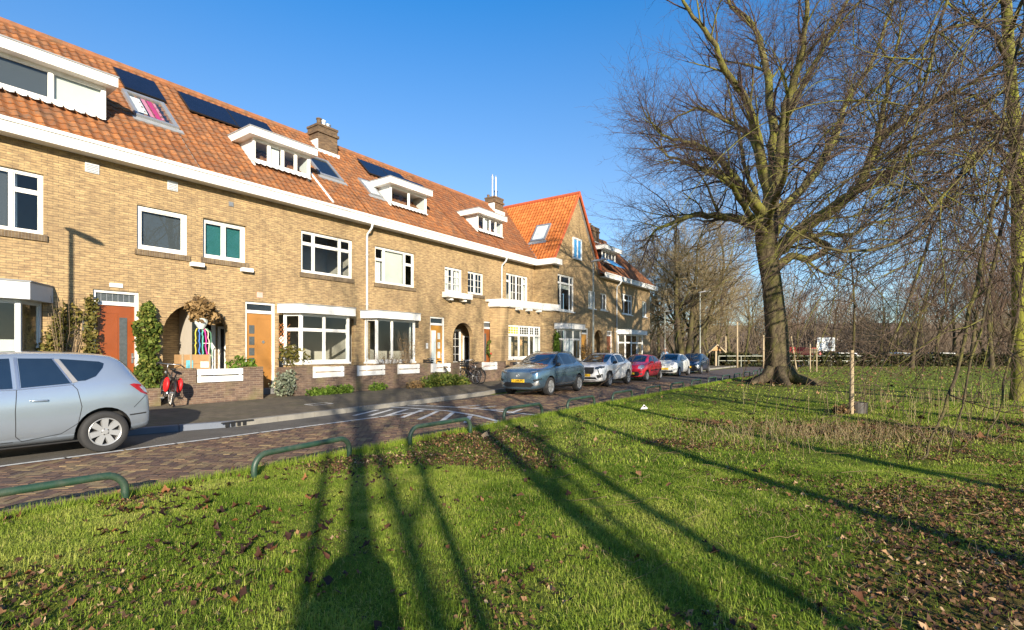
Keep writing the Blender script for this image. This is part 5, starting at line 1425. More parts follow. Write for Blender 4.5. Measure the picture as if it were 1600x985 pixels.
f_ = MB(); x0, x1 = wat(1138, 60).x, wat(1192, 60).x
for k in range(40):
    x = x0 + (x1 - x0) * k / 39; f_.tube([(x, 60, 0), (x, 60, 1.3)], .02 if k % 8 else .06, 4)
f_.tube([(x0, 60, 1.28), (x1, 60, 1.28)], .03, 5); f_.tube([(x0, 60, .15), (x1, 60, .15)], .03, 5)
o = link('bar_fence', f_.mesh('bar_fence'), plain('dark_green_metal', (.03, .06, .05), .5)); tag(o, 'dark barred playground fence left of the big tree trunk', 'fence')
# pole posts near the playground
for px, Y, h, lab in ((1152, 52, 4.6, 'tall pale wooden post left of the big tree trunk'), (1134, 60, 3.4, 'thin green post behind the barred fence'), (1193, 50, 3.2, 'pale post directly left of the big tree trunk')):
    b_ = MB(); p = wat(px, Y); b_.tube([(0, 0, -.2), (0, 0, h)], [.10, .08], 8); o = link('wooden_post', b_.mesh('wooden_post'), M['stake'], loc=p, smooth=True); tag(o, lab, 'post', 'posts by the playground')

# ------------------------------------------------------------------ cars
def car_paint(name, col, metal=.5, rough=.28):
    m, nt, p = mat(name)
    L = nt.links.new
    tc = nd(nt, 'ShaderNodeTexCoord'); nz = nd(nt, 'ShaderNodeTexNoise'); nz.inputs['Scale'].default_value = 2.5; nz.inputs['Detail'].default_value = 8
    L(tc.outputs['Object'], nz.inputs['Vector'])
    mr = nd(nt, 'ShaderNodeMapRange'); mr.inputs['To Min'].default_value = rough * .8; mr.inputs['To Max'].default_value = rough * 1.5; L(nz.outputs['Fac'], mr.inputs['Value']); L(mr.outputs['Result'], p.inputs['Roughness'])
    sx = nd(nt, 'ShaderNodeSeparateXYZ'); L(tc.outputs['Object'], sx.inputs['Vector'])
    dz = nd(nt, 'ShaderNodeMapRange'); dz.inputs['From Min'].default_value = .2; dz.inputs['From Max'].default_value = .6; dz.inputs['To Min'].default_value = .55; dz.inputs['To Max'].default_value = .0
    L(sx.outputs['Z'], dz.inputs['Value'])
    mu = nd(nt, 'ShaderNodeMath', operation='MULTIPLY'); L(dz.outputs['Result'], mu.inputs[0]); L(nz.outputs['Fac'], mu.inputs[1])
    mx = nd(nt, 'ShaderNodeMix', data_type='RGBA'); mx.inputs['A'].default_value = rgb(col); mx.inputs['B'].default_value = rgb((.13, .11, .09)); L(mu.outputs[0], mx.inputs['Factor'])
    L(mx.outputs['Result'], p.inputs['Base Color']); p.inputs['Metallic'].default_value = metal
    p.inputs['Coat Weight'].default_value = .8; p.inputs['Coat Roughness'].default_value = .04
    return m
M['trim'] = plain('dark_trim', (.02, .02, .021), .55, var=.2)
M['car_glass'] = plain('car_glass', (.012, .018, .026), .03, var=.3, spec=1.0)
M['car_glass'].node_tree.nodes['Principled BSDF'].inputs['IOR'].default_value = 1.75
M['seam'] = plain('panel_gap', (.012, .012, .013), .7)
M['lens'] = plain('headlight_lens', (.55, .57, .58), .08, metal=.6, var=.3, scale=14, spec=.9, coat=1)
M['lens_dark'] = plain('smoked_lens', (.05, .055, .06), .06, var=.4, spec=.9, coat=1)
M['tail'] = plain('tail_light_red', (.28, .01, .012), .08, var=.25, scale=20, spec=.8, coat=1)
M['alloy'] = plain('alloy_wheel', (.36, .37, .38), .3, metal=.35, var=.08)
M['alloy_dark'] = plain('dark_alloy', (.06, .06, .062), .35, metal=.5, var=.1)
M['chrome'] = plain('chrome', (.62, .62, .62), .3, metal=.9, var=.05)
M['plate'] = plain('yellow_plate', (.80, .48, .02), .5, var=.06)
M['ink'] = plain('black_ink', (.01, .01, .01), .6)
M['brake'] = plain('brake_disc', (.022, .02, .02), .6, metal=.2)

def car_body(sp):
    """lofted shell: (x, ztop, zbelt, half width, roof half width, zbottom) stations from nose to tail, subdivided, wheel arches cut out"""
    st = sp['stations']; rings = []
    for (x, zt, zb, w, wr, zl) in st:
        zm = zl + (zb - zl) * .45
        g = max(0.0, min(1.0, (zt - zb) / .35))
        half = [(0, zl), (w * .72, zl), (w * .955, zl + .07), (w * .995, zm), (w, zm + (zb - zm) * .45), (w * .975, zb - .03 * (1 + g)),
                (w * .945 * (1 - g) + (w * .93) * g, zb + .01 + .02 * g), (wr + .035 * g, zt - .10 * g - .03 * (1 - g)), (wr - .045, zt - .02), (wr * .55, zt + .004), (0, zt + .010)]
        ring = [(x, y, z) for y, z in half] + [(x, -y, z) for y, z in half[-2:0:-1]]
        rings.append(ring)
    n = len(rings[0]); bm = bmesh.new(); vv = [[bm.verts.new(p) for p in r] for r in rings]
    for a, b in zip(vv, vv[1:]):
        for j in range(n): bm.faces.new((a[j], a[(j + 1) % n], b[(j + 1) % n], b[j]))
    for ring, fl in ((vv[0], 1), (vv[-1], 0)):
        h = n // 2
        for j in range(0, h):
            a, b, c, d = ring[j], ring[j + 1], ring[(n - j - 1) % n], ring[(n - j) % n]
            q = []
            for v_ in (a, b, c, d):
                if v_ not in q: q.append(v_)
            if len(q) >= 3: bm.faces.new(q if fl == 0 else q[::-1])
    bmesh.ops.recalc_face_normals(bm, faces=bm.faces)
    me = bpy.data.meshes.new('shell'); bm.to_mesh(me); bm.free()
    o = bpy.data.objects.new('shell', me); COL.objects.link(o)
    s = o.modifiers.new('s', 'SUBSURF'); s.levels = 2; s.render_levels = 2
    cm = MB()
    for ax in (sp['wb'] / 2, -sp['wb'] / 2):
        for sg in (1, -1):
            y0 = sp['track'] - .16
            k = 28; pts = []; r = sp['rw'] + .055
            for yy in (y0, 1.4): pts += [(ax + r * math.cos(2 * math.pi * q / k), sg * yy, sp['rw'] + .01 + r * math.sin(2 * math.pi * q / k)) for q in range(k)]
            f = [tuple(range(k)), tuple(range(2 * k - 1, k - 1, -1))] + [(k + q, k + (q + 1) % k, (q + 1) % k, q) for q in range(k)]
            if sg > 0: f = [q[::-1] for q in f]
            cm.add(pts, [q[::-1] for q in f])
    cme = cm.mesh('cut'); 
    b2 = bmesh.new(); b2.from_mesh(cme); bmesh.ops.recalc_face_normals(b2, faces=b2.faces); b2.to_mesh(cme); b2.free()
    c = bpy.data.objects.new('cut', cme); COL.objects.link(c); c.data.materials.append(M['trim'])
    o.data.materials.append(sp['paint'])
    b = o.modifiers.new('b', 'BOOLEAN'); b.operation = 'DIFFERENCE'; b.object = c; b.solver = 'EXACT'
    try: b.material_mode = 'TRANSFER'
    except Exception: pass
    dg = bpy.context.evaluated_depsgraph_get()
    ev = o.evaluated_get(dg); res = bpy.data.meshes.new_from_object(ev, depsgraph=dg)
    o.modifiers.remove(b)
    dg = bpy.context.evaluated_depsgraph_get(); full = bpy.data.meshes.new_from_object(o.evaluated_get(dg), depsgraph=dg)
    bv = BVHTree.FromPolygons([v.co.copy() for v in full.vertices], [tuple(p.vertices) for p in full.polygons])
    bpy.data.objects.remove(o); bpy.data.objects.remove(c)
    res.polygons.foreach_set('use_smooth', [True] * len(res.polygons))
    try: res.set_sharp_from_angle(angle=R(38))
    except Exception: pass
    return res, bv

def decal(bv, poly, axis, off=.004, cuts=3, solid=0.0):
    """a patch cut to poly and laid on the body; axis '+y' '-y': poly in (x, z); '+x' '-x': poly in (y, z)"""
    bm = bmesh.new()
    mk = (lambda a, b: (a, 0, b)) if axis[1] == 'y' else (lambda a, b: (0, a, b))
    f = bm.faces.new([bm.verts.new(mk(*p)) for p in poly])
    bmesh.ops.triangulate(bm, faces=[f])
    for _ in range(cuts):
        bmesh.ops.subdivide_edges(bm, edges=[e for e in bm.edges if e.calc_length() > .07], cuts=1, use_grid_fill=True)
        bmesh.ops.triangulate(bm, faces=bm.faces[:])
    s = 1 if axis[0] == '+' else -1
    for v in bm.verts:
        if axis[1] == 'y': o = Vector((v.co.x, s * 3, v.co.z)); d = Vector((0, -s, 0))
        else: o = Vector((s * 6, v.co.y, v.co.z)); d = Vector((-s, 0, 0))
        loc, nrm, _, _ = bv.ray_cast(o, d)
        if loc is None:
            loc, nrm, _, _ = bv.find_nearest(o + d * (2.2 if axis[1] == 'y' else 4.0)); 
        if nrm.dot(d) > 0: nrm = -nrm
        v.co = loc + nrm * off
    bmesh.ops.recalc_face_normals(bm, faces=bm.faces)
    av = sum((f.normal for f in bm.faces), Vector())
    want = Vector((0, s, 0)) if axis[1] == 'y' else Vector((s, 0, 0))
    if av.dot(want) < 0: bmesh.ops.reverse_faces(bm, faces=bm.faces)
    mb = MB(); idx = {v: i for i, v in enumerate(bm.verts)}
    mb.add([v.co.copy() for v in bm.verts], [tuple(idx[v] for v in f.verts) for f in bm.faces]); bm.free()
    return mb
def ribbon_poly(pts, w):
    out_a, out_b = [], []
    for i, p in enumerate(pts):
        a = pts[max(i - 1, 0)]; b = pts[min(i + 1, len(pts) - 1)]
        d = Vector((b[0] - a[0], b[1] - a[1])).normalized(); n = Vector((-d.y, d.x)) * w / 2
        out_a.append((p[0] + n.x, p[1] + n.y)); out_b.append((p[0] - n.x, p[1] - n.y))
    return out_a, out_b
def ribbon(bv, pts, w, axis, off=.003):
    a, b = ribbon_poly(pts, w); mb = MB()
    for i in range(len(pts) - 1):
        q = decal(bv, [a[i], a[i + 1], b[i + 1], b[i]], axis, off, cuts=2); mb.add(q.v, q.f)
    return mb
def mir(poly): return [(-a, b) for a, b in poly][::-1]

def make_wheel(car, x, y, rw, width, spokes, style, rim_r=.68):
    sg = 1 if y > 0 else -1
    w = link('wheel', None, None, parent=car); ORG[w.name] = (0, 0, 0); w.location = (x, y, rw)
    def add(name, mb, m, smooth=True):
        if sg < 0: mb.v = [(a, -b, c) for a, b, c in mb.v]; mb.f = [f[::-1] for f in mb.f]
        return lpart(name, mb, m, w, smooth)
    h = width / 2; rr = rw * rim_r
    def ringprof(prof, k=40):
        mb = MB(); vs, fs = [], []
        for r, yy in prof:
            for j in range(k): a = 2 * math.pi * j / k; vs.append((r * math.cos(a), yy, r * math.sin(a)))
        for i in range(len(prof) - 1):
            for j in range(k): fs.append((i * k + j, i * k + (j + 1) % k, (i + 1) * k + (j + 1) % k, (i + 1) * k + j))
        return mb.add(vs, fs)
    t = ringprof([(rr * .98, -h), (rw * .93, -h), (rw * .985, -h * .8), (rw, -h * .4), (rw, h * .4), (rw * .985, h * .8), (rw * .94, h), (rr * 1.06, h * 1.03), (rr, h * .92)])
    add('tyre', t, M['rubber'])
    rim = ringprof([(rr, h * .93), (rr * .97, h * .97), (rr * .92, h * .90), (rr * .90, h * .2), (rr * .90, -h)])
    for k in range(spokes):
        a = 2 * math.pi * k / spokes + math.pi / 2
        pairs = (0.0,) if style == 'single' else (-.13, .13)
        for da in pairs:
            ca, sa = math.cos(a + da * .3), math.sin(a + da * .3); co, so = math.cos(a + da), math.sin(a + da)
            wi, wo = (.030, .044) if style == 'single' else (.022, .019)
            wi *= rw / .31; wo *= rw / .31
            r0, r1 = rr * .16, rr * .93
            q = []
            for (r, cc, ss, ww, y0) in ((r0, ca, sa, wi, h * .84), (r1, co, so, wo, h * .90)):
                for sg2 in (-1, 1): q.append((r * cc - sg2 * ww * ss, y0, r * ss + sg2 * ww * cc))
                for sg2 in (-1, 1): q.append((r * cc - sg2 * ww * ss * 1.15, y0 - .05, r * ss + sg2 * ww * cc * 1.15))
            rim.add(q, [(0, 1, 5, 4), (1, 3, 7, 5), (3, 2, 6, 7), (2, 0, 4, 6)])
    cap = ringprof([(rr * .24, h * .70), (rr * .24, h * .86), (rr * .16, h * .92), (.001, h * .92)], 18); rim.add(cap.v, cap.f)
    add('rim', rim, M['alloy'], False)
    d = ringprof([(rr * .9, h * .15), (rr * .001, h * .15)], 24); add('brake_disc', d, M['brake'])
    nb = MB()
    for k in range(5):
        a = 2 * math.pi * k / 5; nb.add(*[(lambda c: ([(c[0] + .012 * math.cos(q * math.pi / 3), h * .905, c[1] + .012 * math.sin(q * math.pi / 3)) for q in range(6)], [(5, 4, 3, 2, 1, 0)]))((rr * .2 * math.cos(a), rr * .2 * math.sin(a)))][0])
    add('wheel_bolts', nb, M['seam'])
    return w

def text_mesh(txt, size):
    cu = bpy.data.curves.new('txt', 'FONT'); cu.body = txt; cu.size = size; cu.align_x = 'CENTER'; cu.align_y = 'CENTER'; cu.extrude = .001
    o = bpy.data.objects.new('txt', cu); COL.objects.link(o)
    dg = bpy.context.evaluated_depsgraph_get(); me = bpy.data.meshes.new_from_object(o.evaluated_get(dg), depsgraph=dg)
    bpy.data.objects.remove(o); return me

def make_car(sp):
    u, v = sp['at']
    car = wthing('parked_car', W(u, v, .0), sp['label'], 'car', 'cars parked along the pavement', rot=TH + math.pi + sp.get('yaw', 0))
    me, bv = car_body(sp)
    body = link('body', me, None, parent=car); body.name = 'body'; ORG[body.name] = (0, 0, 0)
    names = [m_.name for m_ in me.materials if m_]
    if not names: me.materials.append(sp['paint'])
    hit = lambda axis, a, b: (lambda r: r[0])(bv.ray_cast(Vector((a, 3 if axis == '+y' else -3, b)), Vector((0, -1 if axis == '+y' else 1, 0)))) if axis[1] == 'y' else (bv.ray_cast(Vector((6 if axis == '+x' else -6, a, b)), Vector((-1 if axis == '+x' else 1, 0, 0)))[0])
    for poly in sp['side_glass']:
        for ax in ('+y', '-y'):
            g = decal(bv, poly, ax, .005); lpart('side_window', g, M['car_glass'], car, True)
    if sp.get('glass_trim'):
        for ax in ('+y', '-y'):
            for tr in sp['glass_trim']:
                r_ = ribbon(bv, tr[0], tr[1], ax, .009); lpart('window_trim', r_, M[tr[2]], car)
    lpart('windscreen', decal(bv, sp['screen'], '+x', .005, 4), M['car_glass'], car, True)
    lpart('rear_window', decal(bv, sp['rear_screen'], '-x', .005, 4), M['car_glass'], car, True)
    for ax in ('+y', '-y'):
        for tr in sp['seams']: lpart('panel_gap', ribbon(bv, tr, .009, ax, .0025), M['seam'], car)
        for (poly, m_) in sp.get('side_patches', []): lpart('side_trim', decal(bv, poly, ax, .008), M[m_] if isinstance(m_, str) else m_, car)
        for (x, z) in sp['handles']:
            p = hit(ax, x, z)
            if p is None: continue
            h = MB(); s = 1 if ax == '+y' else -1
            h.tube([(x - .10, p.y + s * .004, z), (x - .08, p.y + s * .03, z), (x + .08, p.y + s * .034, z + .006), (x + .10, p.y + s * .004, z + .006)], .014, 6); lpart('door_handle', h, sp.get('handle_m', sp['paint']), car, True)
        mx, mz = sp['mirror']; p = hit(ax, mx, mz); s = 1 if ax == '+y' else -1
        yy = p.y if p is not None else s * .8
        h = MB(); h.ball((mx, yy + s * .13, mz + .03), (.075, .11, .075), 14, 10); h.tube([(mx, yy - s * .02, mz - .03), (mx, yy + s * .08, mz - .01)], .03, 6); lpart('wing_mirror', h, sp.get('mirror_m', sp['paint']), car, True)
        h = MB(); h.ball((mx - .055, yy + s * .13, mz + .03), (.03, .09, .058), 12, 8); 
        lpart('mirror_glass', h, M['car_glass'], car, True)
        for (x, z, x2, z2) in sp.get('tail_side', []): pass
    for poly in sp['headlights']:
        for pp in (poly, mir(poly)): lpart('headlight', decal(bv, pp, '+x', .006), M[sp.get('lens', 'lens')], car, True)
    for (poly, m_, mirror) in sp.get('front', []):
        for pp in ((poly, mir(poly)) if mirror else (poly,)): lpart('front_trim', decal(bv, pp, '+x', .007), M[m_] if isinstance(m_, str) else m_, car)
    for poly in sp['tails']:
        for pp in (poly, mir(poly)): lpart('tail_light', decal(bv, pp, '-x', .006), M['tail'], car, True)
    for poly in sp.get('tails_side', []):
        for ax in ('+y', '-y'): lpart('tail_light', decal(bv, poly, ax, .008), M['tail'], car, True)
    for (poly, m_) in sp.get('tail_lens', []):
        for ax in ('+y', '-y'): lpart('tail_lens', decal(bv, poly, ax, .011), M[m_], car, True)
    for (pz, txt, end) in sp['plates']:
        p = hit('+x' if end > 0 else '-x', 0, pz)
        x = (p.x if p is not None else end * 2) + end * .025
        b = MB(); b.box(min(x, x - end * .03), max(x, x - end * .03), -.26, .26, pz - .055, pz + .055); pl_ = lpart('number_plate', b, M['plate'], car)
        if txt:
            tm = text_mesh(txt, .115); to = link('plate_text', tm, M['ink'], parent=pl_); to.location = (x + end * .003, 0, pz)
            to.rotation_euler = (R(90), 0, R(90) if end > 0 else R(-90))
    for (sx) in (1, -1):
        for sy in (1, -1):
            make_wheel(car, sx * sp['wb'] / 2, sy * sp['track'], sp['rw'], .205, sp['spokes'], sp['style'])
    if sp.get('rails'):
        for sy in (1, -1):
            pts = []
            for k in range(9):
                x = sp['rails'][0] + (sp['rails'][1] - sp['rails'][0]) * k / 8
                q = bv.ray_cast(Vector((x, sy * sp['rails'][2], 3)), Vector((0, 0, -1)))[0]
                pts.append((x, sy * sp['rails'][2], q.z + (.045 if 0 < k < 8 else .0)))
            b = MB(); b.tube(pts, .016, 6); lpart('roof_rail', b, M[sp['rails'][3]], car, True)
    b = MB(); b.box(-sp['wb'] / 2 - .3, sp['wb'] / 2 + .3, -sp['track'] + .14, sp['track'] - .14, .19, .34); lpart('underbody', b, M['trim'], car)
    for fn in sp.get('extra', []): fn(car, bv, hit)
    return car
def ring_badge(z, r):
    def fn(car, bv, hit):
        p = hit('+x', 0, z); 
        if p is None: return
        b = MB(); b.tube([(p.x + .02, r * math.cos(k * math.pi / 8), z + r * math.sin(k * math.pi / 8)) for k in range(16)], .010, 5, closed=True); b.tube([(p.x + .02, 0, z - r * .6), (p.x + .02, 0, z + r * .6)], .01, 5)
        lpart('badge', b, M['chrome'], car, True)
    return fn
def wipers(x, z, w):
    def fn(car, bv, hit):
        for y0, y1 in ((-w * .1, w * .8), (-w * .9, -w * .15)):
            pts = []
            for k in range(5):
                y = y0 + (y1 - y0) * k / 4; p = hit('+x', y, z + .05 * k)
                if p is not None: pts.append((p.x + .02, y, z + .05 * k + .01))
            if len(pts) > 1:
                b = MB(); b.tube(pts, .010, 5); lpart('wiper', b, M['black'], car)
    return fn

# silver people carrier at the left edge, its tail towards the middle of the picture
silver = car_paint('silver_paint', (.37, .44, .53), .6, .2)
make_car(dict(label='silver people carrier at the left edge, seen from its side and tail', at=(1.68, 10.965), paint=silver, wb=2.64, track=.80, rw=.325, spokes=7, style='single',
    stations=[(2.20, .62, .58, .50, .46, .30), (2.17, .78, .72, .68, .60, .22), (2.02, .90, .84, .80, .70, .20), (1.65, 1.02, .95, .885, .76, .20), (1.20, 1.13, 1.00, .90, .74, .20), (.85, 1.30, 1.02, .905, .68, .20), (.45, 1.50, 1.03, .905, .64, .20), (.05, 1.585, 1.05, .905, .63, .20),
              (-.5, 1.61, 1.08, .905, .63, .20), (-1.0, 1.60, 1.11, .90, .625, .20), (-1.42, 1.565, 1.14, .89, .61, .21), (-1.62, 1.515, 1.15, .875, .59, .23), (-1.78, 1.30, 1.13, .855, .62, .25), (-1.92, 1.05, .98, .83, .64, .27), (-1.985, .80, .78, .78, .60, .28), (-1.99, .58, .56, .66, .50, .31)],
    side_glass=[[(1.05, 1.07), (.62, 1.30), (.35, 1.45), (.30, 1.47), (.30, 1.07)], [(.24, 1.06), (.24, 1.475), (-.24, 1.50), (-.24, 1.07)], [(-.33, 1.075), (-.33, 1.50), (-.72, 1.495), (-.90, 1.13), (-.90, 1.115)], [(-.80, 1.49), (-1.30, 1.44), (-1.36, 1.41), (-1.33, 1.34), (-1.22, 1.21), (-1.08, 1.15), (-.98, 1.145)]],
    glass_trim=[([(-.30, 1.06), (-.30, 1.51)], .035, 'chrome'), ([(-.90, 1.125), (-.72, 1.50)], .022, 'chrome'), ([(1.1, 1.055), (-.3, 1.055), (-.93, 1.10)], .014, 'chrome')],
    side_patches=[([(-.92, 1.12), (-.735, 1.485), (-.79, 1.485), (-.985, 1.135)], plain('grey_pillar', (.22, .22, .23), .4))],
    screen=[(-.62, 1.06), (.62, 1.06), (.55, 1.48), (-.55, 1.48)], rear_screen=[(-.55, 1.46), (.55, 1.46), (.62, 1.12), (-.62, 1.12)],
    seams=[[(-.28, 1.05), (-.26, .75), (-.27, .38), (-.34, .30)], [(-.34, .30), (-.78, .36), (-.98, .50), (-1.02, .75), (-.97, 1.02), (-.90, 1.11)], [(-1.90, .87), (-1.72, .68)], [(.95, 1.0), (.98, .6), (.85, .35)], [(-.25, .30), (.85, .30)]],
    handles=[(-.52, .88), (.42, .86)], handle_m=silver, mirror=(.88, 1.05), headlights=[[(.50, .72), (.72, .80), (.70, .92), (.45, .80)]],
    tails=[[(.58, .92), (.74, .86), (.74, 1.05), (.66, 1.06)]], tails_side=[[(-1.66, 1.06), (-1.72, 1.075), (-1.88, 1.04), (-1.96, .90), (-1.93, .87), (-1.82, .92)]], tail_lens=[([(-1.80, 1.02), (-1.88, 1.0), (-1.93, .90), (-1.87, .93)], 'lens')],
    plates=[(.78, '', -1), (.45, '', 1)],
    extra=[lambda car, bv, hit: lpart('tow_bar', MB().tube([(-1.85, .0, .28), (-2.0, 0, .27), (-2.06, 0, .30), (-2.06, 0, .40)], .022, 8), M['black'], car),
           lambda car, bv, hit: lpart('bumper_trim', ribbon(bv, [(-1.66, .56), (-1.97, .58)], .02, '+y', .006), M['seam'], car)]))

# blue-grey electric crossover
bluegrey = car_paint('blue_grey_paint', (.13, .225, .32), .7, .2)
make_car(dict(label='blue-grey crossover facing the camera with closed grille and yellow plate', at=(17.54, 10.80), yaw=R(4.5), paint=bluegrey, wb=2.585, track=.80, rw=.335, spokes=5, style='double',
    stations=[(2.17, .72, .68, .55, .50, .32), (2.14, .88, .82, .72, .62, .24), (2.04, .97, .91, .82, .72, .22), (1.75, 1.04, .97, .885, .78, .22), (1.20, 1.11, 1.01, .90, .76, .22), (.92, 1.20, 1.03, .905, .70, .22), (.55, 1.42, 1.05, .905, .64, .22), (.15, 1.565, 1.06, .905, .61, .22),
              (-.4, 1.615, 1.07, .905, .61, .22), (-1.0, 1.595, 1.09, .90, .60, .22), (-1.40, 1.54, 1.11, .895, .58, .22), (-1.72, 1.36, 1.10, .885, .60, .24), (-1.98, 1.10, 1.02, .86, .66, .26), (-2.09, .90, .86, .80, .64, .28), (-2.12, .62, .60, .68, .5, .32)],
    side_glass=[[(.92, 1.10), (.62, 1.30), (.28, 1.47), (.12, 1.50), (.10, 1.09)], [(.03, 1.09), (.05, 1.505), (-.45, 1.525), (-.72, 1.50), (-.78, 1.12)], [(-.84, 1.125), (-.80, 1.49), (-1.10, 1.44), (-1.30, 1.34), (-1.22, 1.2)]],
    glass_trim=[([(.95, 1.085), (-1.25, 1.125)], .012, 'chrome')],
    screen=[(-.62, 1.12), (.62, 1.12), (.55, 1.50), (.3, 1.535), (-.3, 1.535), (-.55, 1.50)], rear_screen=[(-.5, 1.45), (.5, 1.45), (.58, 1.15), (-.58, 1.15)],
    seams=[[(.88, 1.06), (.92, .7), (.80, .40)], [(.07, 1.07), (.07, .6), (.02, .36)], [(-.80, 1.09), (-.86, .85), (-.70, .55), (-.72, .40)], [(1.75, .93), (1.0, 1.03)]],
    side_patches=[([(.92, .34), (.92, .24), (-.90, .24), (-.90, .34)], 'trim'), ([(.85, .41), (.85, .385), (-.85, .40), (-.85, .43)], 'chrome')],
    handles=[(.22, .95), (-.62, .99)], mirror=(.78, 1.10), mirror_m=M['trim'], lens='lens_dark',
    headlights=[[(.42, .80), (.60, .83), (.80, .90), (.82, .95), (.70, .93), (.52, .87)]],
    front=[([(-.52, .86), (.52, .86), (.60, .74), (.50, .62), (-.50, .62), (-.60, .74)], plain('closed_grille', (.10, .14, .165), .45, metal=.4)), ([(-.52, .855), (.52, .855), (.52, .84), (-.52, .84)], 'chrome')][:0] +
          [([(-.54, .855), (.54, .855), (.58, .74), (.48, .64), (-.48, .64), (-.58, .74)], plain('closed_grille', (.13, .17, .20), .5, metal=.4), False), ([(-.52, .50), (.52, .50), (.62, .40), (.52, .33), (-.52, .33), (-.62, .40)], 'black', False),
           ([(.60, .60), (.84, .66), (.84, .62), (.64, .52)], 'seam', True), ([(.56, .47), (.78, .56), (.80, .42), (.66, .38)], 'chrome', True), ([(.50, .885), (.72, .915), (.72, .90), (.52, .868)], 'lens', True)],
    tails=[[(.5, .9), (.82, .9), (.80, 1.05), (.6, 1.05)]], plates=[(.555, 'T-344-PS', 1), (.7, '', -1)], rails=(.15, -1.35, .56, 'trim'),
    extra=[ring_badge(.745, .055), wipers(1.13, 1.15, .6)]))

# white crossover
white_p = car_paint('white_car_paint', (.72, .73, .74), .0, .25)
make_car(dict(label='white crossover with dark grille and slanted light blades, behind the blue-grey car', at=(23.25, 11.05), yaw=R(4), paint=white_p, wb=2.605, track=.79, rw=.335, spokes=5, style='double',
    stations=[(2.14, .72, .68, .55, .50, .32), (2.12, .92, .84, .72, .64, .24), (2.02, 1.00, .93, .82, .74, .22), (1.70, 1.05, .98, .875, .79, .22), (1.15, 1.10, 1.02, .885, .76, .22), (.85, 1.20, 1.03, .885, .70, .22), (.5, 1.38, 1.04, .885, .63, .22), (.1, 1.51, 1.05, .885, .60, .22),
              (-.45, 1.55, 1.06, .885, .60, .22), (-1.0, 1.53, 1.08, .88, .59, .22), (-1.45, 1.47, 1.10, .875, .57, .22), (-1.75, 1.34, 1.09, .865, .58, .24), (-1.98, 1.10, 1.02, .84, .64, .26), (-2.08, .90, .86, .78, .62, .28), (-2.11, .62, .60, .66, .5, .32)],
    side_glass=[[(.88, 1.09), (.58, 1.28), (.25, 1.42), (.08, 1.44), (.08, 1.08)], [(.02, 1.08), (.02, 1.445), (-.45, 1.46), (-.75, 1.44), (-.85, 1.12)], [(-.90, 1.13), (-.82, 1.43), (-1.15, 1.38), (-1.38, 1.28)]],
    screen=[(-.62, 1.11), (.62, 1.11), (.55, 1.44), (.3, 1.475), (-.3, 1.475), (-.55, 1.44)], rear_screen=[(-.5, 1.4), (.5, 1.4), (.58, 1.12), (-.58, 1.12)],
    seams=[[(.82, 1.05), (.86, .7), (.78, .42)], [(.05, 1.06), (.05, .6), (.0, .38)], [(-.86, 1.10), (-.92, .85), (-.76, .55), (-.78, .42)]],
    side_patches=[([(.90, .36), (.90, .23), (-.90, .23), (-.90, .40), (-.6, .33), (.6, .30)], 'trim'), ([(1.72, .60), (1.58, .72), (1.42, .76), (1.1, .74), (.92, .55), (.90, .40), (.96, .52), (1.15, .70), (1.42, .71), (1.6, .6), (1.68, .42)], 'trim'), ([(-.9, .45), (-.95, .58), (-1.1, .73), (-1.35, .76), (-1.55, .7), (-1.70, .55), (-1.66, .5), (-1.5, .66), (-1.33, .71), (-1.1, .66), (-.97, .5)], 'trim'), ([(-1.0, 1.47), (-1.4, 1.42), (-1.5, 1.30), (-1.42, 1.27), (-1.2, 1.39)], 'trim')],
    handles=[(.2, .96), (-.66, 1.0)], mirror=(.75, 1.08), mirror_m=M['trim'], lens='lens_dark',
    headlights=[[(.46, .82), (.60, .80), (.82, .87), (.82, .95), (.64, .95), (.48, .90)]],
    front=[([(-.44, .90), (.44, .90), (.42, .68), (.36, .60), (-.36, .60), (-.42, .68)], 'trim', False), ([(-.5, .46), (.5, .46), (.58, .36), (-.58, .36)], 'trim', False), ([(.60, .79), (.65, .79), (.72, .52), (.69, .52)], 'lens_dark', True), ([(.55, .55), (.80, .60), (.80, .46), (.60, .42)], 'trim', True), ([(-.7, .32), (.7, .32), (.66, .28), (-.66, .28)], 'chrome', False)],
    tails=[[(.5, .92), (.8, .9), (.78, 1.05), (.6, 1.05)]], plates=[(.54, 'PWG', 1), (.7, '', -1)], rails=(.1, -1.3, .55, 'trim'), extra=[wipers(1.12, 1.13, .6)]))

# small red hatchback
red_p = car_paint('red_car_paint', (.50, .012, .03), .0, .22)
small_st = lambda L_, H_, w, nose: [(L_ / 2, .64, .60, w * .62, w * .55, .30), (L_ / 2 - .04, .78, .72, w * .82, w * .7, .22), (L_ / 2 - .16, .88, .82, w * .92, w * .8, .20), (L_ / 2 - .45, .96, .90, w * .98, w * .86, .20), (L_ / 2 - .75, 1.03, .93, w, w * .84, .20), (L_ / 2 - 1.0, 1.17, .95, w, w * .78, .20), (L_ / 2 - 1.3, H_ - .12, .96, w, w * .72, .20), (L_ / 2 - 1.6, H_ - .02, .98, w, w * .70, .20),
              (.0 - .2, H_, 1.0, w, w * .70, .20), (-.8, H_ - .03, 1.03, w * .99, w * .69, .20), (-L_ / 2 + .55, H_ - .09, 1.05, w * .97, w * .67, .22), (-L_ / 2 + .28, H_ - .28, 1.03, w * .95, w * .70, .24), (-L_ / 2 + .10, .96, .92, w * .9, w * .72, .26), (-L_ / 2 + .02, .78, .75, w * .84, w * .66, .28), (-L_ / 2, .56, .54, w * .7, w * .55, .32)]
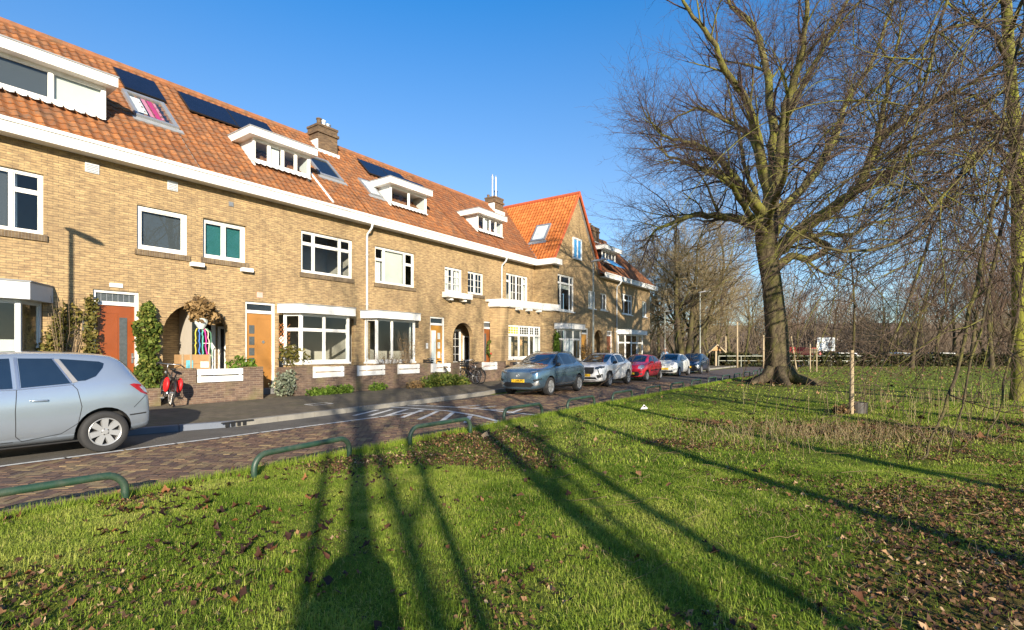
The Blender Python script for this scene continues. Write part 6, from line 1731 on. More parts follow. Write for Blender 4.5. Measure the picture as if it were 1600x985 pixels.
make_car(dict(label='small bright red hatchback parked between two white cars', at=(28.6, 11.2), yaw=R(2), paint=red_p, wb=2.34, track=.71, rw=.285, spokes=7, style='single',
    stations=small_st(3.44, 1.46, .815, 0),
    side_glass=[[(.72, 1.02), (.42, 1.22), (.12, 1.36), (-.05, 1.37), (-.10, 1.01)], [(-.17, 1.02), (-.13, 1.37), (-.55, 1.37), (-.85, 1.33), (-1.05, 1.12), (-.9, 1.07)]],
    screen=[(-.58, 1.04), (.58, 1.04), (.50, 1.36), (.25, 1.39), (-.25, 1.39), (-.50, 1.36)], rear_screen=[(-.48, 1.32), (.48, 1.32), (.54, 1.05), (-.54, 1.05)],
    seams=[[(.72, .98), (.76, .6), (.65, .35)], [(-.13, 1.0), (-.25, .6), (-.28, .34)], [(.6, .32), (-.25, .32)]], side_patches=[([(.60, .60), (.60, .54), (-.75, .56), (-.75, .62)], 'seam')],
    handles=[(-.02, .88)], mirror=(.62, 1.0), headlights=[[(.44, .70), (.62, .66), (.74, .74), (.72, .86), (.58, .88), (.46, .82)]],
    front=[([(-.45, .52), (.45, .52), (.56, .40), (.46, .28), (-.46, .28), (-.56, .40)], 'black', False), ([(-.14, .68), (0, .76), (.14, .68), (.14, .64), (0, .71), (-.14, .64)], 'chrome', False), ([(.55, .42), (.68, .46), (.66, .36), (.58, .34)], 'lens_dark', True)],
    tails=[[(.55, .8), (.76, .8), (.74, 1.0), (.6, 1.0)]], plates=[(.42, '', 1), (.6, '', -1)], extra=[wipers(1.06, 1.07, .55)]))

# small white retro hatchback
cream_p = car_paint('ivory_car_paint', (.66, .68, .66), .0, .25)
make_car(dict(label='small rounded white retro hatchback between the red and the dark blue cars', at=(34.9, 11.43), yaw=R(2), paint=cream_p, wb=2.30, track=.72, rw=.29, spokes=7, style='single',
    stations=small_st(3.55, 1.49, .815, 0),
    side_glass=[[(.70, 1.04), (.42, 1.22), (.12, 1.38), (-.15, 1.40), (-.45, 1.40), (-.50, 1.04)], [(-.57, 1.05), (-.52, 1.39), (-.85, 1.33), (-1.02, 1.14)]],
    screen=[(-.58, 1.05), (.58, 1.05), (.50, 1.38), (.25, 1.42), (-.25, 1.42), (-.50, 1.38)], rear_screen=[(-.48, 1.34), (.48, 1.34), (.54, 1.05), (-.54, 1.05)],
    seams=[[(.70, 1.0), (.74, .6), (.62, .35)], [(-.50, 1.02), (-.55, .6), (-.48, .34)]], handles=[(-.35, .90)], mirror=(.62, 1.02),
    headlights=[[(.50 + .12 * math.cos(k * math.pi / 5), .80 + .10 * math.sin(k * math.pi / 5)) for k in range(10)]],
    front=[([(-.30, .72), (.30, .72), (.30, .70), (-.30, .70)], 'chrome', False), ([(-.5, .40), (.5, .40), (.56, .30), (-.56, .30)], 'black', False), ([(.46, .62), (.56, .62), (.56, .54), (.46, .54)], 'lens', True)],
    tails=[[(.6, .75), (.74, .75), (.74, 1.0), (.62, 1.0)]], plates=[(.50, '', 1), (.6, '', -1)], extra=[wipers(1.07, 1.08, .55), ring_badge(.72, .05)]))

# dark blue hatchback
navy_p = car_paint('dark_blue_car_paint', (.018, .045, .095), .4, .22)
make_car(dict(label='dark blue hatchback, farthest of the parked cars', at=(40.2, 11.5), yaw=R(3), paint=navy_p, wb=2.51, track=.74, rw=.305, spokes=5, style='double',
    stations=small_st(3.95, 1.51, .85, 0),
    side_glass=[[(.9, 1.04), (.62, 1.22), (.32, 1.39), (.05, 1.41), (.0, 1.04)], [(-.07, 1.05), (-.03, 1.41), (-.55, 1.40), (-.75, 1.10)], [(-.82, 1.12), (-.63, 1.39), (-.95, 1.33), (-1.10, 1.22)]],
    screen=[(-.58, 1.05), (.58, 1.05), (.50, 1.40), (.25, 1.44), (-.25, 1.44), (-.50, 1.40)], rear_screen=[(-.48, 1.36), (.48, 1.36), (.54, 1.05), (-.54, 1.05)],
    seams=[[(.85, 1.0), (.9, .6), (.8, .35)], [(-.02, 1.02), (-.05, .6), (-.05, .34)], [(-.8, 1.05), (-.7, .5)]], handles=[(.1, .92), (-.65, .95)], mirror=(.75, 1.03),
    headlights=[[(.40, .74), (.62, .74), (.78, .86), (.74, .90), (.5, .82)]],
    front=[([(-.5, .60), (.5, .60), (.70, .36), (.6, .26), (-.6, .26), (-.70, .36)], 'black', False), ([(.52, .60), (.76, .66), (.78, .46), (.72, .38)], 'lens', True), ([(-.2, .74), (.2, .74), (.2, .71), (-.2, .71)], 'chrome', False)],
    tails=[[(.6, .8), (.78, .8), (.76, 1.0), (.62, 1.0)]], plates=[(.50, '', 1), (.6, '', -1)], extra=[wipers(1.07, 1.08, .55)]))

# ------------------------------------------------------------------ bicycles
def bicycle(u, v, rot, lean, label, frame_m, crate=False, bags=None, child=False, z=.12):
    o = wthing('bicycle', W(u, v, z), label, 'bicycle', 'bicycles by the garden walls'); o.rotation_euler = (lean, 0, TH + rot)
    s = .8 if child else 1.0; rw = .34 * s; wb = 1.08 * s
    for x in (-wb / 2, wb / 2):
        w = link('wheel', None, None, parent=o); ORG[w.name] = (0, 0, 0); w.location = (x, 0, rw)
        t = MB(); t.tube([(rw * .95 * math.cos(k * math.pi / 14), 0, rw * .95 * math.sin(k * math.pi / 14)) for k in range(28)], .019, 6, closed=True); lpart('tyre', t, M['rubber'], w, True)
        t = MB(); t.tube([(rw * .88 * math.cos(k * math.pi / 14), 0, rw * .88 * math.sin(k * math.pi / 14)) for k in range(28)], .011, 5, closed=True)
        for k in range(16):
            a = 2 * math.pi * k / 16; t.tube([(.02 * math.cos(a + .8), .02 if k % 2 else -.02, .02 * math.sin(a + .8)), (rw * .88 * math.cos(a), 0, rw * .88 * math.sin(a))], .0022, 3, cap=False)
        t.tube([(0, -.05, 0), (0, .05, 0)], .022, 8); lpart('rim', t, M['metal'], w)
        t = MB(); rr = rw + .035; t.tube([(rr * math.cos(a), 0, rr * math.sin(a)) for a in [R(20 + 10 * k) for k in range(16)]], .016, 5); t.v = [(a, b * 1.6, c) for a, b, c in t.v]; lpart('mudguard', t, M['black'], w)
    bb = (-.08 * s, 0, .30 * s); st = (-.25 * s, 0, .86 * s); hd = (.36 * s, 0, .92 * s); hb = (.40 * s, 0, .70 * s)
    f = MB()
    for a, b, r in ((bb, st, .016), (st, (-wb / 2, 0, rw), .010), (bb, (-wb / 2, 0, rw), .012), (bb, hb, .018), ((-.2 * s, 0, .72 * s), hd, .016), (hd, hb, .020), (hb, (wb / 2, .045, rw), .013), (hb, (wb / 2, -.045, rw), .013)): f.tube([a, b], r, 7)
    lpart('frame', f, frame_m, o, True)
    h = MB(); h.tube([hd, (.33 * s, 0, 1.08 * s)], .013, 6); h.tube([(.12 * s, -.30, 1.06 * s), (.26 * s, -.27, 1.10 * s), (.33 * s, -.1, 1.09 * s), (.33 * s, .1, 1.09 * s), (.26 * s, .27, 1.10 * s), (.12 * s, .30, 1.06 * s)], .012, 6); lpart('handlebar', h, M['metal'], o, True)
    for yy in (-1, 1):
        g = MB(); g.tube([(.22 * s, yy * .28, 1.09 * s), (.10 * s, yy * .305, 1.055 * s)], .018, 6); lpart('grip', g, M['black'], o)
    sd_ = MB(); sd_.ball((-.30 * s, 0, .96 * s), (.14, .075, .035), 12, 6); sd_.tube([st, (-.28 * s, 0, .94 * s)], .012, 6); lpart('saddle', sd_, M['black'], o, True)
    c = MB(); c.tube([(bb[0], .05, bb[2]), (bb[0] + .12, .06, bb[2] - .12)], .01, 5); c.box(bb[0] + .07, bb[0] + .17, .05, .14, bb[2] - .14, bb[2] - .11); c.tube([(bb[0], -.05, bb[2]), (bb[0] - .12, -.06, bb[2] + .12)], .01, 5); c.box(bb[0] - .17, bb[0] - .07, -.14, -.05, bb[2] + .10, bb[2] + .13)
    c.tube([(bb[0] + .09 * math.cos(k * math.pi / 8), .03, bb[2] + .09 * math.sin(k * math.pi / 8)) for k in range(16)], .008, 4, closed=True); lpart('pedals', c, M['metal'], o)
    r_ = MB(); r_.box(-.78 * s, -.30 * s, -.07, .07, .74 * s, .755 * s); r_.tube([(-.7 * s, .06, .74 * s), (-wb / 2, .05, rw)], .007, 4); r_.tube([(-.7 * s, -.06, .74 * s), (-wb / 2, -.05, rw)], .007, 4); lpart('rear_rack', r_, M['black'], o)
    l_ = MB(); l_.ball((.44 * s, 0, .86 * s), .04); lpart('bicycle_lamp', l_, M['lens'], o)
    if crate:
        k_ = MB(); x0, x1, y, z0 = .36, .70, .21, .80
        for zz in (0, .09, .18): 
            for yy in (-y, y): k_.box(x0, x1, yy - .008, yy + .008, z0 + zz, z0 + zz + .06)
            for xx in (x0, x1): k_.box(xx - .008, xx + .008, -y + .009, y - .009, z0 + zz, z0 + zz + .06)
        k_.box(x0, x1, -y, y, z0 - .02, z0 - .004); lpart('front_crate', k_, M['black'], o)
    if bags:
        for yy in (-.15, .15):
            b_ = MB(); b_.ball((-.55 * s, yy, .55 * s), (.19, .07, .2), 14, 10); b_.v = [(a, max(min(b, yy + .055), yy - .055), c) for a, b, c in b_.v]; lpart('pannier', b_, bags, o, True)
    return o
bicycle(6.02, 15.75, R(80), .12, 'bicycle with a bright red pannier, left of the wooden crate', M['black'], bags=plain('red_bag', (.62, .012, .015), .5), z=.18)
bicycle(18.45, 15.55, R(78), .10, 'black bicycle with front crate, leaning in the wall gap, nearest the house door', M['black'], crate=True)
bicycle(18.85, 15.6, R(82), -.08, 'silver-framed bicycle beside the black one in the wall gap', M['metal'])
bicycle(21.35, 14.75, R(62), .10, 'dark red bicycle with navy panniers on the pavement, left of the blue-grey crossover', plain('dark_red_enamel', (.25, .015, .02), .35), bags=plain('navy_bag', (.012, .02, .06), .6))
bicycle(21.95, 14.6, R(12), .06, 'black bicycle with wide handlebar standing behind the blue-grey crossover', M['black'], crate=True)
bicycle(17.05, 16.4, R(85), .08, 'bicycle with only handlebar and basket showing above the wall, beside the yellow door', M['black'], crate=True, z=.2)

# ------------------------------------------------------------------ people
def skin_mesh(verts, edges, radii, sub=2, root=0):
    me = bpy.data.meshes.new('fig'); me.from_pydata(verts, edges, []); o = bpy.data.objects.new('fig', me); COL.objects.link(o)
    m = o.modifiers.new('skin', 'SKIN'); m.use_smooth_shade = True
    for i, r in enumerate(radii):
        sv = me.skin_vertices[0].data[i]; sv.radius = (r, r) if not isinstance(r, tuple) else r; sv.use_root = (i == root)
    s = o.modifiers.new('s', 'SUBSURF'); s.levels = sub; s.render_levels = sub
    dg = bpy.context.evaluated_depsgraph_get(); res = bpy.data.meshes.new_from_object(o.evaluated_get(dg), depsgraph=dg)
    bpy.data.objects.remove(o); res.polygons.foreach_set('use_smooth', [True] * len(res.polygons)); return res
def person(loc, rot, label, jacket, trousers, hair, H=1.78, stride=.16):
    """walking figure: one skinned body, clothes and hair over it; faces local +x"""
    k = H / 1.78
    p = wthing('person', loc, label, 'person', rot=rot)
    V_ = []; E_ = []; Rr = []
    def add(pt, r, par=None):
        V_.append(tuple(c * k for c in pt)); Rr.append(r * k if not isinstance(r, tuple) else tuple(q * k for q in r))
        if par is not None: E_.append((par, len(V_) - 1))
        return len(V_) - 1
    pel = add((0, 0, .95), (.13, .16)); ch = add((.01, 0, 1.28), (.13, .17), pel); sh = add((0, 0, 1.42), (.10, .14), ch); nk = add((.01, 0, 1.51), .055, sh); hd = add((.035, 0, 1.60), .075, nk); hd2 = add((.03, 0, 1.70), .085, hd)
    for s in (1, -1):
        a = add((0, s * .19, 1.42), .06, sh); e = add((-.03 + s * .06, s * .25, 1.15), .045, a); w = add((.05 + s * .12, s * .24, .93), .032, e); h = add((.08 + s * .13, s * .24, .85), .04, w)
        for f in range(4): add((.10 + s * .13 + .012 * f, s * (.215 + .016 * f), .765 - .008 * (f % 2)), .010, h)
        add((.13 + s * .13, s * .20, .82), .012, h)
        hp = add((0, s * .09, .90), .10, pel); kn = add((.03 + s * stride * .6, s * .10, .50), .062, hp); an = add((-.03 + s * stride, s * .10, .10), .042, kn); add((.12 + s * stride, s * .105, .05), .04, an)
    b = skin_mesh(V_, E_, Rr); link('body', b, plain('skin', (.52, .33, .25), .6, var=.06), parent=p)
    V_, E_, Rr = [], [], []
    pel = add((0, 0, .86), (.155, .19)); w0 = add((0, 0, 1.0), (.15, .185), pel); ch = add((.01, 0, 1.28), (.155, .20), w0); sh = add((0, 0, 1.43), (.10, .15), ch); add((.01, 0, 1.49), .075, sh)
    for s in (1, -1):
        a = add((0, s * .19, 1.42), .078, sh); e = add((-.03 + s * .06, s * .25, 1.15), .062, a); add((.04 + s * .115, s * .242, .95), .05, e)
    j = skin_mesh(V_, E_, Rr); link('jacket', j, jacket, parent=p)
    V_, E_, Rr = [], [], []
    pel = add((0, 0, .93), (.145, .175))
    for s in (1, -1):
        hp = add((0, s * .09, .86), .115, pel); kn = add((.03 + s * stride * .6, s * .10, .50), .08, hp); add((-.03 + s * stride, s * .10, .11), .065, kn)
    t = skin_mesh(V_, E_, Rr); link('trousers', t, trousers, parent=p)
    sm2 = MB()
    for s in (1, -1): sm2.ball((.05 * k + s * stride * k, s * .103 * k, .045 * k), (.135 * k, .05 * k, .05 * k), 12, 8)
    lpart('shoes', sm2, M['black'], p, True)
    h = MB(); h.ball((.015 * k, 0, 1.715 * k), (.098 * k, .092 * k, .085 * k), 16, 10); h.v = [(a if c > 1.69 * k or a < .03 else .03, b_, max(c, 1.655 * k)) for a, b_, c in h.v]; lpart('hair', h, hair, p, True)
    f = MB()
    for s in (1, -1): f.ball((.112 * k, s * .032 * k, 1.665 * k), .009 * k, 6, 5)
    lpart('eyes', f, M['ink'], p)
    f = MB(); f.ball((.118 * k, 0, 1.635 * k), (.018 * k, .012 * k, .022 * k), 8, 6)
    for s in (1, -1): f.ball((.03 * k, s * .088 * k, 1.645 * k), (.02 * k, .01 * k, .028 * k), 8, 6)
    lpart('nose_and_ears', f, plain('skin_face', (.50, .31, .24), .6), p, True)
    f = MB(); f.box(.100 * k, .112 * k, -.022 * k, .022 * k, 1.598 * k, 1.604 * k); lpart('mouth', f, plain('lips', (.35, .14, .12), .6), p)
    return p
pw_ = wat(1039, 38.0, .12)
person(pw_, R(-75), 'grey-haired person in a light blue jacket walking on the pavement behind the white retro car', plain('light_blue_jacket', (.20, .33, .48), .8, var=.2), plain('dark_trousers', (.03, .03, .04), .9), plain('grey_hair', (.42, .40, .38), .8))
person(Vector((.07, -.50, .03)), R(90), 'person in a dark coat behind the viewpoint, whose shadow falls on the near grass', plain('dark_coat', (.03, .032, .04), .9), plain('blue_jeans', (.04, .06, .12), .9), plain('brown_hair', (.08, .05, .03), .8), H=1.70, stride=.0)

# ------------------------------------------------------------------ bare winter trees
def bark_mat(name, c1, c2, moss, moss_amt=.8, scale=7.0, moss_lo=.42, moss_hi=.62):
    m, nt, p = mat(name)
    L = nt.links.new
    tc = nd(nt, 'ShaderNodeTexCoord')
    mp = nd(nt, 'ShaderNodeMapping'); mp.inputs['Scale'].default_value = (1, 1, .28); L(tc.outputs['Object'], mp.inputs['Vector'])
    nz = nd(nt, 'ShaderNodeTexNoise'); nz.inputs['Scale'].default_value = scale; nz.inputs['Detail'].default_value = 9; nz.inputs['Roughness'].default_value = .68; L(mp.outputs['Vector'], nz.inputs['Vector'])
    cr = nd(nt, 'ShaderNodeValToRGB'); e = cr.color_ramp.elements; e[0].position = .34; e[0].color = rgb(c1); e[1].position = .66; e[1].color = rgb(c2); L(nz.outputs['Fac'], cr.inputs['Fac'])
    n2 = nd(nt, 'ShaderNodeTexNoise'); n2.inputs['Scale'].default_value = 1.1; n2.inputs['Detail'].default_value = 7; n2.inputs['Roughness'].default_value = .65; L(tc.outputs['Object'], n2.inputs['Vector'])
    c2_ = nd(nt, 'ShaderNodeValToRGB'); e = c2_.color_ramp.elements; e[0].position = moss_lo; e[1].position = moss_hi; e[1].color = (moss_amt,) * 3 + (1,); L(n2.outputs['Fac'], c2_.inputs['Fac'])
    mx = nd(nt, 'ShaderNodeMix', data_type='RGBA'); L(c2_.outputs['Color'], mx.inputs['Factor']); L(cr.outputs['Color'], mx.inputs['A']); mx.inputs['B'].default_value = rgb(moss)
    L(mx.outputs['Result'], p.inputs['Base Color']); p.inputs['Roughness'].default_value = .92; p.inputs['Specular IOR Level'].default_value = .15
    b = nd(nt, 'ShaderNodeBump'); b.inputs['Strength'].default_value = .9; b.inputs['Distance'].default_value = .05; L(nz.outputs['Fac'], b.inputs['Height']); L(b.outputs['Normal'], p.inputs['Normal'])
    return m
M['bark_main'] = bark_mat('mossy_beech_bark', (.030, .024, .017), (.125, .098, .060), (.085, .088, .020), .8, 7, .45, .66)
M['bark_limb'] = bark_mat('mossy_limb_bark', (.055, .044, .028), (.15, .118, .066), (.185, .185, .034), .85, 9, .36, .60)
M['bark_twig'] = plain('twig_skin', (.075, .050, .040), .85, var=.35, scale=1.2, spec=.25)
M['bark_lime'] = bark_mat('lime_green_bark', (.06, .055, .02), (.14, .125, .05), (.20, .205, .032), .9, 8, .36, .55)
M['bark_drop'] = bark_mat('drooping_limb_bark', (.035, .028, .02), (.10, .078, .046), (.16, .16, .028), .8, 8, .46, .64)
M['twig_lime'] = plain('lime_twig', (.085, .058, .040), .8, var=.4, scale=.8, spec=.25)
M['bark_far'] = bark_mat('park_tree_bark', (.035, .028, .02), (.105, .08, .052), (.11, .105, .03), .7, 4)
M['twig_far'] = plain('park_twig', (.155, .115, .08), .9, var=.35, scale=.4)
M['twig_ochre'] = plain('ochre_twig', (.225, .175, .09), .9, var=.3, scale=.4)
M['twig_red'] = plain('reddish_twig', (.155, .098, .072), .9, var=.3, scale=.4)

class Tubes:
    """collects branch centre lines and turns them into one mesh, grouped by point count"""
    def __init__(s): s.b = {}
    def add(s, pts, radii, k=3):
        s.b.setdefault((len(pts), k), ([], [])); s.b[(len(pts), k)][0].append(pts); s.b[(len(pts), k)][1].append(radii)
    def mesh(s, name, origin=(0, 0, 0)):
        VV, FF, o = [], [], 0
        for (n, k), (ps, rs) in s.b.items():
            P_ = np.asarray(ps, np.float64); Rr = np.asarray(rs, np.float64); m = len(P_)
            T = np.empty_like(P_); T[:, 1:-1] = P_[:, 2:] - P_[:, :-2]; T[:, 0] = P_[:, 1] - P_[:, 0]; T[:, -1] = P_[:, -1] - P_[:, -2]
            T /= np.maximum(np.linalg.norm(T, axis=2, keepdims=True), 1e-9)
            chord = P_[:, -1] - P_[:, 0]; chord /= np.maximum(np.linalg.norm(chord, axis=1, keepdims=True), 1e-9)
            ref = np.where(np.abs(chord[:, 2:3]) < .8, np.array([[0, 0, 1.]]), np.array([[1., 0, 0]]))
            ref = np.cross(chord, ref); ref /= np.linalg.norm(ref, axis=1, keepdims=True)
            A = ref[:, None, :] - T * (T * ref[:, None, :]).sum(2, keepdims=True); A /= np.maximum(np.linalg.norm(A, axis=2, keepdims=True), 1e-9)
            B = np.cross(T, A)
            an = np.arange(k) * 2 * np.pi / k
            V_ = P_[:, :, None, :] + (A[:, :, None, :] * np.cos(an)[None, None, :, None] + B[:, :, None, :] * np.sin(an)[None, None, :, None]) * Rr[:, :, None, None]
            idx = np.arange(m * n * k).reshape(m, n, k)
            a = idx[:, :-1, :]; b = np.roll(a, -1, axis=2); d = idx[:, 1:, :]; c = np.roll(d, -1, axis=2)
            FF.append(np.stack([a, b, c, d], -1).reshape(-1, 4) + o); VV.append(V_.reshape(-1, 3)); o += m * n * k
        if not VV: return None
        me = np_mesh(name, np.concatenate(VV) - np.asarray(origin), np.concatenate(FF), None, 4)
        me.polygons.foreach_set('use_smooth', [True] * len(me.polygons))
        return me
def rot_about(d, ax, a):
    return Matrix.Rotation(a, 3, ax) @ d
def branch(rg, p, d, L, r0, r1, segs, wob, up, droop=0.0):
    """a wandering branch: list of points and radii"""
    pts = [(p.x, p.y, p.z)]; rad = [r0]; d = d.normalized(); q = p.copy(); st = L / segs; dirs = [d.copy()]
    for i in range(1, segs + 1):
        t = i / segs
        d = d + Vector((rg.gauss(0, wob), rg.gauss(0, wob), rg.gauss(0, wob) + up * st * .5 - droop * t * st * .5)); d.normalize()
        q = q + d * st; pts.append((q.x, q.y, q.z)); rad.append(r0 + (r1 - r0) * t ** .8); dirs.append(d.copy())
    return pts, rad, dirs
def grow(rg, T, p, d, L, r, lev, P):
    """recursive crown; P: dict of per-level lists"""
    segs = P['segs'][lev]; last = lev == P['levels'] - 1
    rt = r * (.30 if not last else .45)
    pts, rad, dirs = branch(rg, p, d, L, r, rt, segs, P['wob'][lev], P['up'][lev], P['droop'][lev])
    T[min(lev, len(T) - 1)].add(pts, rad, P['k'][lev])
    if last: return
    n = P['n'][lev]; n = int(n * rg.uniform(.8, 1.25) * (L / P['len'][lev]) ** .5 + .5)
    for i in range(n):
        t = P['t0'][lev] + (1 - P['t0'][lev]) * (i + rg.random()) / n
        t = min(t, .98); f = t * segs; a = int(f); fr = f - a
        q = Vector(pts[a]).lerp(Vector(pts[a + 1]), fr); dd = dirs[a + 1]
        ang = R(rg.uniform(*P['ang'][lev])); ax = dd.orthogonal().normalized(); ax = rot_about(ax, dd, rg.uniform(0, 2 * math.pi))
        nd_ = rot_about(dd, ax, ang)
        nd_.z += P['lift'][lev]
        rr = max(min(rad[a] * .75, P['rad'][lev + 1]) * rg.uniform(.7, 1.1), P['minr'])
        grow(rg, T, q, nd_.normalized(), P['len'][lev + 1] * rg.uniform(.55, 1.2) * (1 - .45 * t), rr, lev + 1, P)
    # the leader carries on as a thinner branch
    if P.get('lead', True):
        grow(rg, T, Vector(pts[-1]), dirs[-1], P['len'][lev + 1] * rg.uniform(.8, 1.1), max(rt, P['minr']), lev + 1, P)
def tree_things(name, loc, label, T, mats_, names, group=None, rot=0, category='tree'):
    o = link(name, None, None, loc=loc, rot=rot); tag(o, label, category, group)
    for t, m_, n_ in zip(T, mats_, names):
        me = t.mesh(n_)
        if me is not None: link(n_, me, M[m_], parent=o)
    return o
def smooth_line(pts, n):
    """Catmull-Rom through the traced points"""
    P_ = [Vector(p) for p in pts]; P_ = [P_[0] * 2 - P_[1]] + P_ + [P_[-1] * 2 - P_[-2]]; out = []
    m = len(P_) - 3
    for i in range(n + 1):
        f = i / n * m; a = min(int(f), m - 1); t = f - a; p0, p1, p2, p3 = P_[a:a + 4]
        out.append(.5 * ((2 * p1) + (p2 - p0) * t + (2 * p0 - 5 * p1 + 4 * p2 - p3) * t * t + (3 * p1 - p0 - 3 * p2 + p3) * t ** 3))
    return out

# ---- the big old tree on the lawn: limbs follow the photograph, spread in depth
rg = random.Random(21)
BASE = wat(1216, 26.0)
def bp(zx, zy, dy=0.0):
    px, py = 890 + zx / 2.052, zy / 2.052
    Y = 26.0 + dy
    return Vector(((px - CX) / FPX * Y, Y, CAM_H - (py - HY) / FPX * Y)) - BASE
TT = [Tubes(), Tubes(), Tubes(), Tubes()]
trunk = [bp(672, 1235), bp(668, 1150), bp(664, 1050), bp(655, 970), bp(646, 900), bp(634, 830), bp(630, 760), bp(640, 690), bp(648, 620)]
tl = smooth_line(trunk, 26)
trad = [.80, .68, .60, .56, .535, .52, .505, .495, .485, .475, .47, .465, .46, .46, .455, .455, .455, .46, .475, .50, .52, .51, .47, .43, .40, .37, .34]
# trunk skin with root flare and flutes
tm = MB(); K = 36
for i, p in enumerate(tl):
    for j in range(K):
        a = 2 * math.pi * j / K; fl = max(0.0, 1 - i / 6.0)
        r = trad[i] * (1 + .30 * fl ** 2 * max(0, math.sin(a * 3 + .6)) ** 1.5 + .04 * math.sin(a * 5 + i * .25) + .025 * math.sin(a * 9 - i * .4))
        tm.v.append((p.x + r * math.cos(a), p.y + r * math.sin(a), p.z))
for i in range(len(tl) - 1):
    for j in range(K): tm.f.append((i * K + j, i * K + (j + 1) % K, (i + 1) * K + (j + 1) % K, (i + 1) * K + j)); tm.uv.append(None)
# surface roots
for a, L_, r_0 in ((R(-20), 1.5, .28), (R(35), 1.3, .22), (R(200), 1.2, .25), (R(255), 1.5, .26), (R(300), 1.7, .28), (R(120), 1.2, .2)):
    c_, s_ = math.cos(a), math.sin(a)
    tm.tube([(c_ * .45, s_ * .45, .75), (c_ * .8, s_ * .8, .32), (c_ * (1.0 + L_ * .35), s_ * (1.0 + L_ * .35), .10), (c_ * (.9 + L_), s_ * (.9 + L_), -.12)], [r_0 * 1.1, r_0, r_0 * .8, r_0 * .35], 10)
limbs = [  # points (zoom x, zoom y, depth offset), start radius, end radius
    ([(612, 735, 0), (545, 705, -.8), (480, 695, -1.6), (400, 690, -2.4), (340, 710, -3.0), (275, 736, -3.5)], .27, .05),
    ([(618, 710, 0), (552, 612, .4), (500, 570, .8), (430, 545, 1.4), (370, 520, 1.8), (300, 490, 2.3)], .26, .05),
    ([(630, 690, 0), (560, 615, -1.2), (500, 530, -2.0), (440, 482, -2.8), (370, 452, -3.4), (295, 436, -4.0)], .25, .045),
    ([(640, 660, 0), (600, 480, .8), (560, 420, 1.6), (480, 375, 2.4), (420, 350, 3.0), (350, 372, 3.6)], .24, .045),
    ([(642, 640, 0), (610, 480, -.6), (570, 330, -1.4), (500, 230, -2.2), (450, 120, -2.8), (380, 30, -3.2), (330, -60, -3.6)], .26, .05),
    ([(648, 620, 0), (655, 470, .3), (640, 280, .5), (620, 180, .9), (590, 80, 1.4), (520, 20, 2.0), (470, -90, 2.4)], .29, .06),
    ([(655, 620, 0), (680, 420, .9), (720, 330, 1.6), (760, 250, 2.2), (830, 120, 2.9), (890, 0, 3.4), (940, -120, 3.8)], .25, .06),
    ([(655, 640, 0), (690, 380, -.9), (720, 250, -1.6), (750, 150, -2.3), (760, 0, -3.0), (740, -150, -3.5)], .25, .06),
    ([(655, 690, 0), (760, 590, 1.0), (850, 450, 1.9), (890, 320, 2.6), (960, 220, 3.2), (1010, 80, 3.8), (1060, -60, 4.2)], .24, .05),
    ([(645, 830, 0), (720, 752, -.8), (800, 700, -1.6), (870, 650, -2.3), (925, 600, -2.8), (960, 530, -3.2), (1000, 440, -3.6), (1090, 380, -4.1), (1180, 320, -4.6), (1290, 270, -5.2)], .36, .07),
    ([(925, 605, -2.8), (1020, 560, -2.6), (1100, 500, -2.5), (1220, 440, -2.5), (1330, 400, -2.4)], .2, .05),
    ([(960, 530, -3.2), (985, 440, -3.9), (1010, 340, -4.5), (1020, 240, -5.0), (1060, 120, -5.4)], .17, .04),
    ([(655, 870, 0), (712, 822, .6), (770, 832, 1.0), (832, 792, 1.3), (790, 770, 1.1)], .22, .13),
    ([(690, 775, -.3), (800, 752, .2), (905, 752, .6), (960, 718, 1.0), (1060, 700, 1.4), (1160, 660, 1.8)], .15, .035),
    ([(640, 760, 0), (600, 640, 2.2), (560, 520, 4.0), (530, 380, 5.5), (500, 240, 6.5)], .22, .04),
    ([(650, 760, 0), (720, 640, 2.6), (800, 520, 4.8), (860, 400, 6.2), (900, 280, 7.2)], .22, .04),
    ([(640, 740, 0), (650, 660, -2.4), (690, 560, -4.4), (700, 420, -6.0), (690, 260, -7.2)], .2, .04),
    ([(632, 760, 0), (570, 680, -2.4), (520, 600, -4.4), (470, 560, -5.6), (420, 545, -6.2)], .19, .035)]
PM = dict(levels=4, segs=[7, 6, 5, 3], wob=[.10, .13, .14, .12], up=[.06, .05, .03, .0], droop=[0, .03, .05, .0], k=[6, 4, 3, 3], n=[6, 6, 5, 0], len=[2.7, 2.0, 1.15, .5],
          t0=[.15, .15, .1, 0], ang=[(28, 60), (25, 60), (25, 60), (20, 50)], lift=[.12, .06, .0, 0], rad=[.09, .045, .014, .006], minr=.0044)
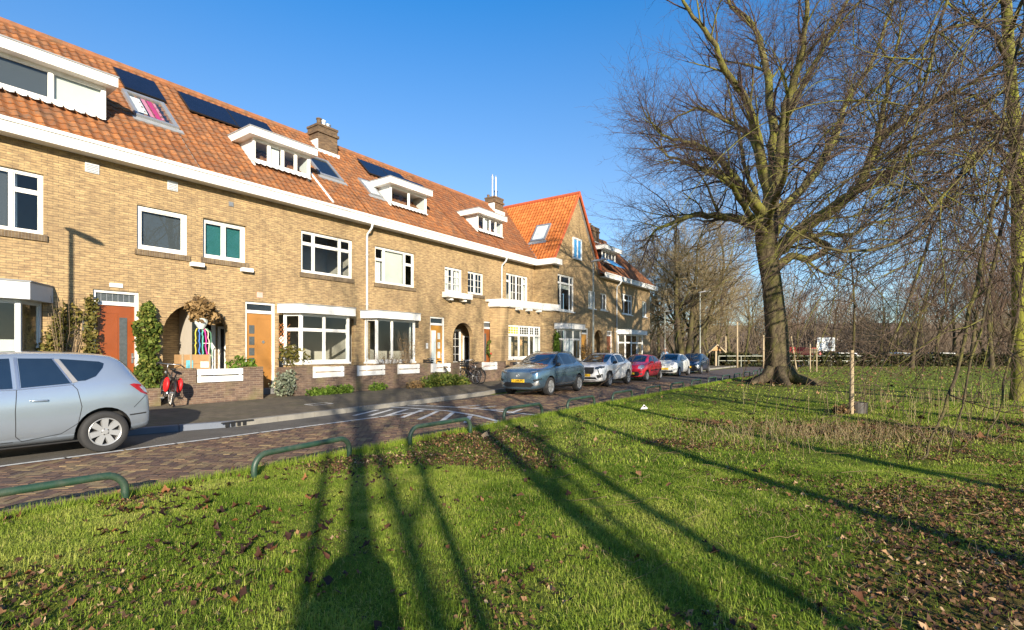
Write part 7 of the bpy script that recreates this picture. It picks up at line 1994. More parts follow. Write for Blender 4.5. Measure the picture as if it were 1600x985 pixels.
for pts, r0, r1 in limbs:
    P3 = [bp(*p) for p in pts]; n = 4 * (len(pts) - 1); line = smooth_line(P3, n)
    line = [p + Vector((rg.gauss(0, .03), rg.gauss(0, .05), rg.gauss(0, .03))) * (1 if i else 0) for i, p in enumerate(line)]
    radii = [r0 + (r1 - r0) * (i / n) ** .75 for i in range(n + 1)]
    radii = [r * (1 + rg.uniform(-.05, .07)) for r in radii]
    TT[0].add([tuple(p) for p in line], radii, 10)
    Ltot = sum((b - a).length for a, b in zip(line, line[1:]))
    nch = int(Ltot * 1.65)
    if len(pts) == 5 and r1 > .1: nch = 6
    for c in range(nch):
        t = .14 + .86 * (c + rg.random()) / nch; i = min(int(t * n), n - 1); q = line[i].lerp(line[i + 1], t * n - i)
        dd = (line[i + 1] - line[max(i - 1, 0)]).normalized(); ax = rot_about(dd.orthogonal().normalized(), dd, rg.uniform(0, 6.283))
        d_ = rot_about(dd, ax, R(rg.uniform(25, 62))); d_.z += .10
        out = (q - Vector((0, 0, 7.0))).normalized(); d_ = (d_ + out * .35).normalized()
        Lc = rg.uniform(1.1, 2.9) * (1 - .25 * t) + .3
        grow(rg, TT[1:], q, d_, Lc, min(radii[i] * .55, .035 + .02 * Lc) * rg.uniform(.7, 1.05), 1 if rg.random() < .55 else 0, PM) if Lc > 1.0 else None
    for _ in range(3):
        grow(rg, TT[1:], line[-1], ((line[-1] - line[-2]).normalized() + Vector((rg.gauss(0, .3), rg.gauss(0, .3), rg.gauss(0, .25)))).normalized(), 1.9, r1 * .85, 0, PM)
# epicormic shoots round the trunk top
for _ in range(60):
    i = rg.randint(12, 24); a = rg.uniform(0, 6.283); p = tl[i] + Vector((math.cos(a), math.sin(a), 0)) * trad[i] * .9
    grow(rg, TT[1:], p, Vector((math.cos(a), math.sin(a), rg.uniform(-.3, .6))).normalized(), rg.uniform(.6, 1.6), .012, 2, PM)
o = link('beech_tree', None, None, loc=BASE); tag(o, 'huge old bare tree with mossy trunk and roots on the lawn, the largest in view', 'tree')
tr_ = link('trunk', tm.mesh('trunk'), M['bark_main'], parent=o, smooth=True)
link('limbs', TT[0].mesh('limbs'), M['bark_limb'], parent=o)
link('branches', TT[1].mesh('branches'), M['bark_limb'], parent=o)
cr_ = Tubes()
for t_ in TT[2:]:
    for kk, (a, b) in t_.b.items():
        cr_.b.setdefault(kk, ([], [])); cr_.b[kk][0].extend(a); cr_.b[kk][1].extend(b)
link('twigs', cr_.mesh('twigs'), M['bark_twig'], parent=o)

# ---- generic trees
def make_tree(seed, H, trunk_r, P, lean=(0, 0), fork=.35, nl=7, spread=.8, stems=1, limb_up=.9, crown_base=None):
    rg = random.Random(seed); T = [Tubes(), Tubes(), Tubes()]
    for s in range(stems):
        d = Vector((lean[0], lean[1], 1)).normalized()
        if stems > 1:
            a = 6.283 * s / stems + rg.uniform(-.4, .4); d = Vector((math.cos(a) * .33, math.sin(a) * .33, 1)).normalized()
        p0 = Vector((0, 0, -.15)) if stems == 1 else Vector((math.cos(a) * trunk_r, math.sin(a) * trunk_r, -.15))
        Ht = H * rg.uniform(.62, .75)
        pts, rad, dirs = branch(rg, p0, d, Ht, trunk_r, trunk_r * .35, 12, .035, .05)
        rad[0] *= 1.35
        T[0].add(pts, rad, 10)
        n = nl
        for i in range(n):
            t = fork + (1 - fork) * (i + rg.random()) / n; f = t * 12; a_ = min(int(f), 11); q = Vector(pts[a_]).lerp(Vector(pts[a_ + 1]), f - a_)
            az = 6.283 * (i * .382 + rg.uniform(-.08, .08)); d_ = Vector((math.cos(az) * spread, math.sin(az) * spread, limb_up * rg.uniform(.6, 1.2)))
            grow(rg, [T[0], T[1], T[2]], q, d_.normalized(), P['len'][0] * rg.uniform(.7, 1.15) * (1 - .3 * t), min(rad[a_] * .6, P['rad'][0]), 0, P)
        grow(rg, [T[0], T[1], T[2]], Vector(pts[-1]), dirs[-1], P['len'][0] * .75, rad[-1], 0, P)
    return T
# ---- lime tree with drooping branches at the right edge
PL = dict(levels=4, segs=[9, 8, 6, 4], wob=[.07, .09, .12, .12], up=[.02, .0, .0, .0], droop=[.05, .16, .22, .12], k=[6, 4, 3, 3], n=[9, 8, 6, 0], len=[5.2, 4.2, 2.2, .9],
          t0=[.15, .12, .1, 0], ang=[(25, 65), (25, 65), (25, 60), (20, 50)], lift=[.05, .0, -.05, 0], rad=[.11, .05, .019, .009], minr=.0068)
rg = random.Random(77)
LB = wat(1592, 16.5)
T = [Tubes(), Tubes(), Tubes(), Tubes()]
def lp(px, py, Y): return Vector(((px - CX) / FPX * Y, Y, CAM_H - (py - HY) / FPX * Y)) - LB
line = smooth_line([lp(1592, 640, 16.5), lp(1594, 540, 16.5), lp(1592, 350, 16.5), lp(1588, 230, 16.4), lp(1578, 110, 16.3), lp(1572, 0, 16.2), lp(1560, -160, 16.0), lp(1566, -320, 16.0)], 40)
rad = [.225 - .13 * (i / 40) for i in range(41)]; rad[0] = .30; rad[1] = .25
T[0].add([tuple(p) for p in line], rad, 14)
lime_limbs = [  # drooping limbs: traced points with depth
    ([(1590, 200, 16.4), (1500, 260, 15.0), (1400, 310, 13.4), (1330, 370, 12.4)], .10), ([(1575, 95, 16.3), (1540, 40, 15.6), (1470, 50, 14.6), (1380, 130, 13.4), (1290, 210, 12.6), (1235, 300, 12.2)], .11),
    ([(1590, 190, 16.4), (1480, 200, 14.6), (1370, 250, 13.0), (1270, 330, 11.8), (1200, 420, 11.4)], .10), ([(1592, 260, 16.4), (1540, 230, 14.0), (1470, 330, 11.6), (1420, 470, 9.8), (1385, 560, 9.0)], .10),
    ([(1592, 300, 16.4), (1570, 260, 13.0), (1540, 380, 10.4), (1500, 560, 8.6), (1455, 690, 7.6), (1395, 770, 7.2)], .085), ([(1575, 60, 16.3), (1600, 0, 14.0), (1610, 120, 11.4), (1570, 330, 9.6), (1530, 520, 8.4), (1480, 720, 7.4)], .09),
    ([(1590, 220, 16.4), (1520, 150, 15.5), (1440, 160, 15.0), (1350, 200, 14.6)], .09), ([(1572, 10, 16.2), (1500, -60, 15.4), (1400, -40, 14.4), (1310, 40, 13.6), (1250, 140, 13.2)], .11),
    ([(1566, -80, 16.1), (1480, -180, 15.4), (1370, -160, 14.4), (1270, -60, 13.6)], .11), ([(1575, 80, 16.3), (1640, 20, 16.8), (1700, 60, 17.2), (1740, 200, 17.4)], .1),
    ([(1590, 280, 16.4), (1550, 330, 18.0), (1490, 420, 19.6), (1440, 500, 20.6)], .09), ([(1580, 140, 16.3), (1540, 160, 18.6), (1460, 250, 20.6), (1390, 370, 22.0)], .1),
    ([(1592, 330, 16.4), (1610, 300, 13.6), (1600, 420, 11.0), (1570, 600, 9.4), (1530, 720, 8.6)], .075), ([(1592, 240, 16.4), (1560, 200, 12.4), (1480, 300, 9.6), (1400, 380, 8.0), (1300, 390, 7.0), (1220, 350, 6.6)], .08),
    ([(1570, 0, 16.2), (1530, -120, 13.0), (1480, 0, 10.4), (1440, 160, 9.0), (1400, 330, 8.2)], .09), ([(1568, -60, 16.2), (1640, -200, 12.6), (1620, -60, 9.6), (1580, 120, 8.4), (1540, 300, 7.8)], .09)]
for pts, r0 in lime_limbs:
    n = 5 * (len(pts) - 1); L3 = smooth_line([lp(*p) for p in pts], n)
    L3 = [p + Vector((rg.gauss(0, .012), rg.gauss(0, .015), rg.gauss(0, .012))) for p in L3]
    rr = [r0 * .74 * (1 - .85 * (i / n) ** .7) for i in range(n + 1)]
    T[3].add([tuple(p) for p in L3], rr, 6)
    Lt = sum((b - a).length for a, b in zip(L3, L3[1:])); nc = int(Lt * 2.2)
    for c in range(nc):
        t = .15 + .85 * (c + rg.random()) / nc; i = min(int(t * n), n - 1); q = L3[i].lerp(L3[i + 1], t * n - i)
        dd = (L3[i + 1] - L3[i]).normalized(); ax = rot_about(dd.orthogonal().normalized(), dd, rg.uniform(0, 6.283))
        d_ = rot_about(dd, ax, R(rg.uniform(20, 60))); d_.z -= .15
        # keep clear of the ground and of the viewpoint
        far = (q + LB).length
        Lc = rg.uniform(.9, 2.8) * (1.0 if far > 9 else .55)
        room = (q + LB).z
        if rg.random() > (1.0 if room > 6.5 else .62 if room > 3.5 else .26): continue
        if room < 2.2: Lc *= .35 + .25 * max(room, 0)
        lev = 1 if Lc > 1.6 else 2
        Pq = dict(PL); sc = 1.0 if far > 9 else .5
        Pq['n'] = [int(x * (1 if far > 9 else .45)) for x in PL['n']]; Pq['len'] = [x * (1 if far > 9 else .55) for x in PL['len']]; Pq['minr'] = .0068 if far > 9 else .0042; Pq['rad'] = [.1, .05, .016 if far > 9 else .009, .008 if far > 9 else .005]
        if room < 2.4: Pq['droop'] = [0, 0, 0, 0]
        grow(rg, [T[1], T[1], T[2]], q, d_.normalized(), Lc, min(rr[i] * .6, .03), lev, Pq)
    grow(rg, [T[1], T[1], T[2]], L3[-1], (L3[-1] - L3[-2]).normalized(), .9, rr[-1], 2, dict(PL, n=[6, 5, 4, 0], minr=.0042, droop=[0, 0, .05, 0]))
# long hanging whips: a curtain of thin shoots swinging down towards the lawn
for w_ in range(170):
    lim = lime_limbs[rg.randrange(len(lime_limbs))][0]
    a = rg.randrange(len(lim) - 1); f = rg.random(); p0 = lp(*lim[a]).lerp(lp(*lim[a + 1]), f)
    if (p0 + LB).z < 3.2 or (p0 + LB).length < 8: continue
    d = Vector((rg.gauss(-.5, .5), rg.gauss(-.35, .4), rg.uniform(-.3, .4))).normalized(); q = p0.copy(); L_ = min(rg.uniform(2.2, 6.0), ((p0 + LB).z - .5) * 1.25); pts = [tuple(q)]
    for k in range(12):
        d = (d + Vector((rg.gauss(0, .05), rg.gauss(0, .05), -.17 + (.10 if k > 8 else 0)))).normalized(); q = q + d * L_ / 12; pts.append(tuple(q))
    r0 = rg.uniform(.008, .017); T[3 if rg.random() < .5 else 1].add(pts, [r0 * (1 - .75 * k / 12) for k in range(13)], 4)
    for k in range(rg.randint(3, 8)):
        i = rg.randint(2, 11); dd = (Vector(pts[min(i + 1, 12)]) - Vector(pts[i - 1])).normalized()
        p_, r_2, _ = branch(rg, Vector(pts[i]), (dd + Vector((rg.gauss(0, .5), rg.gauss(0, .5), rg.gauss(0, .3)))).normalized(), rg.uniform(.25, .9), .0052, .003, 5, .10, -.05); T[2].add(p_, r_2, 3)
tree_things('lime_tree', LB, 'yellow-green mossy tree with drooping branches at the right edge', T, ['bark_lime', 'bark_limb', 'twig_lime', 'bark_drop'], ['trunk', 'branches', 'twigs', 'limbs'])

# ---- trees standing behind the viewpoint and to its right: they only show by the shadows they throw on lawn, cars and house fronts
SL = Vector((-SUN_H.y, SUN_H.x, 0))           # lateral direction seen along the light
def sunpos(w, r): return Vector((0.963 * w + .268 * r, .268 * w - .963 * r, 0))
PS = dict(levels=3, segs=[7, 6, 4], wob=[.10, .14, .14], up=[.08, .04, 0], droop=[0, 0, 0], k=[6, 4, 3], n=[4, 4, 0], len=[5.0, 2.7, 1.5], t0=[.2, .15, 0], ang=[(25, 55), (25, 60), (20, 55)], lift=[.15, .08, 0], rad=[.13, .05, .016], minr=.010)
shadow_trees = [(.15, 9.5, 17, .2, 41, .45, 6), (.80, 13.0, 18, .15, 49, .45, 6), (1.5, 11.0, 18, .2, 42, .36, 8), (.45, 8.0, 13, .085, 51, .6, 4, 4), (2.25, 9.0, 15, .12, 52, .34, 5), (4.6, 6.0, 19, .16, 43, .6, 6), (7.1, 4.5, 18, .17, 44, .6, 6), (10.8, 14.0, 24, .28, 45, .64, 8), (13.6, 16.0, 25, .32, 46, .62, 9), (17.9, -4.0, 19, .32, 47, .5, 8), (21.5, 6.0, 23, .3, 48, .62, 7)]
for i, (w, r_, H, tr0, sd_, fk, nl, *st_) in enumerate(shadow_trees):
    T = make_tree(sd_, H, tr0, PS, fork=fk, nl=nl, spread=.75, stems=st_[0] if st_ else 1)
    tree_things('park_tree', sunpos(w, r_), f'bare tree behind the viewpoint, {ONES[i + 1]} from the left by its long shadow on the lawn', T, ['bark_far', 'bark_far', 'twig_far'], ['trunk', 'branches', 'twigs'], 'trees behind the viewpoint')

# ---- background trees across the park
PB = dict(levels=4, segs=[6, 5, 4, 3], wob=[.12, .15, .15, .12], up=[.06, .05, .03, 0], droop=[0, 0, 0, 0], k=[5, 4, 3, 3], n=[6, 6, 5, 0], len=[5.0, 3.0, 1.7, .95], t0=[.2, .15, .1, 0], ang=[(22, 50), (22, 55), (22, 55), (20, 50)], lift=[.15, .1, .05, 0], rad=[.14, .07, .03, .018], minr=.013)
protos = []
for i, (sd_, H, r0, kw, mm) in enumerate([(101, 16, .30, dict(fork=.3, nl=8, spread=.7), 'twig_far'), (102, 17, .26, dict(fork=.35, nl=8, spread=.55, limb_up=1.2), 'twig_red'), (103, 14, .20, dict(fork=.25, nl=5, stems=4, spread=.7), 'twig_ochre'), (104, 15, .32, dict(fork=.25, nl=9, spread=1.0, limb_up=.6), 'twig_far')]):
    T = make_tree(sd_, H, r0, PB, **kw)
    protos.append([(n_, t.mesh(n_), m_) for n_, t, m_ in zip(('trunk', 'branches', 'twigs'), T, ('bark_far', mm, mm))])
kinds = ['bare brown spreading tree', 'bare reddish upright tree', 'bare ochre many-stemmed tree', 'bare broad dark-limbed tree']
spots = [  # (pixel column, depth, prototype, scale)
    (1002, 62, 2, .95), (1030, 70, 1, .95), (1062, 64, 2, 1.08), (1085, 78, 0, 1.1), (1112, 70, 2, .98), (1140, 84, 1, 1.05), (1165, 76, 0, .85), (1190, 92, 2, 1.1), (1246, 88, 1, .80), (1262, 104, 0, .95), (1305, 74, 3, .62), (1340, 98, 1, .9),
    (1375, 88, 0, .85), (1400, 80, 2, .75), (1432, 92, 1, 1.0), (1462, 72, 1, .95), (1490, 84, 0, 1.0), (1518, 68, 1, 1.05), (1545, 78, 2, 1.05), (1575, 66, 0, 1.05), (1600, 60, 1, 1.0), (1640, 70, 2, 1.0), (1690, 62, 0, 1.0), (1425, 50, 1, .8), (1550, 46, 1, .85), (975, 90, 1, .9)]
spots.sort()
rg = random.Random(9)
cnt = {}
for i, (px, Y, k, s) in enumerate(spots):
    cnt[k] = cnt.get(k, 0) + 1
    o = link('park_tree', None, None, loc=wat(px, Y), rot=rg.uniform(0, 6.28)); o.scale = (s, s, s * rg.uniform(.95, 1.08))
    tag(o, f'{kinds[k]} beyond the park lawn, {ONES[cnt[k]]} from the left of its kind', 'tree', 'bare trees beyond the lawn')
    for n_, me, m_ in protos[k]:
        if not me.materials: me.materials.append(M[m_])
        c = bpy.data.objects.new(n_, me); COL.objects.link(c); c.parent = o
# many-trunked old willow left of the big tree, close by the road
PW = dict(PB, n=[7, 7, 6, 0], len=[5.5, 3.4, 1.9, 1.0], wob=[.16, .18, .16, .12])
T = make_tree(131, 15, .34, PW, fork=.22, nl=6, stems=5, spread=.8, limb_up=.7)
tree_things('willow_tree', wat(1072, 52), 'dark many-trunked tree directly behind the parked cars, tallest there', T, ['bark_far', 'bark_far', 'twig_ochre'], ['trunk', 'branches', 'twigs'])
# far wood as one mass of brush behind
T = Tubes(); rg = random.Random(4)
for i in range(24000):
    px = rg.uniform(930, 1780); Y = rg.uniform(88, 140); p = wat(px, Y); h = rg.uniform(1, 15.0) * (.35 + .65 * rg.random()) * (.8 + .25 * math.sin(px * .021) + .2 * math.sin(px * .053))
    d = Vector((rg.gauss(0, .35), rg.gauss(0, .35), 1)).normalized(); L_ = rg.uniform(2.0, 4.5); b_ = Vector((p.x, p.y, max(0, h - 1.5))); q = []
    for k in range(4): q.append((b_.x, b_.y, b_.z)); d = (d + Vector((rg.gauss(0, .15), rg.gauss(0, .15), rg.gauss(0, .1)))).normalized(); b_ = b_ + d * L_ / 3
    T.add(q, [.045, .035, .028, .018], 3)
o = link('far_wood', T.mesh('far_wood'), M['twig_far']); tag(o, kind='stuff')
# row of houses and cars glimpsed through the trees, far across the park
for i, (px0, px1, Y, h, c) in enumerate(((1225, 1330, 150, 6.5, (.30, .20, .15)), (1335, 1470, 155, 7.0, (.36, .28, .22)), (1480, 1640, 150, 6.5, (.30, .2, .16)), (1100, 1185, 150, 6.0, (.34, .26, .2)))):
    a, b = wat(px0, Y), wat(px1, Y)
    o = wthing('far_house', (a + b) / 2, ['low brick block glimpsed right of the big trunk', 'pale brick block glimpsed through the trees, middle of three on the right', 'brown brick block glimpsed at the far right', 'brick block glimpsed left of the big trunk'][i], 'house', 'far blocks across the park')
    hw = (b.x - a.x) / 2; mb = MB(); mb.box(-hw, hw, 0, 9, 0, h); lpart('wall', mb, plain('far_brick', c, .9, var=.2, scale=.5), o)
    mb = MB(); mb.prism_x([(-.4, h), (9.4, h), (4.5, h + 3.5)], -hw - .2, hw + .2); lpart('roof', mb, plain('far_roof', (.10, .07, .055), .9, var=.2), o)
    n = int(hw * 2 / 2.6)
    for k in range(n):
        for z in (1.0, 3.8):
            mb = MB(); x = -hw + 1 + k * 2.6; mb.box(x, x + 1.5, -.06, -.01, z, z + 1.5); w_ = lpart('window', mb, M['white_old'], o)
            mb = MB(); mb.box(x + .12, x + 1.38, -.085, -.065, z + .12, z + 1.38); lpart('pane', mb, M['glass_dark'], w_)
# a red van body and pale cars beyond the hedge: small, simple but shaped
def far_car(px, Y, col, label, van=False):
    o = wthing('far_car', wat(px, Y), label, 'car', 'cars beyond the hedge')
    prof = [(-2.1, .35), (2.1, .35), (2.15, .8), (1.3, .95), (.7, 1.45), (-1.3, 1.5), (-2.0, 1.0)] if not van else [(-2.4, .4), (2.4, .4), (2.45, 1.1), (1.9, 1.3), (1.5, 2.1), (-2.4, 2.2)]
    b = MB(); b.prism_y(prof, -.85, .85); lpart('body', b, car_paint('far_paint', col, .1), o)
    g = MB(); g.prism_y([(.55, 1.38), (1.1, .98), (-1.6, 1.0), (-1.2, 1.42)][::-1] if not van else [(1.4, 2.0), (1.8, 1.35), (.6, 1.35), (.6, 2.0)][::-1], -.86, -.851); lpart('side_window', g, M['car_glass'], o)
    for x in (-1.35, 1.35):
        w = MB(); w.lathe((x, -.86, .32), [(.32, -.2), (.32, .02), (.18, .03), (.001, .03)], 16, 'y'); lpart('wheel', w, M['rubber'], o, True)
far_car(1254, 66, (.45, .02, .02), 'red van roof beyond the hedge, right of the big trunk', True)
far_car(1322, 64, (.7, .7, .7), 'white car beyond the hedge, right of the notice board'); far_car(1412, 64, (.4, .45, .52), 'grey car beyond the hedge, middle of the park view'); far_car(1475, 66, (.6, .6, .6), 'pale car beyond the hedge, farthest right')

# ---- young staked trees
def sapling(px, Y, H, label, stakes, guard=True, lean=0.0, seed=1):
    o = wthing('young_tree', wat(px, Y, .02), label, 'young tree', 'young staked trees on the lawn')
    T = Tubes(), Tubes(); rg = random.Random(seed)
    pts, rad, dirs = branch(rg, Vector((0, 0, 0)), Vector((lean, 0, 1)), H, .045, .012, 9, .02, .03); T[0].add(pts, rad, 8)
    for i in range(16):
        t = .45 + .5 * i / 16; a = int(t * 9); q = Vector(pts[a]); az = rg.uniform(0, 6.28)
        p_, r2, d_ = branch(rg, q, Vector((math.cos(az), math.sin(az), rg.uniform(.3, 1.1))).normalized(), rg.uniform(.5, 1.3), .012, .005, 5, .1, .1); T[1].add(p_, r2, 4)
        for _ in range(3):
            j = rg.randint(1, 4); p2, r3, _ = branch(rg, Vector(p_[j]), (d_[j] + Vector((rg.gauss(0, .6), rg.gauss(0, .6), rg.gauss(0, .4)))).normalized(), rg.uniform(.25, .6), .006, .004, 3, .1, .05); T[1].add(p2, r3, 3)
    link('trunk', T[0].mesh('trunk'), M['bark_far'], parent=o); link('branches', T[1].mesh('branches'), M['twig_far'], parent=o)
    for k, (dx, dy, h, tx) in enumerate(stakes):
        b = MB(); b.tube([(dx, dy, -.2), (dx + tx, dy, h)], .045, 8); lpart('stake', b, M['stake'], o)
    if stakes and stakes[0][3] == 0:
        b = MB(); h = stakes[0][2] - .12; b.tube([(stakes[0][0], stakes[0][1], h), (0, -.055, h), (stakes[-1][0], stakes[-1][1], h)], .016, 5); lpart('tie_band', b, M['black'], o)
    return o
sapling(1328, 13.0, 5.0, 'young tree with one thick pale stake, nearest on the lawn, right of the big tree', [(-.02, -.10, 1.62, .0), (.09, .06, 1.55, .0)], seed=2)
b = MB(); b.lathe((0, 0, 0), [(.17, 0), (.185, .02), (.20, .30), (.195, .30), (.165, .04), (.0, .03)], 20); o = link('plastic_bucket', b.mesh('plastic_bucket'), plain('grey_plastic', (.06, .055, .05), .6), loc=wat(1341, 13.1, .03), smooth=False); tag(o, 'dark grey bucket at the foot of the staked young tree', 'bucket')
rg = random.Random(8); b = MB(); c_ = np.random.default_rng(3)
v_, f_, cc = leaf_quads(clump(260, (0, 0, .10), (.22, .2, .14), 7, .2), .05, seed=3); o = link('leaf_heap', np_mesh('leaf_heap', v_, f_, cc, 4), M['dry_leaf'], loc=wat(1317, 13.1, .03)); tag(o, 'small dark leaf heap left of the staked young tree', 'leaf heap')
sapling(1271, 40, 5.5, 'young tree between two stakes farther off, just left of the notice board', [(-.25, 0, 2.2, 0.0), (.25, 0, 2.2, 0.0)], seed=3)
sapling(1237, 30, 3.4, 'thin leaning young stem right against the big trunk', [(.35, -.1, 2.5, -.45)], seed=4, lean=-.12)

# ------------------------------------------------------------------ grass, fallen leaves, dry stalks
M['grass'] = leafy('grass_blade', [(0, (0.070, 0.125, 0.010)), (.3, (0.150, 0.245, 0.026)), (.6, (0.285, 0.385, 0.046)), (.92, (0.46, 0.51, 0.10)), (1, (0.55, 0.47, 0.18))], .45, .5)
M['fallen'] = leafy('fallen_leaf', [(0, (0.030, 0.018, 0.014)), (.35, (0.080, 0.045, 0.028)), (.65, (0.17, 0.085, 0.040)), (.88, (0.30, 0.17, 0.085)), (1, (0.46, 0.33, 0.19))], .12, .6)
M['fallen_dark'] = leafy('wet_leaf', [(0, (0.022, 0.012, 0.010)), (.6, (0.065, 0.030, 0.020)), (.9, (0.13, 0.055, 0.025)), (1, (0.30, 0.13, 0.05))], .08, .5)
M['straw'] = leafy('dry_stalk', [(0, (0.13, 0.09, 0.045)), (.6, (0.29, 0.22, 0.12)), (1, (0.44, 0.36, 0.22))], .2, .7)
G = np.random.default_rng(2024)
def uv_np(x, y): return x * D.x + y * D.y, x * N.x + y * N.y
def ground_z(x, y):
    u, v = uv_np(x, y); e = np.clip((ROAD_V0 - v) / .8, 0, 1)
    return .012 + .03 * e + lawn_h_np(x, y) * e
def vnoise(x, y, s, seed):
    """smooth value noise"""
    r = np.random.default_rng(seed); tab = r.random((64, 64)); fx, fy = x * s, y * s
    ix, iy = np.floor(fx).astype(int), np.floor(fy).astype(int); tx, ty = fx - ix, fy - iy; tx = tx * tx * (3 - 2 * tx); ty = ty * ty * (3 - 2 * ty)
    g = lambda a, b: tab[a % 64, b % 64]
    return (g(ix, iy) * (1 - tx) + g(ix + 1, iy) * tx) * (1 - ty) + (g(ix, iy + 1) * (1 - tx) + g(ix + 1, iy + 1) * tx) * ty
def fbm(x, y, s, seed): return (vnoise(x, y, s, seed) + .5 * vnoise(x, y, s * 2.1, seed + 1) + .25 * vnoise(x, y, s * 4.3, seed + 2)) / 1.75
def litter(x, y):
    """share of bare leaf-strewn soil: right foreground, the bed by the staked tree, the foot of the beech"""
    px = CX + FPX * x / np.maximum(y, .1); py = HY + FPX * CAM_H / np.maximum(y, .1)
    a = np.clip((x - 1.15 - .55 * (y - 3)) / 1.3, 0, 1) * np.clip((7.0 - y) / 1.8, 0, 1) * np.clip((x + .4) / 1.5, 0, 1)
    b = np.exp(-(((x - 6.6) / 2.6) ** 2 + ((y - 10.2) / 1.7) ** 2)) * .75
    c = np.exp(-((np.hypot(x - BASE.x, y - BASE.y) / 3.6) ** 4)) * .95
    d = np.exp(-(((x + 2.2) / 1.3) ** 2 + ((y - 3.4) / .9) ** 2)) * .40
    e = np.clip((x - 16) / 8, 0, 1) * np.clip((y - 20) / 10, 0, 1) * .55
    f = np.clip((x - 4.2) / 4, 0, 1) * np.clip((9 - y) / 4, 0, 1) * .8
    g_ = np.clip((fbm(x, y, .7, 61) - .57) * 4, 0, .62)
    return np.clip(np.maximum.reduce([a, b, c, d, e, f, g_]) + (fbm(x, y, .9, 7) - .5) * .7, 0, 1)
def wedge(n, Y0, Y1, pad=1.12):
    Y = np.sqrt(G.random(n) * (Y1 ** 2 - Y0 ** 2) + Y0 ** 2); X = (G.random(n) * 2 - 1) * (Y * pad + 2.0 * np.clip(9 - Y, 0, 5) / 5)
    return X, Y
def blades(name, n, Y0, Y1, h0, w0, dens_cut=True):
    X, Y = wedge(n, Y0, Y1)
    u, v = uv_np(X, Y); ok = v < ROAD_V0 - .05 + .06 * (fbm(X, Y, 5, 3) - .3)
    ok &= np.hypot(X, Y) > .9
    if dens_cut:
        li = litter(X, Y); ok &= G.random(n) > np.clip(li * 1.25 - .12, 0, .90)
        ok &= G.random(n) < .15 + 1.25 * fbm(X, Y, 2.2, 31)
    X, Y = X[ok], Y[ok]; m = len(X); Z = ground_z(X, Y)
    tuft = fbm(X, Y, 3.5, 17); h = h0 * (.4 + .8 * G.random(m)) * (.30 + 1.45 * tuft * (.5 + fbm(X, Y, .55, 41)))
    az = G.random(m) * 2 * np.pi; lean = np.abs(G.normal(.85, .5, m)); wa = G.random(m) * 2 * np.pi
    dx, dy = np.cos(az), np.sin(az); w = w0 * (.6 + .8 * G.random(m))
    sx, sy = -dy * w / 2, dx * w / 2
    B = np.stack([X, Y, Z - .004], 1); S = np.stack([sx, sy, np.zeros(m)], 1)
    mid = B + np.stack([dx * h * lean * .35, dy * h * lean * .35, h * .62], 1); tip = B + np.stack([dx * h * lean * 1.15, dy * h * lean * 1.15, h * np.maximum(1.02 - .32 * lean, .25)], 1)
    Vv = np.stack([B - S, B + S, mid + S * .75, mid - S * .75, tip], 1).reshape(-1, 3)
    i0 = np.arange(m)[:, None] * 5
    F = np.concatenate([i0 + [[0, 1, 2]], i0 + [[0, 2, 3]], i0 + [[3, 2, 4]]], 1).reshape(-1, 3)
    c = np.clip(-.27 + .95 * fbm(X, Y, .8, 5) + .70 * fbm(X, Y, 4.5, 8) + .36 * (G.random(m) - .5), 0, .93); dead = G.random(m) < .04 + .10 * fbm(X, Y, 1.7, 23); c = np.where(dead, .94 + .06 * G.random(m), c)
    o = link(name, np_mesh(name, Vv, F, np.repeat(c, 3), 3), M['grass']); tag(o, kind='stuff'); return o
blades('near_grass', 720000, 2.3, 7.0, .050, .0044)
blades('lawn_grass', 320000, 7.0, 16.0, .048, .010)
blades('far_grass', 170000, 16.0, 56.0, .055, .030)
# longer unmown tufts along the road edge and round the hoop feet
def edge_tufts(n):
    u = -1 + 34 * G.random(n) ** 1.6; v = ROAD_V0 - .04 - np.abs(G.normal(0, .10, n)); X = u * D.x + v * N.x; Y = u * D.y + v * N.y
    m = n; Z = ground_z(X, Y); h = .10 * (.4 + G.random(m)); az = G.random(m) * 2 * np.pi; dx, dy = np.cos(az), np.sin(az); w = .007 + .004 * (Y / 10)
    S = np.stack([-dy * w / 2, dx * w / 2, np.zeros(m)], 1); B = np.stack([X, Y, Z - .01], 1); t = B + np.stack([dx * h * .6, dy * h * .6, h], 1)
    Vv = np.stack([B - S, B + S, t], 1).reshape(-1, 3); F = np.arange(3 * m).reshape(m, 3)
    o = link('edge_grass', np_mesh('edge_grass', Vv, F, np.clip(.3 + .5 * G.random(m), 0, .95), 3), M['grass']); tag(o, kind='stuff')
edge_tufts(26000)

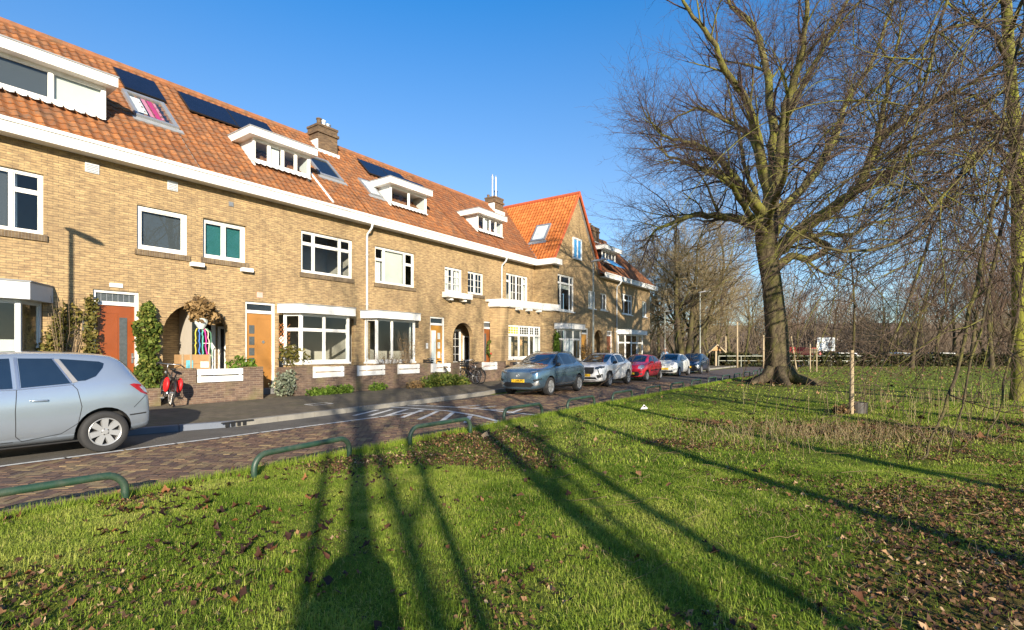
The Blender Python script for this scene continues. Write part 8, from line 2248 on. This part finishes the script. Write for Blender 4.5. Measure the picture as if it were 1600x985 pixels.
def leaves(name, X, Y, size, m_, seed, lift=.012, curl=.5):
    r = np.random.default_rng(seed); n = len(X); Z = ground_z(X, Y) + lift + r.random(n) * .03
    az = r.random(n) * 2 * np.pi; s = size * (.5 + .9 * r.random(n)); tx, ty = r.normal(0, .35, n), r.normal(0, .35, n)
    # eight-point lobed outline around a centre, curled
    K = 8; an = np.arange(K) * 2 * np.pi / K; rad = np.array([1.0, .66, .95, .58, .82, .55, .9, .66])
    lx = np.cos(an) * rad; ly = np.sin(an) * rad * .72
    cu = curl * (r.random(n) - .2)
    ca, sa = np.cos(az), np.sin(az)
    px_ = s[:, None] * (lx[None] * ca[:, None] - ly[None] * sa[:, None]); py_ = s[:, None] * (lx[None] * sa[:, None] + ly[None] * ca[:, None])
    pz_ = px_ * tx[:, None] + py_ * ty[:, None] + s[:, None] * cu[:, None] * (ly[None] ** 2 * 1.6 + lx[None] ** 2 * .4) + s[:, None] * .20 * r.normal(size=(n, K))
    V_ = np.concatenate([np.stack([X, Y, Z], 1)[:, None, :], np.stack([X[:, None] + px_, Y[:, None] + py_, Z[:, None] + pz_], 2)], 1).reshape(-1, 3)
    i0 = np.arange(n)[:, None, None] * (K + 1); k = np.arange(K); tri = np.stack([np.zeros(K, int), 1 + k, 1 + (k + 1) % K], 1)[None]
    F = (i0 + tri).reshape(-1, 3)
    o = link(name, np_mesh(name, V_, F, np.repeat(r.random(n), K), 3), M[m_]); tag(o, kind='stuff'); return o
# brown carpet on the right, thinner elsewhere
X, Y = wedge(180000, 2.3, 12.0); li = litter(X, Y); u, v = uv_np(X, Y)
ok = (v < ROAD_V0 - .1) & (G.random(len(X)) < np.clip(li * 1.2 - .12, 0, 1) * np.clip(1.3 - Y / 14, .2, 1)); X, Y = X[ok], Y[ok]
leaves('leaf_litter', X, Y, .022, 'fallen', 1, lift=.004, curl=1.6)
X, Y = wedge(16000, 9.0, 55.0); li = litter(X, Y); u, v = uv_np(X, Y); ok = (v < ROAD_V0 - .1) & (G.random(len(X)) < li); X, Y = X[ok], Y[ok]
leaves('far_leaf_litter', X, Y, .085, 'fallen', 2, lift=.03)
# big dark wet leaves among the grass on the left
X, Y = wedge(5200, 2.4, 7.0); u, v = uv_np(X, Y); p_ = np.clip(.9 - (X + 2.9) * .33, .07, .9) * np.clip(1.25 - (Y - 2.5) / 5, .15, 1) * (fbm(X, Y, 1.4, 77) > .42); ok = (v < ROAD_V0 - .15) & (G.random(len(X)) < p_); X, Y = X[ok], Y[ok]
leaves('wet_leaves', X, Y, .036, 'fallen_dark', 3, lift=.014, curl=1.8)
X, Y = wedge(900, 5.0, 26.0); u, v = uv_np(X, Y); ok = (v < ROAD_V0 - .15); leaves('scattered_leaves', X[ok], Y[ok], .05, 'fallen', 4, lift=.05, curl=.8)
# leaf drift in the gutter by the kerb and road edge
n = 1500; u = -1 + 40 * G.random(n); v = ROAD_V0 + .12 * np.abs(G.normal(0, 1, n)); leaves('gutter_leaves', u * D.x + v * N.x, u * D.y + v * N.y, .035, 'fallen', 5, lift=.0)
# dry stalks: bed round the staked young tree and thin tall ones to the right
def stalks(name, n, cx, cy, sx, sy, h, w, seed, lean=.35):
    r = np.random.default_rng(seed); X = cx + sx * r.normal(size=n) * .5; Y = cy + sy * r.normal(size=n) * .5; Z = ground_z(X, Y)
    T = Tubes()
    for x, y, z in zip(X, Y, Z):
        hh = h * r.uniform(.35, 1.1); a = r.uniform(0, 6.283); l_ = lean * abs(r.normal()) ; pts = []
        for k in range(4):
            t = k / 3; pts.append((x + math.cos(a) * l_ * hh * t ** 1.6 + r.normal() * .008, y + math.sin(a) * l_ * hh * t ** 1.6 + r.normal() * .008, z + hh * t * (1 - .15 * l_)))
        T.add(pts, [w, w * .85, w * .7, w * .4], 3)
    me = T.mesh(name); nf = len(me.polygons); lay = me.uv_layers.new(name='cell'); c = np.repeat(np.repeat(r.random(n), nf // n), 4).astype(np.float32); lay.data.foreach_set('uv', np.stack([c, c], 1).ravel())
    o = link(name, me, M['straw']); tag(o, kind='stuff'); return o
stalks('dry_grass_bed', 950, 5.7, 9.4, 2.6, 1.5, .30, .0030, 1, .5)
stalks('dry_stalks', 130, 10.6, 12.4, 3.8, 1.8, .75, .005, 2, .18)
stalks('dry_stalks', 80, 12.5, 16.0, 4.5, 2.5, .7, .006, 3, .2)
stalks('dry_grass_tufts', 500, 4.0, 4.6, 3.6, 2.2, .12, .0018, 4, .9)
# fallen twigs on the leaf carpet
T = Tubes(); r = np.random.default_rng(12)
for _ in range(60):
    x = r.uniform(.6, 7); y = r.uniform(2.6, 8); a = r.uniform(0, 6.283); L_ = r.uniform(.15, .7); pts = []
    for k in range(5):
        t = k / 4 - .5; xx = x + math.cos(a) * L_ * t + r.normal() * .012; yy = y + math.sin(a) * L_ * t + r.normal() * .012; pts.append((xx, yy, float(ground_z(np.array(xx), np.array(yy))) + .045 + r.uniform(0, .03)))
    w = r.uniform(.0015, .004); T.add(pts, [w, w, w * .9, w * .7, w * .4], 4)
o = link('fallen_twigs', T.mesh('fallen_twigs'), M['straw']); tag(o, kind='stuff')
me = o.data; lay = me.uv_layers.new(name='cell'); lay.data.foreach_set('uv', np.full(len(me.loops) * 2, .3, np.float32))
# a scrap of white litter on the lawn
x, y = on_ground(1006, 644); b = MB(); b.add([(-.10, -.05, .05), (.08, -.07, .06), (.12, .05, .07), (-.04, .08, .05), (.0, .0, .17), (.05, -.02, .10)], [(0, 1, 4), (1, 5, 4), (1, 2, 5), (2, 4, 5), (2, 3, 4), (3, 0, 4)])
o = link('paper_scrap', b.mesh('paper_scrap'), M['white'], loc=(x, y, .03)); tag(o, 'crumpled white paper scrap lying on the lawn near the hoops', 'litter')
